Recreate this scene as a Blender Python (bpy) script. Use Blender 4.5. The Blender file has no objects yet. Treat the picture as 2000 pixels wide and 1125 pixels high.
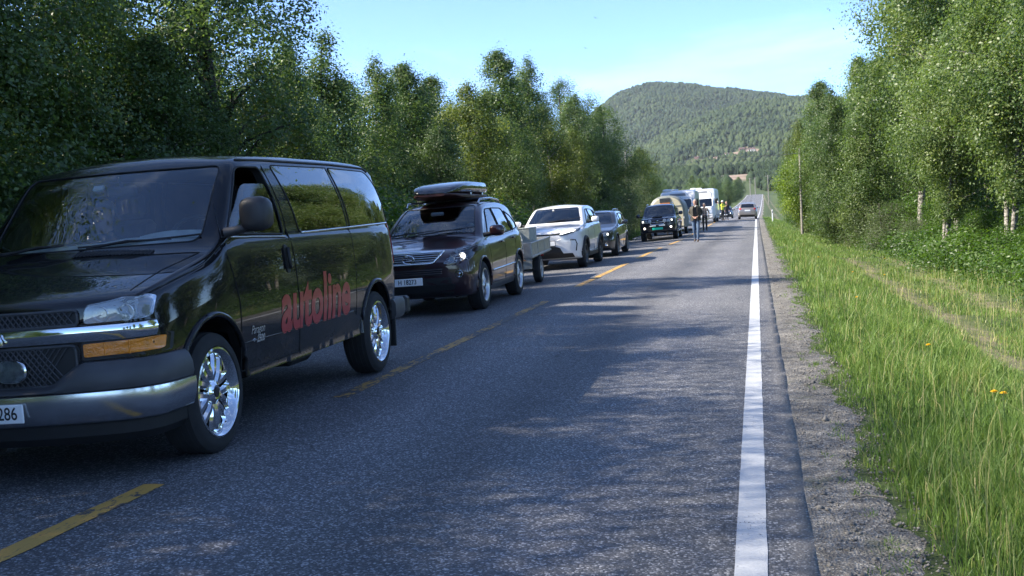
import bpy, bmesh, math, random
import numpy as np
from math import sin, cos, pi, radians, atan2, hypot, sqrt
from mathutils import Vector, Matrix
from mathutils.bvhtree import BVHTree

SC = bpy.context.scene
COL = SC.collection
random.seed(11)
RNG = np.random.default_rng(11)

# ------------------------------------------------------------------ camera
FPX, ROLL, CAMH = 2120.0, radians(3.0), 1.45
YAW, PITCH = radians(12.86), radians(3.813)
_R = Vector((cos(YAW), sin(YAW), 0)); _F0 = Vector((-sin(YAW), cos(YAW), 0)); _U0 = Vector((0, 0, 1))
_F = _F0 * cos(PITCH) - _U0 * sin(PITCH); _U = _F0 * sin(PITCH) + _U0 * cos(PITCH)
_X = _R * cos(ROLL) - _U * sin(ROLL); _Y = _R * sin(ROLL) + _U * cos(ROLL); _Z = -_F
camd = bpy.data.cameras.new('camera')
cam = bpy.data.objects.new('camera', camd); COL.objects.link(cam)
M = Matrix(((_X.x, _Y.x, _Z.x, 0), (_X.y, _Y.y, _Z.y, 0), (_X.z, _Y.z, _Z.z, CAMH), (0, 0, 0, 1)))
cam.matrix_world = M
camd.sensor_fit = 'HORIZONTAL'; camd.sensor_width = 36.0; camd.lens = FPX / 2000 * 36.0
camd.clip_start = 0.1; camd.clip_end = 20000
SC.camera = cam

# ------------------------------------------------------------------ sky and sun
SUN_EL, SUN_AZ = radians(40.0), radians(252.0)      # azimuth clockwise from +Y (the road ahead); the sun stands behind left
world = bpy.data.worlds.new('World'); SC.world = world; world.use_nodes = True
wt = world.node_tree; wt.nodes.clear()
wo = wt.nodes.new('ShaderNodeOutputWorld'); wb = wt.nodes.new('ShaderNodeBackground')
sky = wt.nodes.new('ShaderNodeTexSky'); sky.sky_type = 'NISHITA'; sky.sun_disc = False
sky.sun_elevation = SUN_EL; sky.sun_rotation = SUN_AZ; sky.altitude = 50
sky.air_density = 0.42; sky.dust_density = 0.0; sky.ozone_density = 5.0
# thin high cirrus, part of the sky all round
tc = wt.nodes.new('ShaderNodeTexCoord'); mp = wt.nodes.new('ShaderNodeMapping')
mp.inputs['Scale'].default_value = (1.3, 2.6, 9.0); mp.inputs['Rotation'].default_value = (0.1, 0.25, 0.5)
nz = wt.nodes.new('ShaderNodeTexNoise'); nz.inputs['Scale'].default_value = 1.6; nz.inputs['Detail'].default_value = 7; nz.inputs['Roughness'].default_value = 0.62; nz.inputs['Distortion'].default_value = 0.5
cr = wt.nodes.new('ShaderNodeMapRange'); cr.inputs['From Min'].default_value = 0.50; cr.inputs['From Max'].default_value = 0.85; cr.inputs['To Max'].default_value = 0.3
mx = wt.nodes.new('ShaderNodeMix'); mx.data_type = 'RGBA'
mx.inputs['B'].default_value = (4.4, 5.0, 5.8, 1)
wt.links.new(tc.outputs['Generated'], mp.inputs['Vector']); wt.links.new(mp.outputs['Vector'], nz.inputs['Vector'])
wt.links.new(nz.outputs['Fac'], cr.inputs['Value']); wt.links.new(cr.outputs['Result'], mx.inputs['Factor'])
wt.links.new(sky.outputs['Color'], mx.inputs['A']); wt.links.new(mx.outputs['Result'], wb.inputs['Color'])
wb.inputs['Strength'].default_value = 0.13
wt.links.new(wb.outputs['Background'], wo.inputs['Surface'])
sund = bpy.data.lights.new('sun', 'SUN'); sund.energy = 3.5; sund.angle = radians(0.53); sund.color = (1.0, 0.92, 0.79)
sun = bpy.data.objects.new('sun', sund); COL.objects.link(sun)
sdir = Vector((sin(SUN_AZ) * cos(SUN_EL), cos(SUN_AZ) * cos(SUN_EL), sin(SUN_EL)))
sun.rotation_euler = sdir.to_track_quat('Z', 'Y').to_euler()
sun.location = (-30, -30, 40)

SC.render.engine = 'CYCLES'
SC.view_settings.view_transform = 'Standard'; SC.view_settings.look = 'None'
SC.view_settings.gamma = 1.0; SC.view_settings.use_curve_mapping = False
SC.view_settings.exposure = 1.9
SC.cycles.max_bounces = 8; SC.cycles.volume_bounces = 1; SC.cycles.transparent_max_bounces = 12

# ================================================================== helpers
def tag(o, label=None, cat=None, group=None, kind=None):
    if label: o['label'] = label
    if cat: o['category'] = cat
    if group: o['group'] = group
    if kind: o['kind'] = kind
    return o
def link(o, parent=None):
    COL.objects.link(o)
    if parent is not None: o.parent = parent
    return o
def empty(name, loc=(0, 0, 0), rot=(0, 0, 0), parent=None):
    o = bpy.data.objects.new(name, None); o.empty_display_size = 0.2
    o.location = loc; o.rotation_euler = rot
    return link(o, parent)
def copy_tree(o, parent=None):
    c = o.copy(); COL.objects.link(c); c.parent = parent
    for ch in list(o.children): copy_tree(ch, c)
    return c

# ------------------------------------------------------------------ materials
MATS = {}
def nodes_of(m):
    m.use_nodes = True; return m.node_tree, m.node_tree.nodes['Principled BSDF']
def mat(name, col, rough=0.5, metal=0.0, coat=0.0, spec=0.5, emit=None, estr=1.0, var=0.0, vscale=8.0, bump=0.0, bscale=60.0, sheen=0.0, coat_rough=0.03):
    if name in MATS: return MATS[name]
    m = bpy.data.materials.new(name); nt, b = nodes_of(m)
    c = (*col, 1)
    b.inputs['Base Color'].default_value = c; b.inputs['Roughness'].default_value = rough
    b.inputs['Metallic'].default_value = metal; b.inputs['Coat Weight'].default_value = coat
    b.inputs['Coat Roughness'].default_value = coat_rough
    b.inputs['Specular IOR Level'].default_value = spec
    if sheen: b.inputs['Sheen Weight'].default_value = sheen
    if emit: b.inputs['Emission Color'].default_value = (*emit, 1); b.inputs['Emission Strength'].default_value = estr
    t = nt.nodes.new('ShaderNodeTexCoord')
    if var > 0:
        n = nt.nodes.new('ShaderNodeTexNoise'); n.inputs['Scale'].default_value = vscale; n.inputs['Detail'].default_value = 6
        nt.links.new(t.outputs['Object'], n.inputs['Vector'])
        r = nt.nodes.new('ShaderNodeMapRange'); r.inputs['From Min'].default_value = 0.3; r.inputs['From Max'].default_value = 0.7
        r.inputs['To Min'].default_value = 1 - var; r.inputs['To Max'].default_value = 1 + var
        nt.links.new(n.outputs['Fac'], r.inputs['Value'])
        k = nt.nodes.new('ShaderNodeVectorMath'); k.operation = 'SCALE'; k.inputs[0].default_value = col
        nt.links.new(r.outputs['Result'], k.inputs['Scale']); nt.links.new(k.outputs['Vector'], b.inputs['Base Color'])
    if bump > 0:
        n2 = nt.nodes.new('ShaderNodeTexNoise'); n2.inputs['Scale'].default_value = bscale; n2.inputs['Detail'].default_value = 4
        nt.links.new(t.outputs['Object'], n2.inputs['Vector'])
        bp = nt.nodes.new('ShaderNodeBump'); bp.inputs['Strength'].default_value = bump; bp.inputs['Distance'].default_value = 0.01
        nt.links.new(n2.outputs['Fac'], bp.inputs['Height']); nt.links.new(bp.outputs['Normal'], b.inputs['Normal'])
    MATS[name] = m; return m
def glass(name, tint, refl_boost=1.0, base=.03, milky=0.0):
    if name in MATS: return MATS[name]
    m = bpy.data.materials.new(name); m.use_nodes = True; nt = m.node_tree; nt.nodes.clear()
    o = nt.nodes.new('ShaderNodeOutputMaterial'); mixn = nt.nodes.new('ShaderNodeMixShader')
    tr = nt.nodes.new('ShaderNodeBsdfTransparent'); tr.inputs['Color'].default_value = (*tint, 1)
    gl = nt.nodes.new('ShaderNodeBsdfGlossy'); gl.inputs['Roughness'].default_value = 0.0
    fr = nt.nodes.new('ShaderNodeFresnel'); fr.inputs['IOR'].default_value = 1.6
    mu = nt.nodes.new('ShaderNodeMath'); mu.operation = 'MULTIPLY_ADD'; mu.use_clamp = True
    mu.inputs[1].default_value = refl_boost; mu.inputs[2].default_value = base
    nt.links.new(fr.outputs['Fac'], mu.inputs[0]); nt.links.new(mu.outputs[0], mixn.inputs['Fac'])
    nt.links.new(tr.outputs[0], mixn.inputs[1]); nt.links.new(gl.outputs[0], mixn.inputs[2])
    if milky:
        df = nt.nodes.new('ShaderNodeBsdfDiffuse'); df.inputs['Color'].default_value = (.42, .46, .50, 1); m2 = nt.nodes.new('ShaderNodeMixShader'); m2.inputs[0].default_value = milky
        nt.links.new(tr.outputs[0], m2.inputs[1]); nt.links.new(df.outputs[0], m2.inputs[2]); nt.links.new(m2.outputs[0], mixn.inputs[1])
    nt.links.new(mixn.outputs[0], o.inputs['Surface'])
    MATS[name] = m; return m

# ------------------------------------------------------------------ mesh collector
class MB:
    def __init__(s): s.v = []; s.f = []; s.mi = []; s.m = 0
    def add(s, verts, faces):
        o = len(s.v); s.v += [tuple(map(float, p)) for p in verts]
        s.f += [tuple(i + o for i in f) for f in faces]; s.mi += [s.m] * len(faces); return s
    def box(s, c, d, rot=None, bev=0.0):
        x, y, z = d[0] / 2, d[1] / 2, d[2] / 2
        if bev > 0:
            b = min(bev, .49 * min(d)); V = []; F = []
            for sx in (-1, 1):
                for sy in (-1, 1):
                    for sz in (-1, 1):
                        V += [(sx * x, sy * (y - b), sz * (z - b)), (sx * (x - b), sy * y, sz * (z - b)), (sx * (x - b), sy * (y - b), sz * z)]
            bm = bmesh.new(); bv = [bm.verts.new(p) for p in V]
            r = bmesh.ops.convex_hull(bm, input=bv); bmesh.ops.dissolve_limit(bm, angle_limit=0.01, verts=bm.verts, edges=bm.edges)
            bm.verts.index_update(); V = [v.co[:] for v in bm.verts]; F = [[v.index for v in f.verts] for f in bm.faces]; bm.free()
        else:
            V = [(i * x, j * y, k * z) for i in (-1, 1) for j in (-1, 1) for k in (-1, 1)]
            F = [(0, 1, 3, 2), (4, 6, 7, 5), (0, 4, 5, 1), (2, 3, 7, 6), (0, 2, 6, 4), (1, 5, 7, 3)]
        if rot is not None: V = [tuple(rot @ Vector(p)) for p in V]
        return s.add([(p[0] + c[0], p[1] + c[1], p[2] + c[2]) for p in V], F)
    def tube(s, path, r, n=8, cap=True, flat=1.0, closed=False):
        P = [Vector(p) for p in path]; R = r if hasattr(r, '__len__') else [r] * len(P)
        V = []; F = []; L = len(P); up = Vector((0, 0, 1))
        for i, p in enumerate(P):
            a = P[(i - 1) % L] if (closed or i > 0) else p; b = P[(i + 1) % L] if (closed or i < L - 1) else p
            t = (b - a).normalized()
            if abs(t.dot(up)) > .95:
                u = Vector((1, 0, 0)); u = (u - t * u.dot(t)).normalized()
            else: u = t.cross(up).normalized()
            w = u.cross(t).normalized()
            for k in range(n):
                q = 2 * pi * k / n; V.append(p + (u * cos(q) + w * sin(q) * flat) * R[i])
        for i in range(L if closed else L - 1):
            j = (i + 1) % L
            for k in range(n): F.append((i * n + k, i * n + (k + 1) % n, j * n + (k + 1) % n, j * n + k))
        if cap and not closed: F.append(tuple(range(n))[::-1]); F.append(tuple(range((L - 1) * n, L * n)))
        return s.add(V, F)
    def lathe(s, prof, n=24, axis='x', c=(0, 0, 0), closed=False, cap=True):
        V = []; F = []; L = len(prof)
        for (a, r) in prof:
            for k in range(n):
                q = 2 * pi * k / n
                p = (a, r * cos(q), r * sin(q)) if axis == 'x' else ((r * cos(q), a, r * sin(q)) if axis == 'y' else (r * cos(q), r * sin(q), a))
                V.append((p[0] + c[0], p[1] + c[1], p[2] + c[2]))
        for i in range(L - 1 + (1 if closed else 0)):
            j = (i + 1) % L
            for k in range(n): F.append((i * n + k, i * n + (k + 1) % n, j * n + (k + 1) % n, j * n + k))
        if cap and not closed:
            if prof[0][1] > 1e-5: F.append(tuple(range(n)))
            if prof[-1][1] > 1e-5: F.append(tuple(range((L - 1) * n, L * n)))
        return s.add(V, F)
    def prism(s, poly, d, axis='x', c0=0.0):
        # poly: 2D list, extruded along axis from c0 to c0+d
        n = len(poly)
        def P(a, b, t): return (t, a, b) if axis == 'x' else ((a, t, b) if axis == 'y' else (a, b, t))
        V = [P(a, b, c0) for a, b in poly] + [P(a, b, c0 + d) for a, b in poly]
        F = [tuple(range(n))[::-1], tuple(range(n, 2 * n))] + [(i, (i + 1) % n, n + (i + 1) % n, n + i) for i in range(n)]
        return s.add(V, F)
    def ball(s, c, r, n=12, m=8, sc=(1, 1, 1)):
        V = []; F = []
        for i in range(m + 1):
            a = pi * i / m
            for k in range(n):
                q = 2 * pi * k / n; V.append((c[0] + r * sc[0] * sin(a) * cos(q), c[1] + r * sc[1] * sin(a) * sin(q), c[2] + r * sc[2] * cos(a)))
        for i in range(m):
            for k in range(n): F.append((i * n + k, (i + 1) * n + k, (i + 1) * n + (k + 1) % n, i * n + (k + 1) % n))
        return s.add(V, F)
    def loft(s, secs, closed=True, caps=True):
        n = len(secs[0]); V = [p for q in secs for p in q]; F = []
        for i in range(len(secs) - 1):
            for k in range(n if closed else n - 1): F.append((i * n + k, i * n + (k + 1) % n, (i + 1) * n + (k + 1) % n, (i + 1) * n + k))
        if caps: F.append(tuple(range(n))[::-1]); F.append(tuple(range((len(secs) - 1) * n, len(secs) * n)))
        return s.add(V, F)
    def sweep(s, path, sec, closed=False):
        # path in plan (x,y) with z0; sec list of (outward, z); outward = right of travel direction
        rings = []; L = len(path)
        for i, p in enumerate(path):
            a = path[max(0, i - 1)]; b = path[min(L - 1, i + 1)]
            t = Vector((b[0] - a[0], b[1] - a[1], 0)).normalized(); nrm = Vector((t.y, -t.x, 0))
            rings.append([(p[0] + nrm.x * o, p[1] + nrm.y * o, z + (p[2] if len(p) > 2 else 0)) for o, z in sec])
        return s.loft(rings, True, True)
    def mesh(s, name='m', fixn=True, weld=False):
        me = bpy.data.meshes.new(name); me.from_pydata(s.v, [], s.f)
        me.polygons.foreach_set('material_index', s.mi)
        if fixn or weld:
            bm = bmesh.new(); bm.from_mesh(me)
            if weld: bmesh.ops.remove_doubles(bm, verts=bm.verts, dist=1e-5)
            if fixn: bmesh.ops.recalc_face_normals(bm, faces=bm.faces)
            bm.to_mesh(me); bm.free()
        me.update(); return me
    def build(s, name, mats, parent=None, smooth=None, fixn=True, loc=None, rot=None):
        me = s.mesh(name, fixn)
        for m in (mats if isinstance(mats, (list, tuple)) else [mats]): me.materials.append(m)
        if smooth is not None:
            me.polygons.foreach_set('use_smooth', [True] * len(me.polygons))
            if smooth < 3.1: me.set_sharp_from_angle(angle=smooth)
        o = bpy.data.objects.new(name, me)
        if loc: o.location = loc
        if rot: o.rotation_euler = rot
        return link(o, parent)

def round_poly(pts, r, seg=5):
    out = []; n = len(pts); R = r if hasattr(r, '__len__') else [r] * n
    for i in range(n):
        p = Vector(pts[i]); a = Vector(pts[i - 1]); b = Vector(pts[(i + 1) % n])
        u = a - p; v = b - p; rr = min(R[i], u.length * .45, v.length * .45)
        if rr < 1e-4: out.append(tuple(p)); continue
        p0 = p + u.normalized() * rr; p1 = p + v.normalized() * rr
        for k in range(seg + 1):
            t = k / seg; q = p0 * (1 - t) ** 2 + p * 2 * t * (1 - t) + p1 * t * t; out.append(tuple(q))
    return out
def resample(poly, step):
    out = []; n = len(poly)
    for i in range(n):
        a = Vector(poly[i]); b = Vector(poly[(i + 1) % n]); k = max(1, int((b - a).length / step))
        for j in range(k): out.append(tuple(a.lerp(b, j / k)))
    return out
def curve1(keys):
    K = sorted(keys); X = np.array([k[0] for k in K], float); Y = np.array([k[1] for k in K], float)
    h = np.diff(X); d = np.diff(Y) / h; m = np.zeros(len(X)); m[0] = d[0]; m[-1] = d[-1]
    for i in range(1, len(X) - 1):
        if d[i - 1] * d[i] > 0:
            w1 = 2 * h[i] + h[i - 1]; w2 = h[i] + 2 * h[i - 1]; m[i] = (w1 + w2) / (w1 / d[i - 1] + w2 / d[i])
    def f(x):
        x = np.clip(np.asarray(x, float), X[0], X[-1]); i = np.clip(np.searchsorted(X, x) - 1, 0, len(X) - 2)
        t = (x - X[i]) / h[i]
        return (2*t**3-3*t**2+1)*Y[i] + (t**3-2*t**2+t)*h[i]*m[i] + (-2*t**3+3*t**2)*Y[i+1] + (t**3-t**2)*h[i]*m[i+1]
    return f

# ------------------------------------------------------------------ draping pieces onto a body
AX = {'x+': ((1, 0, 0), (-1, 0, 0)), 'x-': ((-1, 0, 0), (1, 0, 0)), 'y-': ((0, -1, 0), (0, 1, 0)), 'y+': ((0, 1, 0), (0, -1, 0)), 'z': ((0, 0, 1), (0, 0, -1))}
def cast(bvh, a, b, side, off=0.0):
    o, d = AX[side]
    if side[0] == 'x': org = Vector((o[0] * 6, a, b))
    elif side[0] == 'y': org = Vector((a, o[1] * 20, b))
    else: org = Vector((a, b, 10))
    h, nrm, _, _ = bvh.ray_cast(org, Vector(d))
    if h is None:
        h, nrm, _, _ = bvh.find_nearest(org + Vector(d) * (5 if side[0] == 'x' else 15)); 
    if nrm.dot(Vector(o)) < 0: nrm = -nrm
    return h + nrm * off, nrm
def pane(bvh, poly, side, off=0.004, depth=0.012, step=0.08, rings=4):
    P = resample(poly, step); n = len(P); cx = sum(p[0] for p in P) / n; cy = sum(p[1] for p in P) / n
    V = []; F = []
    c, _ = cast(bvh, cx, cy, side, off); V.append(c)
    for k in range(1, rings + 1):
        t = k / rings
        for p in P: V.append(cast(bvh, cx + (p[0] - cx) * t, cy + (p[1] - cy) * t, side, off)[0])
    for i in range(n): F.append((0, 1 + i, 1 + (i + 1) % n))
    for k in range(rings - 1):
        for i in range(n):
            a = 1 + k * n; b = a + n; F.append((a + i, b + i, b + (i + 1) % n, a + (i + 1) % n))
    base = 1 + (rings - 1) * n; o = len(V)
    if depth:
        for p in P: V.append(cast(bvh, p[0], p[1], side, off - depth)[0])
        for i in range(n): F.append((base + i, o + i, o + (i + 1) % n, base + (i + 1) % n))
    m = MB(); m.add(V, F); return m
def strip(bvh, path, side, r, off=0.0, step=0.06, closed=False, n=6, flat=1.0):
    P = []
    L = len(path)
    for i in range(L if closed else L - 1):
        a = Vector(path[i]); b = Vector(path[(i + 1) % L]); k = max(1, int((b - a).length / step))
        for j in range(k): P.append(tuple(a.lerp(b, j / k)))
    if not closed: P.append(tuple(path[-1]))
    m = MB(); m.tube([cast(bvh, p[0], p[1], side, off)[0] for p in P], r, n, closed=closed, flat=flat); return m
def text_mesh(txt, size, shear=0.0, thick=0.0, xs=1.0):
    cu = bpy.data.curves.new('t', 'FONT'); cu.body = txt; cu.size = size; cu.shear = shear; cu.offset = thick; cu.align_x = 'CENTER'; cu.align_y = 'CENTER'; cu.resolution_u = 4
    ob = bpy.data.objects.new('t', cu); COL.objects.link(ob)
    dg = bpy.context.evaluated_depsgraph_get(); me = bpy.data.meshes.new_from_object(ob.evaluated_get(dg))
    bm = bmesh.new(); bm.from_mesh(me); bmesh.ops.remove_doubles(bm, verts=bm.verts, dist=1e-5); bmesh.ops.triangulate(bm, faces=bm.faces)
    for _ in range(4):
        L = [e for e in bm.edges if e.calc_length() > max(.12 * size, .02)]
        if not L: break
        bmesh.ops.subdivide_edges(bm, edges=L, cuts=1); bmesh.ops.triangulate(bm, faces=bm.faces)
    bm.verts.index_update(); V = [(v.co.x * xs, v.co.y) for v in bm.verts]; F = [tuple(v.index for v in f.verts) for f in bm.faces]
    bm.free(); bpy.data.objects.remove(ob); bpy.data.curves.remove(cu); bpy.data.meshes.remove(me); return V, F
def lettering(name, txt, size, bvh, side, at, m, parent, flip=1, off=0.003, ys=1.0, **kw):
    V, F = text_mesh(txt, size, **kw); o = MB()
    rot = kw.get('rot', 0)
    o.add([cast(bvh, at[0] + flip * x, at[1] + y * ys, side, off)[0] for x, y in V], F)
    return o.build(name, m, parent, fixn=False)
def flat_text(name, txt, size, m, parent, loc, rot, **kw):
    V, F = text_mesh(txt, size, **kw); o = MB(); o.add([(x, y, 0) for x, y in V], F)
    return o.build(name, m, parent, fixn=False, loc=loc, rot=rot)

def mesh_area(me, mi=None):
    n = len(me.polygons); a = np.empty(n); me.polygons.foreach_get('area', a)
    if mi is None: return a.sum()
    k = np.empty(n, np.int32); me.polygons.foreach_get('material_index', k); return a[k == mi].sum()
def boolean(me, cutters):
    """cut one by one; a cut that eats the body is retried with the cutter nudged"""
    cur = me
    for c in cutters:
        a0 = mesh_area(cur, 0); best = None
        for tr in range(6):
            cc = c.copy()
            if tr: cc.transform(Matrix.Translation((.0013 * tr, -.0017 * tr, .0011 * tr)) @ Matrix.Scale(1 + .0007 * tr, 4))
            ob = bpy.data.objects.new('b', cur); co = bpy.data.objects.new('c', cc); COL.objects.link(ob); COL.objects.link(co)
            md = ob.modifiers.new('x', 'BOOLEAN'); md.operation = 'DIFFERENCE'; md.solver = 'EXACT'; md.object = co; md.use_self = tr > 3
            dg = bpy.context.evaluated_depsgraph_get(); dg.update()
            out = bpy.data.meshes.new_from_object(ob.evaluated_get(dg))
            bpy.data.objects.remove(ob); bpy.data.objects.remove(co)
            if mesh_area(out, 0) > .72 * a0: best = out; break
        if best is None: print('BOOLEAN FAILED', len(cutters)); continue
        cur = best
    return cur

# ================================================================== vehicle bodies
class Shell:
    """Lofted vehicle body: plan width, belt and centre-line height as curves along y (front is -y)."""
    def __init__(s, top, bot, wid, belt, y0, y1, tumble=0.2, R=0.12, crown=0.05, shoulder=0.04, bow=None, bulge=0.03, ys=None, xs_pow=2.2, tuck=0.10, curv=0.0):
        s.curv = curv
        s.top, s.bot, s.wid, s.belt = map(curve1, (top, bot, wid, belt)); s.y0, s.y1 = y0, y1
        s.tumble, s.R, s.crown, s.shoulder, s.bulge, s.tuck = tumble, R, crown, shoulder, bulge, tuck
        s.bow = curve1(bow) if bow else (lambda y: 0.0); s.W = max(k[1] for k in wid); s.pw = xs_pow
        if ys is None:
            ys = sorted(set([y0, y0 + .015, y0 + .04, y0 + .08] + list(np.arange(y0 + .13, y1 - .12, .065)) + [y1 - .1, y1 - .06, y1 - .03, y1 - .01, y1]))
        s.ys = ys
    def half(s, y, inset=0.0, zmin=None):
        w = float(s.wid(y)) - inset; zt = float(s.top(y)) - inset; z0 = float(s.bot(y)) if zmin is None else zmin
        zb = min(float(s.belt(y)), zt - .03); zb = max(zb, z0 + .12); H = zt - zb
        P = [(0, z0), (w * .5, z0), (w - s.tuck - .06, z0), (w - s.tuck + .02, z0 + .02), (w - .035, z0 + .08)]
        za, zc = z0 + .08, zb - .04
        for t in (.15, .3, .45, .6, .75, .9, 1.0):
            P.append((w - s.bulge * ((t - .55) / .55) ** 2 * (1 if t > .55 else 1.1), za + (zc - za) * t))
        ws = w - s.bulge * .67 - s.shoulder; P.append((ws + .012, zb - .01)); P.append((ws, zb + min(.01, .1 * H)))
        cr_ = min(s.crown, .35 * H); R = min(s.R, .42 * H); zs = zt - cr_ - R; zs = max(zs, zb + .015 if H > .06 else zb + .3 * H)
        xs = ws - s.tumble * (zs - zb)
        for t in (.17, .34, .5, .67, .84, 1.0):
            P.append((ws + (xs - ws) * (t * (1 - s.curv) + s.curv * t * t) + .012 * sin(pi * t) * min(1, H * 2), zb + (zs - zb) * t))
        R2 = R * 1.15
        for k in range(1, 6):
            a = pi / 2 * k / 5; P.append((xs - R2 * (1 - cos(a)), zs + (zt - cr_ - zs) * sin(a)))
        xe = xs - R2
        for t in (.8, .6, .4, .2, 0): P.append((xe * t, zt - cr_ * t * t))
        return P
    def ring(s, y, inset=0.0, zmin=None):
        h = s.half(y, inset, zmin); b = float(s.bow(y))
        L = [(x, z) for x, z in h] + [(-x, z) for x, z in h[-2:0:-1]]
        return [(x, y + b * min(1.0, abs(x) / s.W) ** s.pw, z) for x, z in L]
    def solid(s, inset=0.0, zmin=None, y0=None, y1=None, mi=0):
        y0 = s.y0 if y0 is None else y0; y1 = s.y1 if y1 is None else y1
        ys = [y0] + [y for y in s.ys if y0 + 1e-3 < y < y1 - 1e-3] + [y1]
        R0 = s.ring(y0, inset, zmin); R1 = s.ring(y1, inset, zmin)
        def shrink(R, y, k, d):
            zc = (max(p[2] for p in R) + min(p[2] for p in R)) / 2; b = float(s.bow(y))
            return [(p[0] * k, y + d + b * min(1.0, abs(p[0] * k) / s.W) ** s.pw, zc + (p[2] - zc) * k) for p in R]
        ks = (.96, .88, .76, .62, .46, .30, .14, .04)
        rings = [shrink(R0, y0, k, -.010 * (1 - k * k)) for k in ks[::-1]] + [s.ring(y, inset, zmin) for y in ys] + [shrink(R1, y1, k, .010 * (1 - k * k)) for k in ks]
        m = MB(); m.m = mi; m.loft(rings); return m

def smooth_from(outer, me, tol=0.0015):
    """shade the cut body with the normals of the uncut loft so that reflections stay clean"""
    bm = bmesh.new(); bm.from_mesh(outer); bmesh.ops.triangulate(bm, faces=bm.faces)
    bm.verts.ensure_lookup_table(); bm.faces.ensure_lookup_table(); bm.normal_update()
    vn = [v.normal.copy() for v in bm.verts]; tri = [[v.index for v in f.verts] for f in bm.faces]; co = [v.co.copy() for v in bm.verts]; fnl = [f.normal.copy() for f in bm.faces]
    bvh = BVHTree.FromPolygons(co, tri); bm.free()
    from mathutils.geometry import barycentric_transform
    me.polygons.foreach_set('use_smooth', [True] * len(me.polygons))
    nl = [None] * len(me.loops); cache = {}
    for p in me.polygons:
        for li in p.loop_indices:
            vi = me.loops[li].vertex_index
            if vi not in cache: cache[vi] = bvh.find_nearest(me.vertices[vi].co)
            h, n, i, d = cache[vi]
            if d is not None and d < tol and p.normal.dot(n) > .6:
                a, b, c = tri[i]; q = barycentric_transform(h, co[a], co[b], co[c], vn[a], vn[b], vn[c]); nl[li] = q.normalized()
            else: nl[li] = p.normal.copy()
    me.normals_split_custom_set([tuple(v) for v in nl])

def make_body(name, sh, mats, parent, side_windows=(), front_poly=None, front_depth=(-2, 2), rear_poly=None, rear_depth=None, wells=(), cabin=None, extra=()):
    """mats: [paint, interior, black]; side_windows: list of polygons in (y,z); wells: (y,z,r,xin)"""
    outer = sh.solid().mesh('outer'); cut = []
    if cabin:
        cut.append(sh.solid(inset=.055, zmin=cabin[2], y0=cabin[0], y1=cabin[1], mi=1).mesh('cav'))
    def pr(poly, d, ax, c0):
        m = MB(); m.m = 2; m.prism(poly, d, ax, c0); return m.mesh('w')
    for w in side_windows: cut.append(pr(w, 3.0, 'x', -1.5))
    if front_poly: cut.append(pr(front_poly, front_depth[1] - front_depth[0], 'y', front_depth[0]))
    if rear_poly: cut.append(pr(rear_poly, rear_depth[1] - rear_depth[0], 'y', rear_depth[0]))
    for (y, z, r, xin) in wells:
        for sgn in (-1, 1):
            m = MB(); m.m = 2
            a, b = (xin, 1.6) if sgn > 0 else (-1.6, -xin)
            m.prism([(y + r * cos(2 * pi * k / 40), z + r * sin(2 * pi * k / 40)) for k in range(40)], b - a, 'x', a); cut.append(m.mesh('well'))
    cut += list(extra)
    keep = outer.copy()
    for m in mats: outer.materials.append(m)
    out = boolean(outer, cut) if cut else outer
    if not cut: pass
    while len(out.materials) > len(mats): out.materials.pop()
    smooth_from(keep, out)
    o = bpy.data.objects.new(name, out); link(o, parent)
    bm = bmesh.new(); bm.from_mesh(keep); bvh = BVHTree.FromBMesh(bm); bm.free()
    return o, bvh

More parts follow.
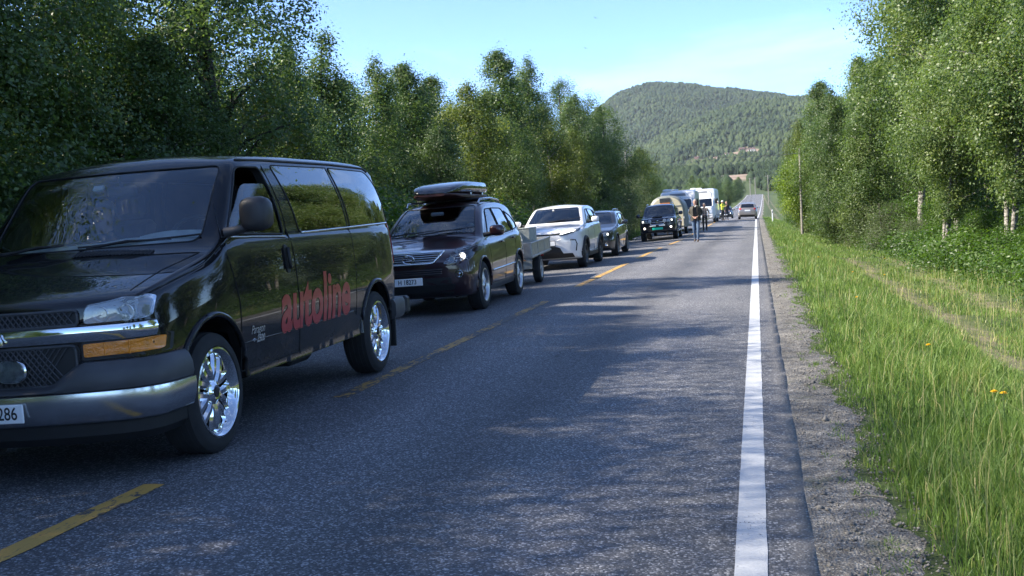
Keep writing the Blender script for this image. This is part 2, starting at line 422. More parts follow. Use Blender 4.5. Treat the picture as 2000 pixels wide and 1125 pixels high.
def make_wheel(parent, loc, R, width, rimR, style, side, mats):
    """an Empty part 'wheel' with tyre, rim, spokes, hub; side +1: outer face to +x"""
    tyre_m, rim_m, hub_m, dark_m = mats
    e = empty('wheel', loc, (0, 0, 0 if side > 0 else pi), parent)
    NS = 48 if R > .39 else 26
    w = width / 2; t = MB()
    t.lathe([(-w * .75, rimR), (-w, rimR + .02), (-w * 1.02, (R + rimR) / 2), (-w * .93, R - .03), (-w * .75, R - .004), (-w * .45, R), (w * .45, R), (w * .75, R - .004), (w * .93, R - .03), (w * 1.02, (R + rimR) / 2), (w, rimR + .02), (w * .8, rimR), (w * .6, rimR - .012), (-w * .6, rimR - .012)], NS, closed=True)
    for gx in ((-.5, -.17, .17, .5) if R > .34 else ()):      # tread grooves as dark rings stay in the tyre's own relief
        t.lathe([(gx * w - .006, R - .002), (gx * w, R + .0025), (gx * w + .006, R - .002)], NS, cap=False)
    t.build('tyre', tyre_m, e, smooth=.7)
    r = MB()
    r.lathe([(w * .98, rimR + .012), (w * 1.01, rimR), (w * .9, rimR - .02), (w * .3, rimR - .045), (-w * .7, rimR - .04), (-w * .8, rimR), (-w * .86, rimR)], NS, cap=False)
    r.build('rim', rim_m, e, smooth=.9)
    d = MB(); d.lathe([(-w * .2, rimR - .04), (-w * .2, .02)], 32, cap=False); d.lathe([(-w * .12, rimR * .62), (-w * .05, rimR * .62), (-w * .05, .04)], 24, cap=False); d.build('brake_disc', dark_m, e, smooth=.6)
    n, wi, wo_, split = style
    hx = w * .62
    for k in range(n):
        a = 2 * pi * k / n + .2; s_ = MB(); ca, sa = cos(a), sin(a)
        def P(rad, tan, x): return (x, rad * ca - tan * sa, rad * sa + tan * ca)
        for sg in ((-1, 1) if split else (0,)):
            secs = []
            for f_, xx in ((.16, hx), (.45, hx + .012), (.75, hx + .004), (.97, hx - .012)):
                rad = rimR * f_; hw = (wi + (wo_ - wi) * f_); c0 = sg * (wi * .7 + (split or 0) * f_)
                if split: hw *= .55
                secs.append([P(rad, c0 - hw, xx - .012), P(rad, c0 - hw * .45, xx + .006), P(rad, c0 + hw * .45, xx + .006), P(rad, c0 + hw, xx - .012), P(rad, c0 + hw * .8, xx - .05), P(rad, c0 - hw * .8, xx - .05)])
            s_.loft(secs)
        s_.build('spoke', rim_m, e, smooth=.5)
    h = MB(); h.lathe([(hx - .05, rimR * .3), (hx + .012, rimR * .28), (hx + .02, rimR * .22), (hx + .03, rimR * .17), (hx + .028, rimR * .12)], 28, cap=False); h.build('hub', rim_m, e, smooth=.5)
    c = MB(); c.lathe([(hx + .02, rimR * .125), (hx + .032, rimR * .11), (hx + .034, .001)], 20); c.build('hub_cap', hub_m, e, smooth=.5)
    return e

def arch_lip(parent, bvh, y, z, r, side, m, a0=-10, a1=190, th=.016, name='wheel_arch_trim'):
    pts = [(y + r * cos(radians(a)), z + r * sin(radians(a))) for a in np.linspace(a0, a1, 40)]
    s_ = strip(bvh, pts, side, th, .0, step=.05, n=8); return s_.build(name, m, parent, smooth=3.2)

def mirror_part(parent, x, y, z, m, gm, size=(.20, .10, .15), arm=.14, sgn=1, arm_m=None, arm_z=-.03):
    e = MB(); d = size
    n = 14; secs = []
    for (t, k) in ((-.5, .55), (-.42, .82), (-.25, .96), (0, 1), (.3, .98), (.5, .93)):
        ring = []
        for j in range(n):
            a = 2 * pi * j / n; ca, sa = cos(a), sin(a)
            q = 2.0 / 3.2
            ring.append((x + sgn * (arm + d[0] / 2) + math.copysign(abs(ca) ** q, ca) * d[0] / 2 * k, y + t * d[1], z + math.copysign(abs(sa) ** q, sa) * d[2] / 2 * k))
        secs.append(ring)
    e.loft(secs); o = e.build('door_mirror', m, parent, smooth=1.0)
    g = MB(); g.loft([[(p[0], p[1] + .004, p[2]) for p in secs[-1]], [(x + sgn * (arm + d[0] / 2) + (p[0] - x - sgn * (arm + d[0] / 2)) * .9, p[1] + .006, z + (p[2] - z) * .9) for p in secs[-1]]])
    g.build('mirror_glass', gm, o, smooth=.5)
    a_ = MB(); a_.tube([(x - sgn * .03, y - .02, z + arm_z - .03), (x + sgn * arm * .5, y - .01, z + arm_z - .02), (x + sgn * (arm + .06), y, z + arm_z)], [.035, .03, .028], 10, flat=1.1)
    a_.build('mirror_arm', arm_m or m, o, smooth=1.0)
    return o

def seat(parent, x, y, m, z=.62, hr=True, roof=9.0):
    z = min(z, roof - 1.03)
    s_ = MB(); s_.box((x, y, z), (.5, .5, .16), bev=.05); s_.box((x, y + .27, z + .36), (.48, .14, .66), Matrix.Rotation(-.22, 3, 'X'), bev=.05)
    if hr: s_.box((x, y + .38, z + .80), (.27, .1, .2), bev=.04)
    return s_.build('seat', m, parent, smooth=.6)
def steering(parent, x, y, z, m, tilt=.5):
    s_ = MB(); P = [(x + .185 * cos(a), y + .185 * sin(a) * sin(tilt), z + .185 * sin(a) * cos(tilt)) for a in np.linspace(0, 2 * pi, 29)[:-1]]
    s_.tube(P, .015, 8, closed=True); s_.tube([(x - .18, y, z), (x + .18, y, z)], .018, 6); s_.tube([(x, y, z), (x, y - .12, z - .18)], .02, 6)
    return s_.build('steering_wheel', m, parent, smooth=1.0)
def wiper(parent, p0, p1, m, lift=.02):
    s_ = MB(); a, b = Vector(p0), Vector(p1); s_.tube([a, a.lerp(b, .5) + Vector((0, -lift, lift)), b], [.012, .010, .006], 6); s_.tube([a.lerp(b, -.1) + Vector((0, 0, .012)), b.lerp(a, -.35) + Vector((0, 0, .012))], .007, 5)
    return s_.build('wiper', m, parent, smooth=1.0)
def plate(parent, x, y, z, m, tm, txt=None, w=.52, h=.11, tilt=0.0, tx=0.0, rz=0.0, name='number_plate', tsize=.1, back=False):
    p = MB(); p.box((0, 0, 0), (w, .012, h), bev=.005); o = p.build(name, m, parent, loc=(x, y, z), rot=(tilt, 0, rz + (pi if back else 0)))
    if txt: flat_text('plate_lettering', txt, tsize, tm, o, (tx, -.0085, .0), (pi / 2, 0, 0), thick=.0012, xs=.82)
    return o

def std_mats():
    black = mat('black_plastic', (.012, .012, .013), .55, var=.15, bump=.06, bscale=220)
    tyre = mat('tyre_rubber', (.017, .017, .018), .82, var=.25, vscale=14, bump=.15, bscale=90)
    alloy = mat('alloy', (.52, .53, .55), .28, metal=1.0, var=.06)
    dark = mat('brake_dark', (.05, .048, .045), .6, metal=.6, var=.3)
    interior = mat('interior_trim', (.035, .035, .038), .8, var=.2)
    return black, tyre, alloy, dark, interior

# ================================================================== ground, road, hill
XC = -3.47
zd = curve1([(-90, 0), (36, 0), (54, -.10), (72, -.07), (95, 0), (112, -.03), (160, -.55), (220, -.2), (320, 1.1), (420, 3.0), (520, 5.2), (560, 5.6), (700, 5.0), (1200, 8), (6000, 30)])
cf_left = curve1([(-90, .025), (36, .025), (54, .045), (72, .04), (95, .025), (6000, .025)])
cxs = lambda y: -0.0010 * np.clip(np.asarray(y, float) - 520, 0, None) ** 2 + 0.008 * np.clip(np.asarray(y, float) - 130, 0, 390)
vr = curve1([(.2, -.104), (.62, -.115), (1.0, -.17), (2.2, -.52), (3.6, -.86), (5.0, -.93), (7, -.8), (10, -.6), (20, -.3), (60, .5), (200, 3), (4000, 10)])
vl = curve1([(7.15, -.12), (7.6, -.14), (9, -.5), (10.5, -.6), (13, -.35), (20, 0), (60, 1.0), (200, 4), (4000, 12)])
def road_z(x, y):
    x = np.asarray(x, float) - cxs(y); y = np.asarray(y, float)
    return zd(y) - np.where(x < XC, cf_left(y), .025) * np.abs(x - XC)
def lump(x, y):
    return (np.sin(x * 1.7 + np.sin(y * .9)) * np.sin(y * 1.3 + 1.1 * np.sin(x * .8)) * .035 + np.sin(x * 4.1 + 2 * np.sin(y * 1.9)) * np.sin(y * 3.7 + x) * .014)
def gz(x, y):
    x = np.asarray(x, float); y = np.asarray(y, float); xx = x - cxs(y)
    r = zd(y) + vr(np.maximum(xx, .2)); l = zd(y) + vl(np.maximum(-xx, 7.15)) - (cf_left(y) - .025) * 3.6
    z = np.where(xx > .12, r, np.where(xx < -7.15, l, road_z(x, y) - .06))
    k = np.clip((xx - .55) / .8, 0, 1) + np.clip((-xx - 7.5) / .8, 0, 1)
    return z + k * lump(x, y) * np.where(np.abs(xx) > 60, 6, 1)
def grid_mesh(name, xs, ys, zf, mats, parent=None, smooth=True):
    X, Y = np.meshgrid(xs, ys); Z = zf(X, Y); nx, ny = len(xs), len(ys)
    V = np.stack([X.ravel(), Y.ravel(), np.asarray(Z).ravel()], 1)
    i = np.arange(nx * ny).reshape(ny, nx); F = np.stack([i[:-1, :-1].ravel(), i[:-1, 1:].ravel(), i[1:, 1:].ravel(), i[1:, :-1].ravel()], 1)
    me = np_mesh(name, V, F); me.materials.append(mats)
    if smooth: me.polygons.foreach_set('use_smooth', np.ones(len(F), bool))
    return link(bpy.data.objects.new(name, me), parent)
def np_mesh(name, V, F, mi=None):
    V = np.asarray(V, np.float32); F = np.asarray(F, np.int32); k = F.shape[1]
    me = bpy.data.meshes.new(name); me.vertices.add(len(V)); me.vertices.foreach_set('co', V.ravel())
    me.loops.add(F.size); me.loops.foreach_set('vertex_index', F.ravel()); me.polygons.add(len(F))
    me.polygons.foreach_set('loop_start', np.arange(0, F.size, k, dtype=np.int32)); 
    if mi is not None: me.polygons.foreach_set('material_index', np.asarray(mi, np.int32))
    me.update(calc_edges=True); me.validate(); return me

def ramp(nt, fac, stops):
    r = nt.nodes.new('ShaderNodeValToRGB'); e = r.color_ramp.elements
    while len(e) < len(stops): e.new(.5)
    for i, (p, c) in enumerate(stops): e[i].position = p; e[i].color = (*c, 1) if len(c) == 3 else c
    nt.links.new(fac, r.inputs['Fac']); return r.outputs['Color']
def noise(nt, vec, scale, detail=5, rough=.55, dist=0):
    n = nt.nodes.new('ShaderNodeTexNoise'); n.inputs['Scale'].default_value = scale; n.inputs['Detail'].default_value = detail; n.inputs['Roughness'].default_value = rough; n.inputs['Distortion'].default_value = dist
    nt.links.new(vec, n.inputs['Vector']); return n.outputs['Fac']
def mixc(nt, fac, a, b, mode='MIX'):
    m = nt.nodes.new('ShaderNodeMix'); m.data_type = 'RGBA'; m.blend_type = mode
    for s_, v in (('Factor', fac), ('A', a), ('B', b)):
        if hasattr(v, 'links'): nt.links.new(v, m.inputs[s_])
        else: m.inputs[s_].default_value = (v if isinstance(v, (int, float)) else ((*v, 1) if len(v) == 3 else v))
    return m.outputs['Result']
def mathn(nt, op, a, b=0.0, c=0.0, clamp=False):
    m = nt.nodes.new('ShaderNodeMath'); m.operation = op; m.use_clamp = clamp
    for i, v in enumerate((a, b, c)):
        if hasattr(v, 'links'): nt.links.new(v, m.inputs[i])
        else: m.inputs[i].default_value = v
    return m.outputs[0]
def band(nt, xout, c, w, soft):
    d = mathn(nt, 'ABSOLUTE', mathn(nt, 'SUBTRACT', xout, c)); 
    r = nt.nodes.new('ShaderNodeMapRange'); r.interpolation_type = 'SMOOTHSTEP'; r.inputs['From Min'].default_value = w + soft; r.inputs['From Max'].default_value = max(0, w - soft)
    nt.links.new(d, r.inputs['Value']); return r.outputs['Result']

def asphalt_mat():
    m = bpy.data.materials.new('asphalt'); nt, b = nodes_of(m); t = nt.nodes.new('ShaderNodeTexCoord'); P = t.outputs['Object']
    sx = nt.nodes.new('ShaderNodeSeparateXYZ'); nt.links.new(P, sx.inputs[0]); X = sx.outputs['X']
    vo = nt.nodes.new('ShaderNodeTexVoronoi'); vo.inputs['Scale'].default_value = 95; nt.links.new(P, vo.inputs['Vector'])
    cell = nt.nodes.new('ShaderNodeSeparateColor'); nt.links.new(vo.outputs['Color'], cell.inputs[0])
    agg = ramp(nt, cell.outputs[0], [(0, (.080, .081, .085)), (.55, (.116, .117, .121)), (.78, (.190, .191, .195)), (1, (.48, .481, .485))])
    gap = ramp(nt, vo.outputs['Distance'], [(0, (1, 1, 1)), (.5, (.9, .9, .9)), (.9, (.45, .45, .47))])
    c = mixc(nt, 1.0, agg, gap, 'MULTIPLY')
    fine = noise(nt, P, 260, 3, .7); c = mixc(nt, .7, c, ramp(nt, fine, [(.3, (.5, .5, .52)), (.7, (1.5, 1.48, 1.45))]), 'MULTIPLY')
    mp_ = nt.nodes.new('ShaderNodeMapping'); mp_.inputs['Scale'].default_value = (1, .18, 1); nt.links.new(P, mp_.inputs['Vector'])
    big = noise(nt, mp_.outputs[0], 1.6, 6, .6); c = mixc(nt, .8, c, ramp(nt, big, [(.3, (.80, .81, .84)), (.7, (1.2, 1.19, 1.17))]), 'MULTIPLY')
    blot = noise(nt, P, .55, 4, .6); c = mixc(nt, .6, c, ramp(nt, blot, [(.35, (.86, .87, .9)), (.65, (1.12, 1.11, 1.1))]), 'MULTIPLY')
    wob = mathn(nt, 'MULTIPLY_ADD', noise(nt, mp_.outputs[0], .8, 3), .35, -.17); xw = mathn(nt, 'ADD', X, wob)
    for cx_, w_, d_ in ((-1.0, .32, 1.12), (-1.8, .24, .74), (-2.65, .34, 1.10), (-3.3, .18, .84), (-4.6, .3, .86), (-6.1, .3, .86)):
        bnd = mathn(nt, 'MULTIPLY', band(nt, xw, cx_, w_, .2), 1.0); c = mixc(nt, bnd, c, mixc(nt, 1.0, c, (d_, d_, d_ * 1.02), 'MULTIPLY'))
    # hairline cracks here and there
    ve = nt.nodes.new('ShaderNodeTexVoronoi'); ve.feature = 'DISTANCE_TO_EDGE'; ve.inputs['Scale'].default_value = .55
    wv = nt.nodes.new('ShaderNodeVectorMath'); wv.operation = 'ADD'; nt.links.new(P, wv.inputs[0]); nzc = nt.nodes.new('ShaderNodeTexNoise'); nzc.inputs['Scale'].default_value = 2.2; nzc.inputs['Detail'].default_value = 5; nt.links.new(P, nzc.inputs['Vector'])
    sv = nt.nodes.new('ShaderNodeVectorMath'); sv.operation = 'SCALE'; sv.inputs['Scale'].default_value = .5; nt.links.new(nzc.outputs['Color'], sv.inputs[0]); nt.links.new(sv.outputs[0], wv.inputs[1]); nt.links.new(wv.outputs[0], ve.inputs['Vector'])
    ck = ramp(nt, ve.outputs['Distance'], [(0, (1, 1, 1)), (.010, (0, 0, 0))]); ck = mathn(nt, 'MULTIPLY', ck, ramp(nt, noise(nt, P, .35, 2), [(.50, (0, 0, 0)), (.6, (.75, .75, .75))])); c = mixc(nt, ck, c, (.03, .03, .032))
    # tarred seam, dusty strip at the right edge of the carriageway
    dust = mathn(nt, 'MULTIPLY', band(nt, xw, .22, .10, .09), noise(nt, P, 3.2, 5, .7)); c = mixc(nt, dust, c, (.17, .155, .135))
    nt.links.new(c, b.inputs['Base Color'])
    b.inputs['Roughness'].default_value = .72; b.inputs['Specular IOR Level'].default_value = .42
    bp = nt.nodes.new('ShaderNodeBump'); bp.inputs['Strength'].default_value = .55; bp.inputs['Distance'].default_value = .006
    h = mathn(nt, 'ADD', mathn(nt, 'MULTIPLY', vo.outputs['Distance'], -.8), mathn(nt, 'MULTIPLY', fine, .8)); nt.links.new(h, bp.inputs['Height']); nt.links.new(bp.outputs['Normal'], b.inputs['Normal'])
    return m
def paint_mat(name, col, worn, asp=(.06, .062, .066), scale=22):
    m = bpy.data.materials.new(name); nt, b = nodes_of(m); t = nt.nodes.new('ShaderNodeTexCoord'); P = t.outputs['Object']
    mp_ = nt.nodes.new('ShaderNodeMapping'); mp_.inputs['Scale'].default_value = (1, .35, 1); nt.links.new(P, mp_.inputs['Vector'])
    n1 = noise(nt, mp_.outputs[0], scale, 8, .75); n2 = noise(nt, P, 1.1, 3)
    s_ = mathn(nt, 'ADD', n1, mathn(nt, 'MULTIPLY_ADD', n2, .5, -.25))
    f = nt.nodes.new('ShaderNodeMapRange'); f.inputs['From Min'].default_value = worn; f.inputs['From Max'].default_value = worn + .05; nt.links.new(s_, f.inputs['Value'])
    dirt = mixc(nt, .5, col, ramp(nt, noise(nt, P, 60, 4), [(.3, (.7, .7, .7)), (.7, (1, 1, 1))]), 'MULTIPLY')
    nt.links.new(mixc(nt, f.outputs[0], asp, dirt), b.inputs['Base Color']); b.inputs['Roughness'].default_value = .65
    bp = nt.nodes.new('ShaderNodeBump'); bp.inputs['Strength'].default_value = .4; bp.inputs['Distance'].default_value = .005; nt.links.new(noise(nt, P, 200, 3), bp.inputs['Height']); nt.links.new(bp.outputs['Normal'], b.inputs['Normal'])
    return m
def ground_mat():
    m = bpy.data.materials.new('verge_soil'); nt, b = nodes_of(m); t = nt.nodes.new('ShaderNodeTexCoord'); P = t.outputs['Object']
    sx = nt.nodes.new('ShaderNodeSeparateXYZ'); nt.links.new(P, sx.inputs[0]); X = sx.outputs['X']
    g = ramp(nt, noise(nt, P, .8, 7, .65), [(.3, (.028, .042, .010)), (.5, (.055, .085, .018)), (.72, (.10, .12, .035))])
    g = mixc(nt, .5, g, ramp(nt, noise(nt, P, 30, 4, .7), [(.3, (.5, .5, .5)), (.7, (1.4, 1.4, 1.3))]), 'MULTIPLY')
    wob = mathn(nt, 'ADD', X, mathn(nt, 'MULTIPLY_ADD', noise(nt, P, .35, 4), 1.2, -.6))
    tr = mathn(nt, 'MAXIMUM', band(nt, wob, 3.25, .25, .25), mathn(nt, 'MULTIPLY', band(nt, wob, 4.75, .2, .2), .8))
    tr = mathn(nt, 'MULTIPLY', tr, ramp(nt, noise(nt, P, 2.2, 5, .7), [(.35, (0, 0, 0)), (.6, (1, 1, 1))]))
    dry = ramp(nt, noise(nt, P, 14, 6, .75), [(.3, (.12, .095, .055)), (.7, (.30, .25, .16))])
    c = mixc(nt, tr, g, dry); nt.links.new(c, b.inputs['Base Color']); b.inputs['Roughness'].default_value = .95
    bp = nt.nodes.new('ShaderNodeBump'); bp.inputs['Strength'].default_value = .8; bp.inputs['Distance'].default_value = .04; nt.links.new(noise(nt, P, 20, 6, .7), bp.inputs['Height']); nt.links.new(bp.outputs['Normal'], b.inputs['Normal'])
    return m
def gravel_mat():
    m = bpy.data.materials.new('gravel_grit'); nt, b = nodes_of(m); t = nt.nodes.new('ShaderNodeTexCoord'); P = t.outputs['Object']
    vo = nt.nodes.new('ShaderNodeTexVoronoi'); vo.inputs['Scale'].default_value = 70; nt.links.new(P, vo.inputs['Vector'])
    ce = nt.nodes.new('ShaderNodeSeparateColor'); nt.links.new(vo.outputs['Color'], ce.inputs[0])
    c = ramp(nt, ce.outputs[0], [(0, (.105, .10, .096)), (.6, (.185, .178, .168)), (1, (.35, .34, .325))])
    c = mixc(nt, .8, c, ramp(nt, noise(nt, P, 180, 3, .8), [(.3, (.55, .54, .52)), (.7, (1.35, 1.34, 1.3))]), 'MULTIPLY')
    mp_ = nt.nodes.new('ShaderNodeMapping'); mp_.inputs['Scale'].default_value = (1, .5, 1); nt.links.new(P, mp_.inputs['Vector'])
    c = mixc(nt, .85, c, ramp(nt, noise(nt, mp_.outputs[0], 3.1, 7, .7), [(.3, (.50, .49, .47)), (.7, (1.3, 1.27, 1.22))]), 'MULTIPLY')
    moss = ramp(nt, noise(nt, P, 2.3, 6, .7), [(.58, (0, 0, 0)), (.72, (.8, .8, .8))]); c = mixc(nt, moss, c, (.07, .085, .03))
    nt.links.new(c, b.inputs['Base Color']); b.inputs['Roughness'].default_value = .95
    bp = nt.nodes.new('ShaderNodeBump'); bp.inputs['Strength'].default_value = .9; bp.inputs['Distance'].default_value = .012
    nt.links.new(mathn(nt, 'ADD', vo.outputs['Distance'], noise(nt, P, 40, 5)), bp.inputs['Height']); nt.links.new(bp.outputs['Normal'], b.inputs['Normal'])
    return m

M_ASPH = asphalt_mat(); M_GROUND = ground_mat(); M_GRAV = gravel_mat()
M_WLINE = paint_mat('white_road_paint', (.54, .55, .56), .29, scale=70)
M_YLINE = paint_mat('yellow_road_paint', (.52, .30, .065), .38)
M_YWORN = paint_mat('worn_yellow_road_paint', (.48, .26, .05), .50)

_gy = np.concatenate([np.arange(-90, -10, 4), np.arange(-10, 40, .4), np.arange(40, 130, 1.5), np.arange(130, 460, 8), np.arange(460, 1000, 30), np.arange(1000, 6001, 500)])
_gx = np.concatenate([[-4000, -1500, -600, -250, -120], np.arange(-70, -14, 4), np.arange(-14, -7.2, .5), [-7.15, -7.0, -5, XC, -2, -.5, .1, .2], np.arange(.35, 9, .3), np.arange(9, 14, .6), np.arange(14, 70, 4), [120, 250, 600, 1500, 4000]])
tag(grid_mesh('ground', _gx, _gy, gz, M_GROUND), kind='structure')
_ry = np.concatenate([np.arange(-90, -4, 3), np.arange(-4, 130, 1.0), np.arange(130, 660, 5)])
def strip_mesh(name, x0, x1, ys, off, m, nx=2, jit=0.0):
    t = np.linspace(0, 1, nx); ys = np.asarray(ys, float)
    X = np.array([[x0(y) + (x1(y) - x0(y)) * k for k in t] for y in ys]) + cxs(ys)[:, None]; Y = np.repeat(ys[:, None], nx, 1); Z = road_z(X, Y) + off
    i = np.arange(X.size).reshape(X.shape); F = np.stack([i[:-1, :-1].ravel(), i[:-1, 1:].ravel(), i[1:, 1:].ravel(), i[1:, :-1].ravel()], 1)
    me = np_mesh(name, np.stack([X.ravel(), Y.ravel(), Z.ravel()], 1), F); me.materials.append(m); me.polygons.foreach_set('use_smooth', np.ones(len(F), bool))
    return link(bpy.data.objects.new(name, me))
def edge_noise(y, a, s): return a * (sin(y * 2.3 + s) * .5 + sin(y * 5.9 + 2 * s) * .3 + sin(y * 13.7 + s * 3) * .2)
# carriageway: left lane + right lane share the crown along the centre line
_fy = np.unique(np.concatenate([_ry, np.arange(2, 30, .2)]))
def road_obj():
    xs_ = np.concatenate([[0], np.linspace(.02, .98, 13), [1]])
    Y = _fy; xl = np.array([-7.15 + edge_noise(y, .03, 1) for y in Y]); xr = np.array([.20 + edge_noise(y, .008, 4) for y in Y])
    cols = [xl] + [np.full(len(Y), v) for v in (-6.9, -6, -5, -4.2, XC, -2.8, -2, -1, -.3, .12)] + [xr]
    X = np.stack(cols, 1) + cxs(Y)[:, None]; YY = np.repeat(Y[:, None], X.shape[1], 1); Z = road_z(X, YY)
    X = np.concatenate([X[:, :1], X, X[:, -1:]], 1); YY = np.concatenate([YY[:, :1], YY, YY[:, -1:]], 1); Z = np.concatenate([Z[:, :1] - .12, Z, Z[:, -1:] - .12], 1)
    i = np.arange(X.size).reshape(X.shape); F = np.stack([i[:-1, :-1].ravel(), i[:-1, 1:].ravel(), i[1:, 1:].ravel(), i[1:, :-1].ravel()], 1)
    me = np_mesh('road', np.stack([X.ravel(), YY.ravel(), Z.ravel()], 1), F); me.materials.append(M_ASPH)
    return tag(link(bpy.data.objects.new('road', me)), kind='structure')
road_obj()
def gravel_obj(name, xa, xb, off):
    Y = np.unique(np.concatenate([np.arange(-90, 0, 3), np.arange(0, 40, .15), np.arange(40, 140, 1.5), np.arange(140, 440, 6)]))
    t = np.linspace(0, 1, 7); X = np.stack([xa + (np.array([xb + edge_noise(y, .14, 2.2) for y in Y]) - xa) * k for k in t], 1) + cxs(Y)[:, None]; YY = np.repeat(Y[:, None], 7, 1)
    Z = gz(X, YY) + off + np.where(t[None] > .97, -.02, 0) + RNG.normal(0, .004, X.shape) * (t[None] > .2)
    i = np.arange(X.size).reshape(X.shape); F = np.stack([i[:-1, :-1].ravel(), i[:-1, 1:].ravel(), i[1:, 1:].ravel(), i[1:, :-1].ravel()], 1)
    me = np_mesh(name, np.stack([X.ravel(), YY.ravel(), Z.ravel()], 1), F); me.materials.append(M_GRAV)
    return tag(link(bpy.data.objects.new(name, me)), kind='structure')
gravel_obj('gravel_shoulder', .16, .60, .0125)
_lw = lambda c, w, s_, n_: (lambda y: c - w / 2 + edge_noise(y * 3, n_, s_)), (lambda y: c + w / 2 + edge_noise(y * 3, n_, s_ + 5))
a_, b_ = (lambda y: -.145 + edge_noise(y * 3, .0015, 1)), (lambda y: -.008 + edge_noise(y * 3, .003, 6))
tag(strip_mesh('edge_line', a_, b_, _fy[_fy > -80], .004, M_WLINE, 3), kind='structure')
tag(strip_mesh('edge_line', lambda y: -6.95, lambda y: -6.82, _ry[_ry > -80], .004, M_WLINE, 2), kind='structure')
for y0, y1, mm in ((-6, 5.65, M_YLINE), (8.5, 17.75, M_YWORN), (20.9, 29.4, M_YLINE), (31.9, 40.3, M_YLINE), (43.2, 52, M_YLINE), (55, 64, M_YLINE), (67, 76, M_YLINE), (79, 88, M_YLINE), (91, 100, M_YLINE), (115, 124, M_YLINE)):
    tag(strip_mesh('centre_line_dash', lambda y: XC - .07 + edge_noise(y * 3, .006, 2), lambda y: XC + .07 + edge_noise(y * 3, .008, 9), np.arange(y0, y1, .2), .004, mm, 3), kind='structure')

# ================================================================== the black van in front
BLACK, TYRE, ALLOY, BRAKE, INTERIOR = std_mats()
CHROME = mat('chrome', (.78, .79, .80), .06, metal=1.0, var=.04, vscale=5)
CHROME_SOFT = mat('brushed_chrome', (.60, .61, .63), .2, metal=1.0, var=.08)
VANPAINT = mat('black_van_paint', (.0045, .0045, .006), .4, coat=.85, spec=.04, var=.12, vscale=2.5, coat_rough=.015)
def dusty(m, base, dust=(.16, .14, .12), z0=.95, amt=.55):
    """road dust on the lower flanks, in streaks and specks of its own"""
    nt, b = nodes_of(m); t = nt.nodes.new('ShaderNodeTexCoord'); P = t.outputs['Object']; sx = nt.nodes.new('ShaderNodeSeparateXYZ'); nt.links.new(P, sx.inputs[0])
    r = nt.nodes.new('ShaderNodeMapRange'); r.inputs['From Min'].default_value = z0; r.inputs['From Max'].default_value = .3; r.inputs['To Max'].default_value = amt; nt.links.new(sx.outputs['Z'], r.inputs['Value'])
    n1 = nt.nodes.new('ShaderNodeTexNoise'); n1.inputs['Scale'].default_value = 7; n1.inputs['Detail'].default_value = 9; n1.inputs['Roughness'].default_value = .75; nt.links.new(P, n1.inputs['Vector'])
    mr = nt.nodes.new('ShaderNodeMapRange'); mr.inputs['From Min'].default_value = .35; mr.inputs['From Max'].default_value = .75; nt.links.new(n1.outputs['Fac'], mr.inputs['Value'])
    mu = nt.nodes.new('ShaderNodeMath'); mu.operation = 'MULTIPLY'; nt.links.new(r.outputs[0], mu.inputs[0]); nt.links.new(mr.outputs[0], mu.inputs[1])
    mx_ = nt.nodes.new('ShaderNodeMix'); mx_.data_type = 'RGBA'; mx_.inputs['A'].default_value = (*base, 1); mx_.inputs['B'].default_value = (*dust, 1); nt.links.new(mu.outputs[0], mx_.inputs['Factor']); nt.links.new(mx_.outputs['Result'], b.inputs['Base Color'])
    cr_ = nt.nodes.new('ShaderNodeMath'); cr_.operation = 'MULTIPLY_ADD'; cr_.inputs[1].default_value = .5; cr_.inputs[2].default_value = .012; nt.links.new(mu.outputs[0], cr_.inputs[0]); nt.links.new(cr_.outputs[0], b.inputs['Coat Roughness'])
dusty(VANPAINT, (.0045, .0045, .006), amt=.22)
SEAM = mat('panel_gap', (.003, .003, .003), .9, var=.1)
RUBBER = mat('window_rubber', (.008, .008, .009), .6, var=.2)
GREYPL = mat('weathered_grey_plastic', (.055, .055, .060), .5, var=.2, vscale=5, bump=.1, bscale=180)
G_CLEAR = glass('clear_glass', (.62, .68, .66), 1.25)
G_WIND = glass('windscreen_glass', (.80, .86, .85), 1.5, .04)
G_PRIV = glass('privacy_glass', (.035, .04, .045), 1.9)
G_LENS = glass('lamp_lens', (.85, .88, .9), 1.0)
HAZYLENS = glass('hazed_lamp_lens', (.80, .84, .86), 1.3, .05, .35)
AMBER = mat('amber_lens', (.75, .22, .01), .18, coat=.6, var=.2, vscale=18, bump=.35, bscale=70)
REDLENS = mat('red_lens', (.38, .012, .012), .15, coat=.8, var=.15, vscale=20)
REFLECTOR = mat('lamp_reflector', (.80, .82, .84), .22, metal=.45, var=.12, vscale=30, bump=.3, bscale=60)
PLATE_W = mat('plate_white', (.78, .79, .80), .35, coat=.2, var=.05)
PLATE_T = mat('plate_black', (.012, .012, .014), .5, var=.1)
RED_VINYL = mat('red_vinyl', (.40, .028, .034), .35, coat=.2, var=.08)
SILVER_VINYL = mat('silver_badge', (.62, .63, .65), .3, metal=.7, var=.06)
GOLD = mat('gold_badge', (.62, .43, .10), .25, metal=.9, coat=.5, var=.08)
DASH = mat('grey_dash', (.58, .61, .60), .75, var=.1, bump=.15, bscale=150)
SEATM = mat('seat_cloth', (.06, .06, .065), .9, var=.2)
LAMP_ON = mat('headlamp_bulb', (.9, .9, .85), .3, emit=(1.0, .93, .78), estr=2.6)
LAMPBACK = mat('lamp_housing', (.50, .53, .56), .35, metal=.15, var=.2, vscale=25, bump=.3, bscale=50)
MIRROR = mat('mirror_glass', (.85, .87, .9), .02, metal=1.0, var=.03)

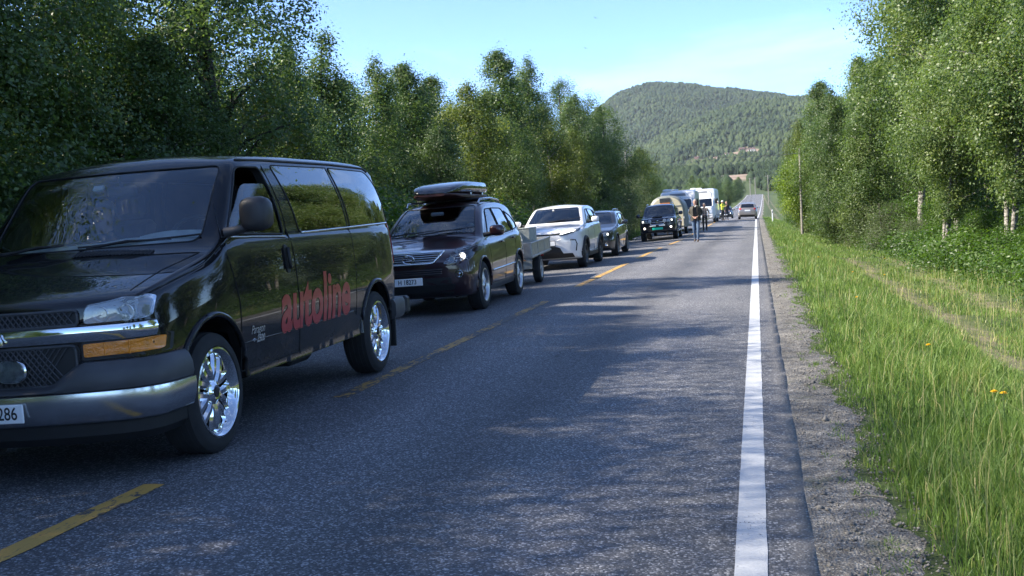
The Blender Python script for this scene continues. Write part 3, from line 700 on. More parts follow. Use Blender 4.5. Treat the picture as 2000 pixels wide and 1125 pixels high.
def build_van():
    R = empty('van', (-3.464 - .98 * .9993, 6.398 - .98 * .0379, -.024), (0, -.025, radians(2.17)))
    tag(R, 'black panel van with red lettering on its side, nearest in the queue', 'van', 'vehicles queued in the left lane')
    sh = Shell(
        top=[(-.86, 1.065), (-.845, 1.09), (-.80, 1.115), (-.6, 1.175), (-.3, 1.25), (0, 1.315), (.15, 1.35), (.22, 1.385), (.28, 1.445), (.5, 1.68), (.70, 1.885), (.80, 1.965), (.92, 2.02), (1.2, 2.055), (2, 2.085), (3.5, 2.10), (4.12, 2.085), (4.24, 2.03), (4.35, 1.85), (4.46, 1.52), (4.55, 1.2), (4.60, .95)],
        bot=[(-.86, .55), (-.8, .44), (-.5, .40), (0, .40), (4.2, .42), (4.6, .55)],
        wid=[(-.86, .84), (-.845, .88), (-.78, .925), (-.5, .965), (0, .985), (3.5, .985), (4.2, .97), (4.45, .93), (4.56, .87), (4.6, .82)],
        belt=[(-.86, 1.03), (-.83, 1.06), (-.75, 1.095), (-.6, 1.13), (0, 1.25), (.3, 1.355), (.6, 1.385), (4.6, 1.40)],
        y0=-.86, y1=4.60, tumble=.20, curv=.65, R=.11, crown=.045, shoulder=.025, bow=[(-.86, .20), (0, .16), (.2, .13), (.9, .11), (1.5, 0), (3.8, 0), (4.6, -.12)], bulge=.035, tuck=.05)
    WF = round_poly([(.50, 1.43), (1.46, 1.40), (1.345, 1.925), (.93, 1.915)], [.03, .03, .06, .09])
    W1 = round_poly([(1.80, 1.41), (2.985, 1.43), (2.835, 1.968), (1.58, 1.948)], [.05, .01, .01, .04])
    W2 = round_poly([(3.06, 1.43), (4.31, 1.455), (4.14, 1.86), (4.02, 1.94), (3.90, 1.968), (2.905, 1.968)], [.01, .05, .1, .06, .08, .01])
    WS = round_poly([(-.80, 1.395), (.80, 1.395), (.755, 1.93), (-.755, 1.93)], [.07, .07, .06, .06])
    big = lambda P, k: [(sum(p[0] for p in P) / len(P) + (q[0] - sum(p[0] for p in P) / len(P)) * k, sum(p[1] for p in P) / len(P) + (q[1] - sum(p[1] for p in P) / len(P)) * k) for q in P]
    body, bv = make_body('body', sh, [VANPAINT, INTERIOR, RUBBER], R, side_windows=[WF, W1, W2], front_poly=WS, front_depth=(-.6, 1.15), wells=[(.07, .42, .47, .62), (3.57, .42, .46, .62)], cabin=(.30, 4.28, .60))
    for sd in ('x+', 'x-'):
        for P, gm, nm in ((WF, G_CLEAR, 'door_window'), (W1, G_PRIV, 'side_window'), (W2, G_PRIV, 'side_window')):
            if nm == 'door_window' and sd == 'x+':      # the driver's pane is wound half down
                P = [(p[0], p[1] if p[1] < 1.5 else 1.43 + (p[1] - 1.43) * .74) for p in P]
            o = pane(bv, big(P, 1.008), sd, -.006 if gm is G_CLEAR else .0015, .004).build(nm, gm, R, smooth=.5)
            strip(bv, resample(WF if nm == 'door_window' else P, .06), sd, .009 if gm is G_CLEAR else .006, .001, closed=True).build('window_seal', RUBBER, R if nm == 'door_window' else o, smooth=3.2)
        strip(bv, [(1.84, 1.402), (2.98, 1.421), (4.30, 1.446)], sd, .009, .006).build('window_chrome_strip', CHROME, R, smooth=3.2)
        strip(bv, [(.52, 1.405), (1.47, 1.378)], sd, .008, .005).build('belt_strip', CHROME_SOFT, R, smooth=3.2)
        strip(bv, [(1.06, 1.972), (1.5, 1.985), (3.0, 2.005), (3.98, 2.0), (4.06, 1.97)], sd, .011, .002).build('drip_rail', BLACK, R, smooth=3.2)
        # door shut lines
        strip(bv, [(.36, 1.36), (.42, 1.20), (.485, .95), (.485, .70), (.47, .45)], sd, .0055, -.001).build('door_gap', SEAM, R)
        strip(bv, [(1.40, 1.99), (1.50, 1.58), (1.555, 1.30), (1.565, .90), (1.56, .45)], sd, .0055, -.001).build('door_gap', SEAM, R)
        strip(bv, [(.47, .47), (1.56, .47)], sd, .005, -.001).build('door_gap', SEAM, R)
        strip(bv, [(3.0, 1.42), (2.99, 1.0), (2.94, .62)], sd, .004, -.001).build('door_gap', SEAM, R)
        strip(bv, [(.52, .66), (1.5, .655), (2.9, .66)], sd, .006, -.002).build('sill_crease', VANPAINT, R, smooth=3.2)
        strip(bv, round_poly([(2.36, .76), (2.52, .76), (2.52, .95), (2.36, .95)], .04), sd, .0035, -.001, closed=True).build('fuel_flap_gap', SEAM, R)
        # handle: vertical pull in a recess
        hb = pane(bv, round_poly([(1.37, 1.10), (1.44, 1.10), (1.44, 1.32), (1.37, 1.32)], .03), sd, .006, .01, step=.03).build('door_handle', BLACK, R, smooth=.6)
        strip(bv, [(1.405, 1.13), (1.405, 1.20), (1.405, 1.295)], sd, .014, .022).build('handle_grip', BLACK, hb, smooth=3.2)
        for yy, rr in ((.07, .485), (3.57, .475)):
            arch_lip(R, bv, yy, .42, rr, sd, VANPAINT, a0=-3, a1=183, th=.022)
        pane(bv, round_poly([(4.36, 1.02), (4.44, 1.02), (4.36, 1.60), (4.30, 1.60)], .02), sd, .006, .02, step=.05).build('tail_lamp', REDLENS, R, smooth=.6)
        sg = 1 if sd == 'x+' else -1
        mirror_part(R, sg * .95, .50, 1.55, mat('dark_mirror_plastic', (.032, .03, .032), .45, var=.15, bump=.08, bscale=180), MIRROR, (.22, .14, .24), .09, sg, arm_z=-.085)
        tri = MB(); q = [cast(bv, a, b, sd, .006)[0] for a, b in ((.40, 1.40), (.66, 1.41), (.60, 1.66))]; tri.add(q, [(0, 1, 2)]); tri.build('mirror_sail', BLACK, R)
    # lettering, badges
    lettering('side_lettering', 'autoline', .50, bv, 'x+', (1.97, .835), RED_VINYL, R, ys=1.12, thick=.015, shear=.16, xs=.98)
    lettering('badge_lettering', 'Paragon', .085, bv, 'x+', (.755, .735), SILVER_VINYL, R, shear=.35, xs=.85)
    lettering('badge_lettering', '2500', .07, bv, 'x+', (.80, .665), SILVER_VINYL, R, thick=.002, shear=.3, xs=.95)
    strip(bv, [(.66, .664), (.69, .672), (.715, .664), (.69, .656)], 'x+', .004, .002, closed=True).build('badge', SILVER_VINYL, R)
    # windscreen and cabin
    ws = pane(bv, big(WS, 1.012), 'y-', -.004, .004, step=.07, rings=8).build('windscreen', G_WIND, R, smooth=.5)
    strip(bv, resample(WS, .06), 'y-', .006, .0, closed=True).build('windscreen_seal', RUBBER, ws, smooth=3.2)
    d = MB(); d.loft([[(x, y + .10 * (abs(x) / .8) ** 2, z) for y, z in ((.34, 1.0), (.34, 1.37), (.44, 1.415), (.78, 1.455 - .02 * (x < 0)), (.86, 1.38), (.86, 1.0))] for x in np.linspace(-.83, .83, 13)]); d.build('dashboard', DASH, R, smooth=.5)
    bn = MB(); bn.loft([[(x, y, z) for y, z in ((.70, 1.40), (.70, 1.45 + .035 * cos((x - .42) * 5)), (.84, 1.45 + .035 * cos((x - .42) * 5)), (.88, 1.35))] for x in np.linspace(.16, .70, 9)]); bn.build('instrument_hood', DASH, R, smooth=.6)
    steering(R, .42, .98, 1.42, BLACK, .55)
    for sx in (-.42, .42): seat(R, sx, 1.25, SEATM, .92)
    rm = MB(); rm.box((0.0, .80, 1.80), (.24, .03, .075), bev=.02); rm.tube([(0, .80, 1.83), (0, .76, 1.90)], .012, 6); rm.build('rear_view_mirror', GREYPL, R, smooth=.6)
    tg = MB(); tg.box((-.14, .725, 1.83), (.085, .025, .05), Matrix.Rotation(-.75, 3, 'X'), bev=.008); tg.build('toll_tag', PLATE_W, R)
    for p0, p1 in (((-.62, .24, 1.395), (-.10, .30, 1.43)), ((.02, .235, 1.40), (.60, .33, 1.42))): wiper(R, p0, p1, BLACK)
    cw = MB()
    for k in range(22):
        x = -.02 + k * .026; q = cast(bv, x, .12 + .01 * abs(x), 'z', .006)[0]; q2 = cast(bv, x + .01, .20, 'z', .006)[0]; cw.tube([q, q2], .006, 4)
    cw.build('cowl_vent', BLACK, R)
    strip(bv, [(-.86, .17), (-.5, .11), (0, .09), (.5, .11), (.86, .20)], 'z', .006, -.001).build('bonnet_gap', SEAM, R)
    for sg in (-1, 1): strip(bv, [(sg * .80, -.60), (sg * .80, -.2), (sg * .835, .1), (sg * .86, .2)], 'z', .005, -.001).build('bonnet_gap', SEAM, R)
    # front end
    pl = lambda nm, P, m, off, dep=.012, st=.05, rg=3, par=R: pane(bv, P, 'y-', off, dep, st, rg).build(nm, m, par, smooth=.7)
    fr = MB()
    gr = pl('grille', round_poly([(-.56, .955), (.56, .955), (.575, 1.045), (-.575, 1.045)], .02), BLACK, .004)
    g2 = pl('grille', round_poly([(-.53, .60), (.53, .60), (.57, .845), (-.57, .845)], .05), BLACK, .004)
    for (z0, z1, hw, par) in ((.957, 1.043, .555, gr), (.61, .84, .53, g2)):
        w_ = MB(); h = z1 - z0
        for s_ in (-1, 1):
            x = -hw - h
            while x < hw + h:
                a = [x, z0]; b = [x + s_ * h * .75, z1]
                lo, hi = min(a[0], b[0]), max(a[0], b[0])
                if lo > -hw and hi < hw:
                    w_.tube([cast(bv, a[0] + (b[0] - a[0]) * t, z0 + h * t, 'y-', .010)[0] for t in (0, .33, .66, 1)], .0045, 4)
                x += .034
        w_.build('grille_mesh', GREYPL, par)
        strip(bv, round_poly([(-hw - .01, z0), (hw + .01, z0), (hw + .01, z1), (-hw - .01, z1)], .03), 'y-', .011, .006, closed=True).build('grille_surround', GREYPL, par, smooth=3.2)
    # chrome cross bar
    cb = MB(); rings = []
    for x in np.linspace(-.925, .925, 41):
        q, n = cast(bv, x, .905, 'y-', 0.0); n = Vector((n.x, n.y, 0)).normalized()
        rings.append([tuple(q + n * o + Vector((0, 0, z))) for o, z in ((-.02, -.052), (.016, -.047), (.03, -.02), (.034, .012), (.026, .04), (.008, .047), (-.02, .047))])
    cb.loft(rings); cb.build('chrome_bar', CHROME, R, smooth=.8)
    bt = MB(); P = [(-.105, -.030), (-.045, -.030), (-.045, -.058), (.055, -.058), (.065, -.030), (.115, -.030), (.095, .030), (.045, .030), (.045, .058), (-.055, .058), (-.065, .030), (-.125, .030)]
    q, n = cast(bv, 0, .905, 'y-', .036); bt.prism([(a * 1.25, .905 + b * 1.18) for a, b in P], -.02, 'y', q.y); o = bt.build('front_badge', CHROME, R, smooth=.3)
    b2 = MB(); b2.prism([(a * 1.17, .905 + b * 1.02) for a, b in P], -.006, 'y', q.y - .02); b2.build('badge_face', GOLD, o, smooth=.3)
    for sg in (-1, 1):
        mm = (lambda P: [(sg * a, b) for a, b in P])
        bk = pl('headlamp', round_poly(mm([(.60, .960), (.915, .966), (.915, 1.085), (.88, 1.094), (.615, 1.056)]), .02), LAMPBACK, .002)
        for cx_, rr in ((.70, .047), (.83, .050)):
            q, n = cast(bv, sg * cx_, 1.008, 'y-', .004); c_ = MB(); c_.lathe([(0, rr), (-.012, rr * .98), (.006, rr * .6), (.014, .012), (-.004, .008), (-.008, .001)], 20, 'y', (q.x, q.y - .004, q.z)); c_.build('lamp_reflector', REFLECTOR, bk, smooth=.6)
        pl('lamp_lens', round_poly(mm([(.60, .960), (.915, .966), (.915, 1.085), (.88, 1.094), (.615, 1.056)]), .025), HAZYLENS, .022, .018, par=bk)
        tl = pl('turn_lamp', round_poly(mm([(.585, .765), (.94, .772), (.945, .850), (.585, .842)]), .012), AMBER, .014, .018)
        for xx in (.70, .83): strip(bv, [(sg * xx, .768), (sg * xx, .845)], 'y-', .004, .014).build('lens_rib', AMBER, tl)
        pl('lamp_bezel', round_poly(mm([(.57, .745), (.952, .752), (.957, .862), (.575, .856)]), .012), BLACK, .004)
        # driving lamp in the lower grille
        q, n = cast(bv, sg * .165, .715, 'y-', .03); c_ = MB(); cc = (q.x, q.y, q.z); el = lambda k, d: [(cc[0] + math.copysign(abs(cos(a)) ** .7, cos(a)) * .098 * k, cc[1] + d, cc[2] + math.copysign(abs(sin(a)) ** .8, sin(a)) * .066 * k) for a in np.linspace(0, 2 * pi, 25)[:-1]]
        c_.loft([el(.7, .05), el(1, .01), el(1.06, -.012), el(1.0, -.022), el(.95, -.012)]); o = c_.build('driving_lamp', CHROME, R, smooth=.7)
        c_ = MB(); c_.loft([el(.93, -.012), el(.6, .004), el(.2, .008)]); c_.build('lamp_reflector', mat('bright_lamp_bowl', (.82, .84, .86), .3, metal=.1, var=.25, vscale=40, bump=.5, bscale=45), o, smooth=1.0)
        c_ = MB(); c_.loft([el(.95, -.017), el(.6, -.026), el(.1, -.03)]); c_.build('lamp_lens', G_LENS, o, smooth=1.0)
    path = [(-1.0, -.33), (-1.0, -.48), (-.985, -.60), (-.94, -.70), (-.84, -.785), (-.66, -.85), (-.42, -.895), (-.2, -.915), (0, -.92)]
    path = path + [(-a, b) for a, b in path[-2::-1]]
    fine = []
    for i in range(len(path) - 1):
        for k in range(4): fine.append(tuple(Vector(path[i]).lerp(Vector(path[i + 1]), k / 4)))
    fine.append(path[-1])
    for _ in range(3): fine = [fine[0]] + [tuple((Vector(fine[i - 1]) + Vector(fine[i]) * 2 + Vector(fine[i + 1])) / 4) for i in range(1, len(fine) - 1)] + [fine[-1]]
    bp = MB(); rr_ = []
    for i, p in enumerate(fine):
        a = fine[max(0, i - 1)]; b = fine[min(len(fine) - 1, i + 1)]; tv = Vector((b[0] - a[0], b[1] - a[1], 0)).normalized(); nv = Vector((tv.y, -tv.x, 0)); q_ = min(1, max(0, (abs(p[0]) - .36) / .24)); dz = -.125 * (1 - q_ * q_ * (3 - 2 * q_))
        rr_.append([(p[0] + nv.x * o, p[1] + nv.y * o, z + dz * kk) for o, z, kk in ((-.12, .575, 0), (.012, .575, 0), (.02, .60, .15), (.016, .66, .6), (-.004, .71, .95), (-.03, .735, 1), (-.12, .74, 1))])
    bp.loft(rr_); bo = bp.build('front_bumper', GREYPL, R, smooth=.6)
    bp = MB(); bp.sweep(fine, [(-.10, .37), (-.035, .375), (.0, .40), (.022, .46), (.03, .53), (.026, .566), (.014, .572), (-.1, .572)]); bp.build('bumper_chrome', CHROME_SOFT, bo, smooth=.8)
    bp = MB(); bp.sweep([(a * .965, b + .03) for a, b in fine], [(-.3, .25), (-.08, .25), (-.03, .30), (-.02, .375), (-.3, .375)]); bp.build('front_valance', BLACK, R, smooth=.6)
    plate(R, .0, -.955, .475, PLATE_W, PLATE_T, '286', tx=.16, tsize=.105)
    # rear bumper, mud flaps, underside
    rp = [(.99, 4.05), (.985, 4.35), (.95, 4.52), (.82, 4.62), (.5, 4.66), (0, 4.67)]; rp = rp + [(-a, b) for a, b in rp[-2::-1]]
    fr2 = []
    for i in range(len(rp) - 1):
        for k in range(4): fr2.append(tuple(Vector(rp[i]).lerp(Vector(rp[i + 1]), k / 4)))
    fr2.append(rp[-1])
    bp = MB(); bp.sweep(fr2, [(-.1, .46), (.0, .47), (.02, .52), (.02, .62), (.0, .66), (-.1, .66)]); bp.build('rear_bumper', GREYPL, R, smooth=.6)
    for sg in (-1, 1):
        cp = MB(); cp.box((sg * .88, 4.62, .565), (.2, .14, .19), bev=.025); cp.build('bumper_corner', BLACK, R, smooth=.6)
        mf = MB(); mf.box((sg * .86, 4.08, .40), (.25, .018, .42), Matrix.Rotation(-.12, 3, 'X'), bev=.006); mf.build('mud_flap', BLACK, R)
    ub = MB(); ub.box((0, 1.9, .36), (1.1, 4.6, .10)); ub.tube([(-.6, 3.57, .39), (.6, 3.57, .39)], .06, 10); ub.tube([(.45, 1.0, .33), (.45, 2.9, .33)], .05, 8); ub.box((.5, 2.35, .35), (.3, .5, .14), bev=.04); ub.build('underbody', BLACK, R)
    for sx in (-1, 1):
        for yy in (.07, 3.57): make_wheel(R, (sx * .845, yy, .395), .395, .265, .285, (7, .040, .070, 0.020), sx, (TYRE, CHROME, BLACK, BRAKE))
    return R
VAN = build_van()

# ================================================================== the other vehicles
def car_root(name, p, side_x, yaw, label, cat, group='vehicles queued in the left lane', tilt=-.025, sc=1.0):
    """p = ground point under the near outer front tyre; side_x = half width"""
    x = p[0] - side_x * cos(yaw); y = p[1] - side_x * sin(yaw)
    z = float(road_z(x, y)); 
    R = empty(name, (x, y, z), (0, tilt, yaw)); R.scale = (sc, sc, sc); return tag(R, label, cat, group)
def poly_sc(P, k):
    cx = sum(p[0] for p in P) / len(P); cy = sum(p[1] for p in P) / len(P); return [(cx + (a - cx) * k, cy + (b - cy) * k) for a, b in P]
def paint(name, col, metal=.3, rough=.3): return mat(name, col, rough, metal=metal, coat=1.0, var=.08, vscale=3, coat_rough=.02)

def car(R, sh, pm, side=(), WS=None, WSd=(-.5, 1.6), RW=None, RWd=None, wheels=(), wr=.36, ww=.24, rim=.23, style=(5, .03, .05, .012), hw=.9, cabin=None, arch=None, wspec=None, mir=None, mir_m=None, seams=(), handles=(), gl=(None, None), arch_m=None, rimm=None, seats=True, swx=.37):
    gc = G_CLEAR; rimm = rimm or ALLOY
    arch = arch or wr + .05
    body, bv = make_body('body', sh, [pm, INTERIOR, RUBBER], R, side_windows=[s_[0] for s_ in side], front_poly=WS, front_depth=WSd, rear_poly=RW, rear_depth=RWd, wells=[(y, wr, arch, hw - .30) for y in wheels], cabin=cabin)
    for sd in ('x+', 'x-'):
        sg = 1 if sd == 'x+' else -1
        for P, dark in side:
            o = pane(bv, poly_sc(P, 1.01), sd, .001, .004, step=.12, rings=3).build('side_window', G_PRIV if dark else gc, R, smooth=.5)
            strip(bv, resample(P, .1), sd, .010, .002, closed=True, step=.1).build('window_seal', RUBBER, o, smooth=3.2)
        for y in wheels: arch_lip(R, bv, y, wr, arch + .012, sd, arch_m or pm, a0=-5, a1=185, th=.018 if not arch_m else .05)
        for s_ in seams: strip(bv, s_, sd, .005, -.001, step=.12).build('door_gap', SEAM, R)
        for (y, z) in handles: 
            h = strip(bv, [(y - .09, z), (y, z + .004), (y + .09, z)], sd, .016, .018, step=.05).build('door_handle', pm, R, smooth=3.2)
        if mir: mirror_part(R, sg * (hw - mir[3]), mir[0], mir[1], mir_m or pm, MIRROR, mir[2], .07, sg, arm_m=BLACK)
    if WS:
        o = pane(bv, poly_sc(WS, 1.012), 'y-', -.002, .004, step=.1, rings=6).build('windscreen', G_WIND, R, smooth=.5)
        strip(bv, resample(WS, .08), 'y-', .007, .0, closed=True, step=.1).build('windscreen_seal', RUBBER, o, smooth=3.2)
    if RW:
        o = pane(bv, poly_sc(RW, 1.012), 'y+', -.002, .004, step=.1, rings=4).build('rear_window', G_PRIV, R, smooth=.5)
        strip(bv, resample(RW, .08), 'y+', .012, .0, closed=True, step=.1).build('rear_window_seal', RUBBER, o, smooth=3.2)
    for y in wheels:
        for sx in (-1, 1): make_wheel(R, (sx * (hw - ww / 2 - .01), y, wr), wr, ww, rim, style, sx, (TYRE, rimm, BLACK, BRAKE))
    if cabin and seats:
        yy = cabin[0] + .85; z = cabin[2] + .16
        for sx in (-1, 1): seat(R, sx * .37, yy, SEATM, z, roof=float(sh.top(yy + .3)))
        steering(R, swx, yy - .40, z + .40, BLACK, .5)
        d = MB(); zz = float(sh.top(cabin[0])) - .06; d.loft([[(x, y + .08 * (abs(x) / .7) ** 2, z_) for y, z_ in ((cabin[0] + .02, zz - .35), (cabin[0] + .02, zz - .06), (cabin[0] + .12, zz - .01), (cabin[0] + .38, zz + .01), (cabin[0] + .45, zz - .1), (cabin[0] + .45, zz - .35))] for x in np.linspace(-hw + .16, hw - .16, 9)]); d.build('dashboard', INTERIOR, R, smooth=.5)
    return bv
def fpane(R, bv, nm, P, m, off, side='y-', dep=.012, st=.06, rg=3, r=.02, mirror=False, par=None):
    out = []
    for sg in ((-1, 1) if mirror else (1,)):
        Q = round_poly([(sg * a, b) for a, b in P], r); out.append(pane(bv, Q, side, off, dep, st, rg).build(nm, m, par if par is not None else R, smooth=.7))
    return out if mirror else out[0]
def lamp_unit(R, bv, P, bulbs, on=True, lens=None, side='y-', r=.03):
    for sg in (-1, 1):
        Q = round_poly([(sg * a, b) for a, b in P], r)
        bk = pane(bv, Q, side, .001, .012, .06, 3).build('headlamp', LAMPBACK, R, smooth=.7)
        for (x, z, rr, lit) in bulbs:
            q, n = cast(bv, sg * x, z, side, .003); c_ = MB(); c_.lathe([(0, rr), (-.012, rr * .97), (.004, rr * .6), (.01, .006)], 18, 'y', (q.x, q.y - .004, q.z)); c_.build('lamp_reflector', REFLECTOR, bk, smooth=.6)
            if lit and on:
                b_ = MB(); b_.ball((q.x, q.y - .004, q.z), rr * .40, 10, 6); b_.build('lamp_bulb', LAMP_ON, bk, smooth=3.2)
        pane(bv, Q, side, .024, .02, .06, 3).build('lamp_lens', lens or G_LENS, bk, smooth=.7)
def front_bumper_path(hw, yf, yc, yb, n=5):
    P = [(-hw, yb), (-hw + .005, (yb + yc) / 2), (-hw + .05, yc), (-hw * .78, yf + (yc - yf) * .45), (-hw * .45, yf + (yc - yf) * .12), (0, yf)]
    P = P + [(-a, b) for a, b in P[-2::-1]]; F = []
    for i in range(len(P) - 1):
        for k in range(n): F.append(tuple(Vector(P[i]).lerp(Vector(P[i + 1]), k / n)))
    F.append(P[-1])
    for _ in range(4): F = [F[0]] + [tuple((Vector(F[i - 1]) + Vector(F[i]) * 2 + Vector(F[i + 1])) / 4) for i in range(1, len(F) - 1)] + [F[-1]]
    return F

# ---------------------------------------------------------------- maroon estate-height SUV with the roof box
MAROON = paint('dark_maroon_paint', (.030, .010, .014), .45, .3)
def build_maroon():
    R = car_root('suv', (-4.27, 16.85), .95, radians(1.2), 'dark maroon SUV with a roof box and one lit headlamp, towing the grey trailer', 'car', sc=1.055)
    sh = Shell(top=[(-.92, .80), (-.905, .85), (-.86, .90), (-.7, .965), (-.3, 1.04), (.05, 1.105), (.20, 1.13), (.28, 1.18), (.65, 1.42), (.98, 1.60), (1.15, 1.655), (1.6, 1.705), (2.2, 1.715), (2.8, 1.68), (3.15, 1.61), (3.35, 1.51), (3.55, 1.27), (3.72, 1.05), (3.81, .95), (3.83, .86)],
        bot=[(-.92, .45), (-.86, .33), (-.7, .26), (0, .24), (2.7, .26), (3.6, .35), (3.83, .5)],
        wid=[(-.92, .77), (-.905, .81), (-.84, .86), (-.65, .895), (-.2, .91), (.5, .92), (2.8, .92), (3.3, .89), (3.65, .80), (3.8, .70), (3.83, .66)],
        belt=[(-.92, .74), (-.84, .82), (-.6, .90), (-.2, .97), (.3, 1.03), (1, 1.06), (3.2, 1.13), (3.83, .9)],
        y0=-.92, y1=3.83, tumble=.36, R=.10, crown=.05, shoulder=.035, bow=[(-.92, .15), (0, .14), (.4, .12), (1.2, .08), (2, 0), (3, 0), (3.83, -.08)], bulge=.05, tuck=.08)
    A = round_poly([(.66, 1.095), (1.60, 1.105), (1.60, 1.54), (1.24, 1.53)], [.03, .02, .03, .06]); B = round_poly([(1.69, 1.11), (2.52, 1.145), (2.42, 1.52), (2.3, 1.54), (1.69, 1.545)], [.02, .03, .05, .03, .03]); C_ = round_poly([(2.63, 1.15), (3.12, 1.20), (2.85, 1.40), (2.53, 1.49)], [.03, .04, .04, .03])
    WS = round_poly([(-.71, 1.165), (.71, 1.165), (.575, 1.60), (-.575, 1.60)], [.06, .06, .05, .05])
    bv = car(R, sh, MAROON, [(A, 0), (B, 1), (C_, 1)], WS, (-.3, 1.45), wheels=(.03, 2.74), wr=.365, ww=.235, rim=.245, style=(5, .035, .06, .018), hw=.915, cabin=(.36, 3.35, .55), arch=.42, mir=(.20, 1.18, (.23, .14, .17), .0),
        seams=[[(.50, 1.06), (.50, .8), (.56, .36)], [(1.64, 1.55), (1.645, 1.1), (1.63, .75), (1.58, .34)], [(2.58, 1.5), (2.6, 1.12), (2.42, .7), (2.30, .42)], [(.56, .36), (2.28, .36)]], handles=[(1.42, .98), (2.38, 1.02)], rimm=ALLOY)
    for sd in ('x+', 'x-'):
        strip(bv, [(.56, .56), (1.6, .575), (2.3, .59)], sd, .016, .006).build('side_moulding', CHROME_SOFT, R, smooth=3.2)
        strip(bv, [(.80, 1.075), (1.6, 1.085), (2.6, 1.125), (3.15, 1.18)], sd, .007, .004).build('belt_strip', CHROME, R, smooth=3.2)
        sg = 1 if sd == 'x+' else -1
        rl = MB(); rl.tube([(sg * .60, 1.2, 1.63), (sg * .61, 1.3, 1.70), (sg * .615, 2.0, 1.722), (sg * .61, 2.7, 1.69), (sg * .60, 2.85, 1.62)], .018, 8); rl.build('roof_rail', CHROME_SOFT, R, smooth=1.0)
        pane(bv, round_poly([(-.55, .56), (.52, .30), (.52, .30)], .01) if False else round_poly([(.5, .27), (2.3, .27), (2.3, .36), (.5, .36)], .02), sd, .006, .01).build('sill', GREYPL, R, smooth=.7)
    for yy in (1.5, 2.45):
        cb = MB(); cb.box((0, yy, 1.716), (1.24, .07, .03), bev=.012); cb.build('roof_crossbar', BLACK, R, smooth=.6)
    g = fpane(R, bv, 'grille', [(-.50, .925), (-.36, .775), (.36, .775), (.50, .925)], BLACK, .006, r=.04)
    for k in range(5):
        z = .795 + k * .028; hwk = .36 + .14 * (z - .775) / .15 - .02; strip(bv, [(-hwk, z), (0, z), (hwk, z)], 'y-', .006, .014).build('grille_slat', CHROME_SOFT, g, smooth=3.2)
    vb = MB()
    for k in range(25):
        x = -.36 + k * .03; vb.tube([cast(bv, x, .785, 'y-', .012)[0], cast(bv, x * 1.18, .915, 'y-', .012)[0]], .003, 4)
    vb.build('grille_mesh', CHROME_SOFT, g)
    strip(bv, round_poly([(-.50, .925), (-.36, .775), (.36, .775), (.50, .925)], .04), 'y-', .013, .012, closed=True).build('grille_surround', CHROME, g, smooth=3.2)
    strip(bv, [(-.50, .93), (0, .945), (.50, .93)], 'y-', .02, .006).build('bonnet_chrome', CHROME, g, smooth=3.2)
    q, n = cast(bv, 0, .85, 'y-', .03); e = MB(); e.tube([(.085 * cos(a), q.y, .85 + .060 * sin(a)) for a in np.linspace(0, 2 * pi, 25)[:-1]], .009, 6, closed=True); e.tube([(.012, q.y, .895), (-.045, q.y, .835), (.06, q.y, .835)], .008, 6); e.build('front_badge', CHROME, R, smooth=1.0)
    lamp_unit(R, bv, [(.50, .755), (.66, .76), (.86, .80), (.885, .965), (.84, .99), (.66, .945)], [(.63, .815, .045, False), (.765, .85, .055, True)])
    sl = fpane(R, bv, 'lower_intake', [(-.50, .60), (.46, .60), (.50, .70), (-.50, .70)], BLACK, .004)
    for k in range(3): strip(bv, [(-.48, .62 + k * .03), (.48, .62 + k * .03)], 'y-', .007, .010).build('intake_slat', MAROON, sl, smooth=3.2)
    fpane(R, bv, 'number_plate_recess', [(-.62, .40), (.62, .40), (.60, .56), (-.60, .56)], BLACK, .003)
    fpane(R, bv, 'front_valance', [(-.66, .46), (-.60, .30), (.60, .30), (.66, .46)], BLACK, .005, r=.03)
    for sg in (-1, 1):
        q, n = cast(bv, sg * .72, .60, 'y-', .004); f_ = MB(); f_.lathe([(.02, .058), (-.012, .058), (-.014, .046), (.0, .044), (.006, .02), (-.006, .001)], 20, 'y', (q.x, q.y, q.z)); f_.build('fog_lamp', CHROME_SOFT, R, smooth=.7)
        fpane(R, bv, 'tail_lamp', [(sg * .60, 1.0), (sg * .74, 1.02), (sg * .72, 1.2), (sg * .58, 1.2)], REDLENS, .006, 'y+')
    plate(R, -.06, -.965, .525, PLATE_W, PLATE_T, 'H 18273', tx=.03, tsize=.098)
    rm = MB(); rm.box((0, .86, 1.50), (.22, .03, .06), bev=.015); rm.build('rear_view_mirror', PLATE_W, R)
    wiper(R, (-.1, .25, 1.19), (.5, .38, 1.23), BLACK); wiper(R, (-.6, .30, 1.19), (-.1, .33, 1.22), BLACK)
    hk = MB(); hk.tube([(0, 3.7, .42), (0, 3.95, .42), (0, 3.98, .47)], .02, 8); hk.build('tow_bar', BLACK, R)
    return R
SUVM = build_maroon()
def world_at(R, p):
    return R.matrix_world_calc @ Vector(p)
def xf(R):
    return Matrix.Translation(R.location) @ R.rotation_euler.to_matrix().to_4x4() @ Matrix.Diagonal((*R.scale, 1))

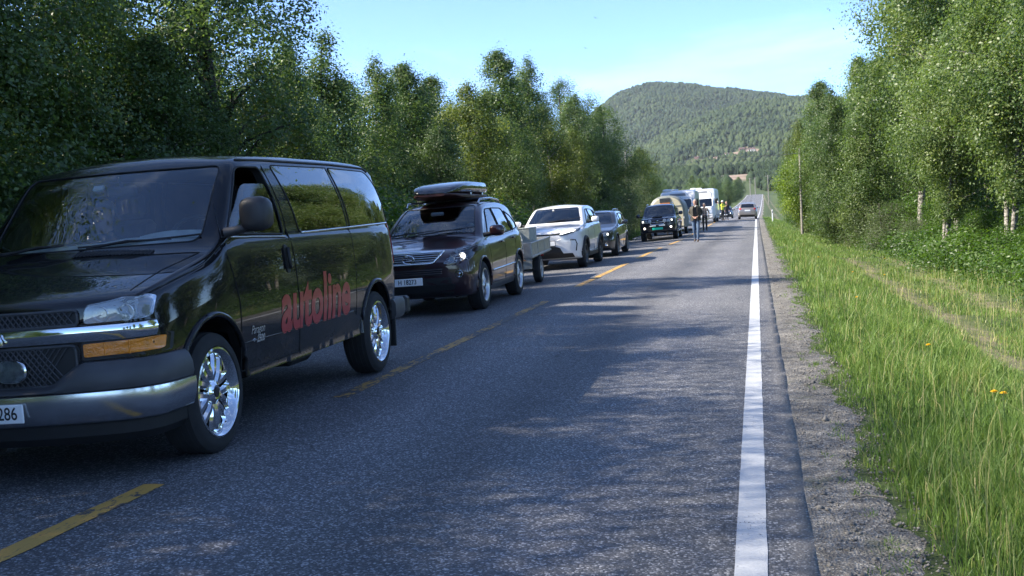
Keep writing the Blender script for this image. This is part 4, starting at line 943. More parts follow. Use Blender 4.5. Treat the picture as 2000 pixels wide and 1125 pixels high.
# roof box: tapered clam shell, carried on the bars
def build_roof_box():
    R = empty('roof_box', xf(SUVM) @ Vector((-.04, 1.95, 1.715)), SUVM.rotation_euler[:])
    R.scale = SUVM.scale; tag(R, 'glossy dark roof box strapped on top of the maroon SUV', 'roof box')
    BOX = paint('roof_box_gloss', (.012, .013, .018), .2, .2)
    def sec(y, w, z0, z1, n=20):
        return [(math.copysign(abs(cos(a)) ** .45, cos(a)) * w, y, z0 + (z1 - z0) * (.5 + .5 * math.copysign(abs(sin(a)) ** .6, sin(a)))) for a in np.linspace(0, 2 * pi, n + 1)[:-1]]
    lid = MB(); st = [(-1.16, .22, .10, .13), (-1.13, .30, .10, .17), (-1.0, .37, .10, .23), (-.7, .415, .10, .285), (-.2, .43, .10, .325), (.4, .43, .10, .33), (.85, .43, .10, .335), (1.0, .42, .10, .32), (1.06, .40, .10, .29), (1.08, .36, .11, .2)]
    lid.loft([sec(*q) for q in st]); lid.build('box_lid', BOX, R, smooth=.7)
    base = MB(); base.loft([sec(y, w * .97, .005 + .07 * max(0, (-y - .6) / .6), .115) for y, w, _, _ in st]); base.build('box_base', mat('roof_box_base', (.05, .016, .016), .45, var=.2), R, smooth=.7)
    for sx in (-1, 1):
        for y in (-.3, .55):
            l = MB(); l.box((sx * .43, y, .10), (.02, .07, .04), bev=.008); l.build('box_latch', CHROME_SOFT, R)
    return R
build_roof_box()

# ---------------------------------------------------------------- galvanised trailer with its load
GALV = mat('galvanised_steel', (.40, .405, .40), .42, metal=.75, var=.18, vscale=9, bump=.08, bscale=40)
GALV_D = mat('dull_sheet', (.30, .31, .29), .6, metal=.3, var=.2, vscale=6)
def build_trailer():
    px, py = -4.60, 23.17
    R = empty('trailer', (px - .80, py, float(road_z(px - .8, py))), (.022, -.025, radians(2.2)))
    tag(R, 'grey galvanised box trailer hitched behind the maroon SUV', 'trailer')
    L0, L1, W_, z0, z1 = -1.0, 1.65, .76, .60, .92
    fl = MB(); fl.box((0, (L0 + L1) / 2, z0), (W_ * 2, L1 - L0, .04)); fl.build('floor', GALV_D, R)
    yc = (L0 + L1) / 2
    for sx in (-1, 1):
        p = MB(); p.box((sx * W_, yc, (z0 + z1) / 2), (.025, L1 - L0, z1 - z0), bev=.006); o = p.build('side_panel', GALV, R)
        for z in (z0 + .02, z1 - .02): r_ = MB(); r_.box((sx * (W_ + .018), yc, z), (.03, L1 - L0 + .03, .035), bev=.006); r_.build('panel_rail', GALV, o)
        for y in (L0 + .03, L0 + .85, L1 - .85, L1 - .03): r_ = MB(); r_.box((sx * (W_ + .015), y, (z0 + z1) / 2), (.02, .04, z1 - z0), bev=.004); r_.build('panel_stake', GALV, o)
        make_wheel(R, (sx * .72, 0, .30), .30, .17, .19, (6, .03, .05, 0), sx, (TYRE, GALV, BLACK, BRAKE))
        l = MB(); l.lathe([(0, .045), (-.02, .04), (-.025, .001)], 14, 'y', (sx * .42, L0 - .02, z0 - .13)); l.build('marker_lamp', PLATE_W, R)
        t = MB(); t.box((sx * .5, L1 + .03, z0 - .08), (.2, .03, .09), bev=.01); t.build('tail_lamp', REDLENS, R)
    for y in (L0, L1): p = MB(); p.box((0, y, (z0 + z1) / 2), (W_ * 2 + .02, .025, z1 - z0), bev=.006); p.build('end_panel', GALV, R)
    bp = MB(); bp.box((0, L0 + .02, z0 - .13), (W_ * 2, .03, .2)); bp.build('front_board', GALV_D, R)
    d = MB(); d.tube([(-.45, L0 + .1, z0 - .06), (0, L0 - .95, .45), (0, L0 - 1.25, .45)], .035, 8); d.tube([(.45, L0 + .1, z0 - .06), (0, L0 - .95, .45)], .035, 8); d.build('drawbar', GALV, R, smooth=1.0)
    ax = MB(); ax.tube([(-.66, 0, .30), (.66, 0, .30)], .035, 8); ax.box((0, .3, z0 - .08), (.9, 2.3, .08)); ax.build('chassis', GALV_D, R)
    st = MB(); st.tube([(-.64, L0 - .02, z1 + .01), (-.1, L0 - .03, z0 + .1), (.64, L0 - .02, z0 - .05)], .012, 6); st.build('strap', mat('orange_strap', (.45, .16, .04), .7, var=.2), R)
    return R
TRAILER = build_trailer()
def crate(name, loc, size, rz, m, label, ry=0.0):
    R = empty(name, xf(TRAILER) @ Vector(loc), (0, ry - .025, rz)); tag(R, label, 'box', 'boxes loaded on the trailer')
    b = MB(); b.box((0, 0, size[2] / 2), size, bev=.012); b.build('box_body', m, R)
    l = MB(); l.box((0, 0, size[2] + .012), (size[0] * 1.02, size[1] * 1.02, .03), bev=.008); l.build('box_lid', m, R)
    return R
CRATE_M = mat('pale_grey_board', (.34, .36, .33), .75, var=.22, vscale=12, bump=.2, bscale=30)
crate('storage_box', (.16, -.62, .63), (.42, .55, .60), .05, CRATE_M, 'pale grey box at the left on the trailer, nearer the maroon SUV')
crate('storage_box', (.58, -.30, .63), (.28, .60, .56), -.04, CRATE_M, 'pale grey box on the trailer with its corner towards the white SUV')

# ---------------------------------------------------------------- white crossover
WHITEP = paint('pearl_white_paint', (.72, .72, .73), .0, .3)
def build_white():
    R = car_root('crossover', (-4.49, 28.95), .93, radians(-.3), 'white crossover SUV with black wheel arches behind the loaded trailer', 'car', sc=1.06)
    sh = Shell(top=[(-.88, .86), (-.865, .91), (-.82, .95), (-.6, 1.00), (-.2, 1.06), (.25, 1.12), (.34, 1.15), (.42, 1.20), (.8, 1.42), (1.05, 1.545), (1.2, 1.59), (1.6, 1.63), (2.2, 1.63), (2.8, 1.57), (3.05, 1.51), (3.2, 1.42), (3.4, 1.15), (3.47, 1.0), (3.5, .9)],
        bot=[(-.88, .42), (-.8, .30), (-.5, .24), (2.6, .26), (3.3, .34), (3.5, .5)], wid=[(-.88, .66), (-.865, .72), (-.80, .80), (-.55, .865), (0, .89), (2.6, .89), (3.1, .85), (3.4, .77), (3.5, .68)],
        belt=[(-.88, .82), (-.8, .90), (-.5, .96), (0, 1.02), (.5, 1.06), (3.0, 1.14), (3.5, .95)], y0=-.88, y1=3.5, tumble=.34, R=.09, crown=.05, shoulder=.04, bow=[(-.88, .14), (.4, .12), (1.2, .06), (2, 0), (2.8, 0), (3.5, -.08)], bulge=.06, tuck=.06)
    A = round_poly([(.80, 1.10), (1.52, 1.11), (1.52, 1.47), (1.28, 1.465)], .03); B = round_poly([(1.6, 1.11), (2.4, 1.16), (2.25, 1.46), (1.6, 1.475)], .04); C_ = round_poly([(2.5, 1.18), (2.9, 1.24), (2.4, 1.44)], .03)
    WS = round_poly([(-.69, 1.17), (.69, 1.17), (.56, 1.53), (-.56, 1.53)], .05)
    bv = car(R, sh, WHITEP, [(A, 0), (B, 1), (C_, 1)], WS, (-.3, 1.35), wheels=(0, 2.58), wr=.345, ww=.22, rim=.235, style=(5, .03, .06, .016), hw=.89, cabin=(.48, 3.0, .55), arch=.40, mir=(.78, 1.19, (.20, .13, .15), .02), arch_m=BLACK,
        seams=[[(.58, 1.05), (.52, .8), (.54, .36)], [(1.56, 1.48), (1.56, 1.1), (1.5, .36)], [(2.42, 1.45), (2.46, 1.1), (2.25, .6), (2.12, .4)]], handles=[(1.36, 1.0), (2.22, 1.04)], rimm=mat('dark_alloy', (.10, .10, .105), .35, metal=.9, var=.1))
    for sd in ('x+', 'x-'):
        pane(bv, round_poly([(.46, .26), (2.12, .26), (2.12, .36), (.46, .36)], .02), sd, .008, .012).build('sill', BLACK, R, smooth=.7); strip(bv, [(.5, .40), (2.1, .40)], sd, .008, .008).build('sill_strip', CHROME_SOFT, R, smooth=3.2)
    gp = fpane(R, bv, 'nose_panel', [(-.80, .93), (-.42, .86), (.42, .86), (.80, .93), (.78, .955), (.40, .915), (-.40, .915), (-.78, .955)][0:4] + [(.50, .90), (-.50, .90)], BLACK, .004)
    for sg in (-1, 1):
        lm = fpane(R, bv, 'headlamp', [(sg * .36, .835), (sg * .55, .85), (sg * .80, .935), (sg * .80, .985), (sg * .40, .915)], BLACK, .008)
        fpane(R, bv, 'lamp_strip', [(sg * .38, .865), (sg * .72, .935), (sg * .74, .965), (sg * .40, .905)], mat('daylight_strip', (.85, .87, .85), .2, emit=(1, .97, .88), estr=1.6), .014, r=.008, par=lm)
        fpane(R, bv, 'lamp_lens', [(sg * .36, .835), (sg * .55, .85), (sg * .80, .935), (sg * .80, .985), (sg * .40, .915)], G_LENS, .024, par=lm)
        strip(bv, [(sg * .62, .73), (sg * .74, .72), (sg * .77, .62), (sg * .74, .45)], 'y-', .016, .004).build('corner_trim', BLACK, R, smooth=3.2)
    fpane(R, bv, 'lower_intake', [(-.48, .33), (.48, .33), (.36, .55), (.26, .58), (-.26, .58), (-.36, .55)], BLACK, .006)
    fpane(R, bv, 'front_valance', [(-.70, .30), (.70, .30), (.66, .40), (-.66, .40)], BLACK, .010)
    pf = MB(); pf.box((0, -.925, .66), (.54, .02, .14), bev=.006); pf.build('plate_frame', BLACK, R); plate(R, 0, -.938, .66, PLATE_W, PLATE_T, None)
    tt = MB(); tt.box((-.08, .93, 1.50), (.05, .02, .04)); tt.build('toll_tag', PLATE_W, R)
    wiper(R, (-.1, .40, 1.19), (.5, .5, 1.23), BLACK)
    return R
build_white()

# ---------------------------------------------------------------- dark estate
DARKBLUE = paint('dark_slate_paint', (.022, .026, .036), .5, .28)
def build_estate():
    R = car_root('estate_car', (-4.42, 35.3), .92, radians(.4), 'dark estate car with one headlamp lit, half hidden by the white crossover', 'car', sc=1.03)
    sh = Shell(top=[(-.95, .68), (-.93, .74), (-.85, .80), (-.5, .88), (0, .95), (.35, 1.0), (.45, 1.04), (.9, 1.26), (1.2, 1.39), (1.4, 1.435), (1.9, 1.47), (2.6, 1.46), (3.2, 1.40), (3.4, 1.33), (3.65, 1.05), (3.75, .9), (3.78, .8)],
        bot=[(-.95, .38), (-.85, .25), (-.5, .2), (2.7, .22), (3.6, .32), (3.78, .45)], wid=[(-.95, .62), (-.93, .70), (-.85, .78), (-.6, .86), (0, .90), (2.7, .90), (3.3, .86), (3.65, .78), (3.78, .68)],
        belt=[(-.95, .62), (-.8, .74), (-.4, .83), (.2, .92), (.8, .96), (3.2, 1.03), (3.78, .85)], y0=-.95, y1=3.78, tumble=.36, R=.08, crown=.045, shoulder=.035, bow=[(-.95, .2), (.4, .14), (1.4, .05), (2.2, 0), (3, 0), (3.78, -.08)], bulge=.05, tuck=.06)
    A = round_poly([(.95, .995), (1.68, 1.0), (1.68, 1.325), (1.42, 1.31)], .03); B = round_poly([(1.76, 1.0), (2.55, 1.04), (2.5, 1.31), (1.76, 1.33)], .03); C_ = round_poly([(2.64, 1.05), (3.2, 1.10), (3.05, 1.25), (2.6, 1.305)], .03)
    WS = round_poly([(-.69, 1.03), (.69, 1.03), (.55, 1.38), (-.55, 1.38)], .05)
    bv = car(R, sh, DARKBLUE, [(A, 0), (B, 1), (C_, 1)], WS, (-.3, 1.5), wheels=(0, 2.7), wr=.325, ww=.21, rim=.22, style=(5, .03, .05, .014), hw=.905, cabin=(.55, 3.2, .48), arch=.375, mir=(.90, 1.04, (.19, .12, .13), .02),
        seams=[[(.70, .96), (.6, .7), (.62, .3)], [(1.72, 1.33), (1.72, 1.0), (1.68, .3)], [(2.6, 1.3), (2.58, .95), (2.3, .5), (2.2, .33)]], handles=[(1.5, .88), (2.42, .9)], rimm=mat('grey_alloy', (.22, .22, .23), .35, metal=.9, var=.1))
    lamp_unit(R, bv, [(.42, .64), (.66, .65), (.83, .74), (.80, .80), (.50, .735)], [(.55, .69, .035, False), (.67, .705, .042, True)])
    fpane(R, bv, 'grille', [(-.36, .64), (.36, .64), (.38, .72), (-.38, .72)], BLACK, .006)
    strip(bv, [(-.36, .68), (.36, .68)], 'y-', .008, .012).build('grille_bar', CHROME, R, smooth=3.2)
    fpane(R, bv, 'lower_intake', [(-.6, .30), (.6, .30), (.5, .44), (-.5, .44)], BLACK, .006)
    for sg in (-1, 1):
        q, n = cast(bv, sg * .62, .40, 'y-', .01); f_ = MB(); f_.lathe([(.01, .05), (-.012, .048), (0, .03), (.004, .001)], 16, 'y', (q.x, q.y, q.z)); f_.build('fog_lamp', CHROME_SOFT, R, smooth=.7)
        rl = MB(); rl.tube([(sg * .60, 1.5, 1.43), (sg * .61, 1.6, 1.485), (sg * .60, 2.9, 1.47), (sg * .59, 3.05, 1.41)], .016, 6); rl.build('roof_rail', CHROME_SOFT, R, smooth=1.0)
    plate(R, 0, -.985, .48, PLATE_W, PLATE_T, None)
    return R
build_estate()

# ---------------------------------------------------------------- dark blue pickup with green plate
NAVY = paint('navy_pickup_paint', (.014, .017, .035), .45, .28)
PLATE_G = mat('plate_green', (.01, .50, .36), .4, coat=.2, var=.05)
def build_pickup():
    R = empty('pickup_truck', (-4.74, 54.6, float(road_z(-4.74, 54.6)) - .02), (0, -.045, radians(.6)))
    tag(R, 'dark blue pickup truck with a bright green number plate and lit lamps', 'pickup truck', 'vehicles queued in the left lane')
    sh = Shell(top=[(-.92, 1.02), (-.90, 1.08), (-.84, 1.12), (-.5, 1.17), (0, 1.20), (.35, 1.22), (.45, 1.27), (.8, 1.54), (1.05, 1.72), (1.2, 1.775), (1.5, 1.81), (2.3, 1.82), (2.6, 1.80), (2.72, 1.74), (2.84, 1.45), (2.92, 1.20), (2.98, 1.155), (3.4, 1.15), (4.3, 1.15), (4.38, 1.13), (4.42, 1.0)],
        bot=[(-.92, .52), (-.8, .42), (-.4, .40), (3, .42), (4.3, .5), (4.42, .6)], wid=[(-.92, .70), (-.9, .77), (-.82, .85), (-.5, .91), (0, .92), (4.1, .92), (4.3, .90), (4.42, .84)],
        belt=[(-.92, .98), (-.8, 1.05), (-.4, 1.10), (.3, 1.14), (2.8, 1.17), (2.95, 1.11), (4.42, 1.08)], y0=-.92, y1=4.42, tumble=.26, R=.09, crown=.045, shoulder=.035, bow=[(-.92, .14), (.4, .10), (1.2, .05), (2, 0), (4, 0), (4.42, -.03)], bulge=.05, tuck=.08)
    A = round_poly([(.80, 1.19), (1.45, 1.19), (1.45, 1.64), (1.25, 1.63)], .04); B = round_poly([(1.54, 1.19), (2.3, 1.20), (2.22, 1.63), (1.54, 1.645)], .04)
    WS = round_poly([(-.72, 1.25), (.72, 1.25), (.62, 1.70), (-.62, 1.70)], .05)
    bv = car(R, sh, NAVY, [(A, 0), (B, 1)], WS, (-.3, 1.35), wheels=(0, 3.15), wr=.38, ww=.25, rim=.23, style=(6, .03, .05, 0), hw=.925, cabin=(.52, 2.62, .75), arch=.45, mir=(.82, 1.29, (.20, .13, .19), .02), arch_m=None,
        seams=[[(.60, 1.15), (.56, .8), (.58, .5)], [(1.5, 1.65), (1.5, 1.15), (1.48, .5)], [(2.4, 1.6), (2.42, 1.1), (2.3, .5)], [(2.93, 1.1), (2.93, .5)]], handles=[(1.34, 1.03), (2.2, 1.03)])
    lamp_unit(R, bv, [(.44, .90), (.82, .93), (.84, 1.07), (.50, 1.04)], [(.55, .975, .045, False), (.70, .99, .055, True)])
    g = fpane(R, bv, 'grille', [(-.40, .80), (.40, .80), (.44, 1.03), (-.44, 1.03)], BLACK, .006, r=.04)
    strip(bv, [(-.43, 1.03), (-.30, .82), (.30, .82), (.43, 1.03)], 'y-', .022, .014).build('grille_surround', CHROME, g, smooth=3.2)
    strip(bv, [(-.30, .93), (.30, .93)], 'y-', .014, .012).build('grille_bar', CHROME_SOFT, g, smooth=3.2)
    q, n = cast(bv, 0, .95, 'y-', .03); e = MB(); e.lathe([(0, .075), (-.012, .07), (-.014, .001)], 20, 'y', (0, q.y, .95)); e.build('front_badge', CHROME, g, smooth=.6)
    fpane(R, bv, 'lower_intake', [(-.55, .55), (.55, .55), (.5, .74), (-.5, .74)], BLACK, .006)
    bb = MB(); bb.tube([(-.42, -1.0, .48), (-.42, -1.02, .72), (.42, -1.02, .72), (.42, -1.0, .48)], .03, 8); bb.tube([(-.42, -1.0, .52), (.42, -1.0, .52)], .03, 8); bb.build('bull_bar', BLACK, R, smooth=1.0)
    for sg in (-1, 1):
        s_ = MB(); s_.box((sg * .22, -1.05, .76), (.30, .05, .06), bev=.012); s_.build('light_bar', PLATE_W, R)
        q, n = cast(bv, sg * .36, .98, 'y-', .05); s_ = MB(); s_.lathe([(.06, .06), (0, .085), (-.02, .08), (-.03, .001)], 18, 'y', (q.x, q.y - .02, q.z)); s_.build('driving_lamp', LAMPBACK, R, smooth=.7)
        q, n = cast(bv, sg * .64, .66, 'y-', .008); s_ = MB(); s_.lathe([(.01, .045), (-.012, .04), (-.02, .001)], 16, 'y', (q.x, q.y, q.z)); s_.build('fog_lamp', LAMP_ON, R, smooth=.7)
        rl = MB(); rl.tube([(sg * .64, 1.35, 1.78), (sg * .64, 1.45, 1.84), (sg * .64, 2.4, 1.84), (sg * .63, 2.55, 1.77)], .02, 6); rl.build('roof_rail', CHROME_SOFT, R, smooth=1.0)
        sb = MB(); sb.tube([(sg * .92, .55, .42), (sg * .93, 2.6, .42)], .04, 8); sb.build('side_step', CHROME_SOFT, R, smooth=1.0)
    plate(R, .0, -1.06, .615, PLATE_G, PLATE_T, None)
    sc = MB(); sc.box((0, -.66, 1.175), (.5, .2, .05), bev=.02); sc.build('bonnet_scoop', BLACK, R)
    return R
build_pickup()

# ---------------------------------------------------------------- small cream caravan behind the pickup
CREAM = mat('cream_caravan_panel', (.62, .56, .40), .45, coat=.3, var=.07); CARGREY = mat('grey_caravan_trim', (.20, .215, .20), .5, var=.12)
def build_caravan():
    R = empty('caravan', (-4.95, 64.3, float(road_z(-5.1, 64.3))), (0, -.04, radians(.5)))
    tag(R, 'small round topped cream caravan with grey edging towed by the pickup', 'caravan')
    w, z0, z1 = 1.02, .42, 2.28
    prof = [(-w, z0), (w, z0)] + [(w, 1.25)] + [(w * cos(a) ** .8 if cos(a) > 0 else -w * (-cos(a)) ** .8, 1.25 + (z1 - 1.25) * sin(a) ** .8) for a in np.linspace(.12, pi - .12, 21)] + [(-w, 1.25)]
    def ring(k, y, dz=0): return [(x * k, y, z0 + (z - z0) * k + dz) for x, z in prof]
    b = MB(); b.loft([ring(.93, -.06 - 1.7, .03), ring(.985, -1.70), ring(1, -1.6), ring(1, 1.6), ring(.98, 1.72), ring(.9, 1.8, .04)]); b.build('body', CARGREY, R, smooth=.6)
    f = MB(); f.loft([ring(.90, -1.772, .07), ring(.88, -1.79, .085)]); fo = f.build('front_panel', CREAM, R, smooth=.5)
    lou = MB(); lou.box((-.06, -1.80, 2.03), (.62, .03, .26), bev=.01); lo = lou.build('vent_panel', CARGREY, R)
    for k in range(5): s_ = MB(); s_.box((-.06, -1.82, 1.94 + k * .045), (.58, .03, .018), Matrix.Rotation(.4, 3, 'X')); s_.build('louvre', CHROME_SOFT, lo)
    o = MB(); o.box((-.06, -1.805, 1.79), (.56, .03, .17), bev=.02); o.build('orange_panel', mat('orange_panel', (.62, .20, .02), .4, var=.1), R)
    wn = MB(); wn.box((.0, -1.80, 1.35), (1.2, .03, .42), bev=.05); wn.build('front_window', G_PRIV, R, smooth=.6)
    st = MB(); st.box((.62, -1.80, 1.65), (.5, .02, .05)); st.build('trim_strip', CARGREY, R)
    for sx in (-1, 1):
        make_wheel(R, (sx * .9, .1, .32), .32, .19, .2, (6, .03, .05, 0), sx, (TYRE, ALLOY, BLACK, BRAKE))
        ml = MB(); ml.box((sx * .93, -1.77, .95), (.07, .03, .12), bev=.01); ml.build('marker_lamp', PLATE_W, R)
    d = MB(); d.tube([(-.5, -1.6, .42), (0, -2.9, .45), (0, -3.3, .47)], .045, 8); d.tube([(.5, -1.6, .42), (0, -2.9, .45)], .045, 8); d.build('drawbar', GALV, R, smooth=1.0)
    jk = MB(); jk.tube([(.0, -2.7, .75), (.0, -2.7, .12)], .03, 8); jk.lathe([(-.03, .08), (.03, .08)], 12, 'x', (0, -2.7, .12)); jk.build('jockey_wheel', BLACK, R)
    return R
build_caravan()

# ---------------------------------------------------------------- motorhomes
MHW = mat('motorhome_white', (.76, .77, .78), .35, coat=.5, var=.04); MHG = mat('motorhome_grey', (.20, .21, .22), .45, coat=.3, var=.08)
def build_motorhome(x, y, label, yaw, h, dark_lower, luton):
    R = empty('motorhome', (x, y, float(road_z(x, y))), (0, -.03, yaw)); tag(R, label, 'motorhome', 'vehicles queued in the left lane')
    w = 1.12
    cs = curve1([(-.95, .90), (-.6, 1.0), (.0, w), (6.1, w)])
    tp = curve1([(-.95, 1.15), (-.9, 1.25), (-.55, 1.55), (-.15, 1.95), (.0, 2.10), (.12, 2.30), (.3, h - .12), (.6, h - .03), (1.2, h), (5.7, h), (6.0, h - .05), (6.1, h - .2)])
    ys = [-.95, -.92, -.85, -.75, -.6, -.45, -.3, -.15, 0, .06, .12, .2, .3, .4, .6, .9, 1.2, 2, 3, 4, 5, 5.7, 5.9, 6.0, 6.06, 6.1]
    sec = []
    for yy in ys:
        a, zt = float(cs(yy)), float(tp(yy)); z0 = .30 if yy > -.85 else .42
        H = [(0, z0), (a - .1, z0), (a - .02, z0 + .08), (a, z0 + .3), (a, z0 + (zt - z0) * .5), (a - .01, zt - .22), (a - .03, zt - .1), (a - .12, zt - .02), (a * .5, zt), (0, zt)]
        sec.append([(p, yy + .16 * (abs(p) / w) ** 2 * max(0, 1 - (yy + .95) / 2), q) for p, q in H] + [(-p, yy + .16 * (abs(p) / w) ** 2 * max(0, 1 - (yy + .95) / 2), q) for p, q in H[-2:0:-1]])
    m = MB(); m.loft(sec); me = m.mesh('o'); bm = bmesh.new(); bm.from_mesh(me); bv = BVHTree.FromBMesh(bm); bm.free()
    m.build('body', MHW, R, smooth=.6)
    ws = fpane(R, bv, 'windscreen', [(-.88, 1.36), (.88, 1.36), (.86, 2.02), (-.86, 2.02)], G_PRIV, .012, r=.1)
    for sg in (-1, 1): strip(bv, [(sg * .93, 1.36), (sg * .91, 2.05)], 'y-', .03, .012).build('pillar_trim', MHW if sg > 0 else BLACK, ws, smooth=3.2)
    fpane(R, bv, 'lower_front', [(-.90, .42), (.90, .42), (.92, 1.0 if dark_lower else .62), (-.92, 1.0 if dark_lower else .62)], MHG, .012, r=.1)
    fpane(R, bv, 'grille', [(-.42, .70), (.42, .70), (.46, .92), (-.46, .92)], BLACK, .02, r=.05)
    for sg in (-1, 1):
        lm = fpane(R, bv, 'headlamp', [(sg * .56, .78), (sg * .86, .80), (sg * .84, 1.04), (sg * .62, 1.0)], REFLECTOR, .022, r=.04)
        mm = mirror_part(R, sg * 1.03, .02, 1.78, BLACK, MIRROR, (.2, .12, .42), .08, sg, arm_z=.18)
        for yc, ya in ((1.6, 1.9), (3.4, 4.5)): fpane(R, bv, 'side_window', [(yc, 1.5), (ya, 1.5), (ya, 2.05), (yc, 2.05)], G_PRIV, .01, 'x+' if sg > 0 else 'x-', r=.06)
        make_wheel(R, (sg * .98, -.05, .34), .34, .22, .2, (6, .03, .05, 0), sg, (TYRE, ALLOY, BLACK, BRAKE)); make_wheel(R, (sg * .98, 3.9, .34), .34, .22, .2, (6, .03, .05, 0), sg, (TYRE, ALLOY, BLACK, BRAKE))
        strip(bv, [(.4, .62), (3, .60), (6.0, .62)], 'x+' if sg > 0 else 'x-', .03, .004).build('side_moulding', MHG, R, smooth=3.2)
        if luton: strip(bv, [(sg * .86, 2.1), (sg * .82, 2.45), (sg * .6, h - .2)], 'y-', .02, .01).build('cap_moulding', MHG, R, smooth=3.2)
    fpane(R, bv, 'roof_window', [(-.55, h - .36), (.55, h - .36), (.48, h - .2), (-.48, h - .2)], MHG, .01, r=.05)
    plate(R, 0, -.99, .56, PLATE_W, PLATE_T, None)
    wiper(R, (-.1, -.62, 1.4), (.6, -.5, 1.45), BLACK)
    rh = MB(); rh.box((-.35, 2.2, h + .07), (.6, .7, .12), bev=.04); rh.build('roof_hatch', MHW, R, smooth=.6)
    sp = MB(); sp.box((.2, 3.6, h + .04), (.9, 1.2, .04), bev=.01); sp.build('solar_panel', MHG, R)
    an = MB(); an.lathe([(0, .28), (.08, .3), (.14, .2), (.16, .001)], 20, 'z', (-.7, 1.0, h)); an.build('satellite_dome', MHW, R, smooth=.7)
    return R
build_motorhome(-4.85, 70.5, 'white motorhome with a dark windscreen just behind the cream caravan', radians(.3), 2.62, True, False)
build_motorhome(-4.45, 93.5, 'taller white motorhome behind the man in the checked shirt', radians(-1.2), 2.88, False, True)

# ---------------------------------------------------------------- far cars
def far_car(name, x, y, pm, label, group, yaw, tilt, h=1.5, suv=False, lit=False):
    R = empty(name, (x, y, float(road_z(x, y))), (0, tilt, yaw)); tag(R, label, 'car', group)
    k = h / 1.5
    sh = Shell(top=[(-.85, .72 * k), (-.82, .78 * k), (-.7, .84 * k), (-.2, .94 * k), (.3, 1.0 * k), (.42, 1.05 * k), (.9, 1.3 * k), (1.2, 1.43 * k), (1.5, 1.48 * k), (2.2, 1.5 * k), (2.8, 1.46 * k), (3.05, 1.40 * k), (3.2, 1.28 * k), (3.42, 1.02 * k), (3.48, .94 * k), (3.5, .8 * k)],
        bot=[(-.85, .38), (-.7, .25), (0, .2), (2.6, .22), (3.4, .33), (3.5, .45)], wid=[(-.85, .62), (-.8, .74), (-.5, .86), (0, .90), (2.7, .90), (3.2, .88), (3.42, .84), (3.5, .78)],
        belt=[(-.85, .68 * k), (-.5, .82 * k), (0, .90 * k), (.8, .95 * k), (3.1, 1.0 * k), (3.5, .85 * k)], y0=-.85, y1=3.5, tumble=.36, R=.09, crown=.05, shoulder=.035, bow=[(-.85, .16), (.4, .1), (1.4, 0), (3, 0), (3.5, -.06)], bulge=.05, tuck=.06)
    A = round_poly([(.92, .99 * k), (1.6, 1.0 * k), (1.6, 1.35 * k), (1.35, 1.34 * k)], .03); B = round_poly([(1.68, 1.0 * k), (2.55, 1.03 * k), (2.45, 1.33 * k), (1.68, 1.35 * k)], .03)
    WS = round_poly([(-.68, 1.04 * k), (.68, 1.04 * k), (.55, 1.40 * k), (-.55, 1.40 * k)], .05)
    RW = round_poly([(-.62, 1.06 * k), (.62, 1.06 * k), (.54, 1.36 * k), (-.54, 1.36 * k)], .05)
    bv = car(R, sh, pm, [(A, 0), (B, 1)], WS, (-.3, 1.4), RW, (2.7, 3.6), wheels=(0, 2.62), wr=.33, ww=.21, rim=.21, style=(5, .03, .05, 0), hw=.90, cabin=(.52, 3.05, .5), arch=.38, mir=(.85, 1.05 * k, (.19, .12, .13), .02), seams=[[(1.64, 1.3 * k), (1.62, .35)]])
    if lit: lamp_unit(R, bv, [(.42, .64 * k), (.70, .65 * k), (.80, .76 * k), (.50, .73 * k)], [(.6, .70 * k, .06, True)])
    for sg in (-1, 1):
        fpane(R, bv, 'tail_lamp', [(sg * .56, .86 * k), (sg * .80, .88 * k), (sg * .78, 1.02 * k), (sg * .58, 1.0 * k)], REDLENS, .008, 'y+')
    pane(bv, round_poly([(-.72, .30), (.72, .30), (.70, .46), (-.70, .46)], .03), 'y+', .008, .012).build('rear_bumper_trim', BLACK, R, smooth=.7)
    fpane(R, bv, 'lower_intake', [(-.6, .30), (.6, .30), (.5, .48), (-.5, .48)], BLACK, .006)
    plate(R, 0, -.885, .52, PLATE_W, PLATE_T, None); q, n = cast(bv, 0, .80 * k, 'y+', .012); plate(R, 0, q.y, .80 * k, PLATE_W, PLATE_T, None, back=True)
    return R
far_car('hatchback', -3.75, 138, DARKBLUE, 'small dark car waiting at the far end of the queue, lamps lit', 'vehicles queued in the left lane', 0, -.025, 1.5, lit=True)
far_car('suv', -.86, 109.5, paint('bronze_silver_paint', (.30, .265, .24), .6, .32), 'silver brown SUV driving away in the right lane', None, pi, -.025, 1.6)

# ================================================================== trees and shrubs
def leaf_mat(name, cols, trans, gloss=.45):
    m = bpy.data.materials.new(name); m.use_nodes = True; nt = m.node_tree; b = nt.nodes['Principled BSDF']; o = nt.nodes['Material Output']
    a = nt.nodes.new('ShaderNodeAttribute'); a.attribute_name = 'tone'
    oi = nt.nodes.new('ShaderNodeObjectInfo')
    f = mathn(nt, 'ADD', a.outputs['Fac'], mathn(nt, 'MULTIPLY_ADD', oi.outputs['Random'], .30, -.15), clamp=True)
    n = len(cols); c = ramp(nt, f, [(i / (n - 1), k) for i, k in enumerate(cols)])
    nt.links.new(c, b.inputs['Base Color']); b.inputs['Roughness'].default_value = gloss; b.inputs['Specular IOR Level'].default_value = .45
    t = nt.nodes.new('ShaderNodeBsdfTranslucent'); tcx = mixc(nt, 1.0, c, trans, 'MULTIPLY'); nt.links.new(tcx, t.inputs['Color'])
    ms = nt.nodes.new('ShaderNodeMixShader'); ms.inputs[0].default_value = .42
    nt.links.new(b.outputs[0], ms.inputs[1]); nt.links.new(t.outputs[0], ms.inputs[2]); nt.links.new(ms.outputs[0], o.inputs['Surface'])
    return m
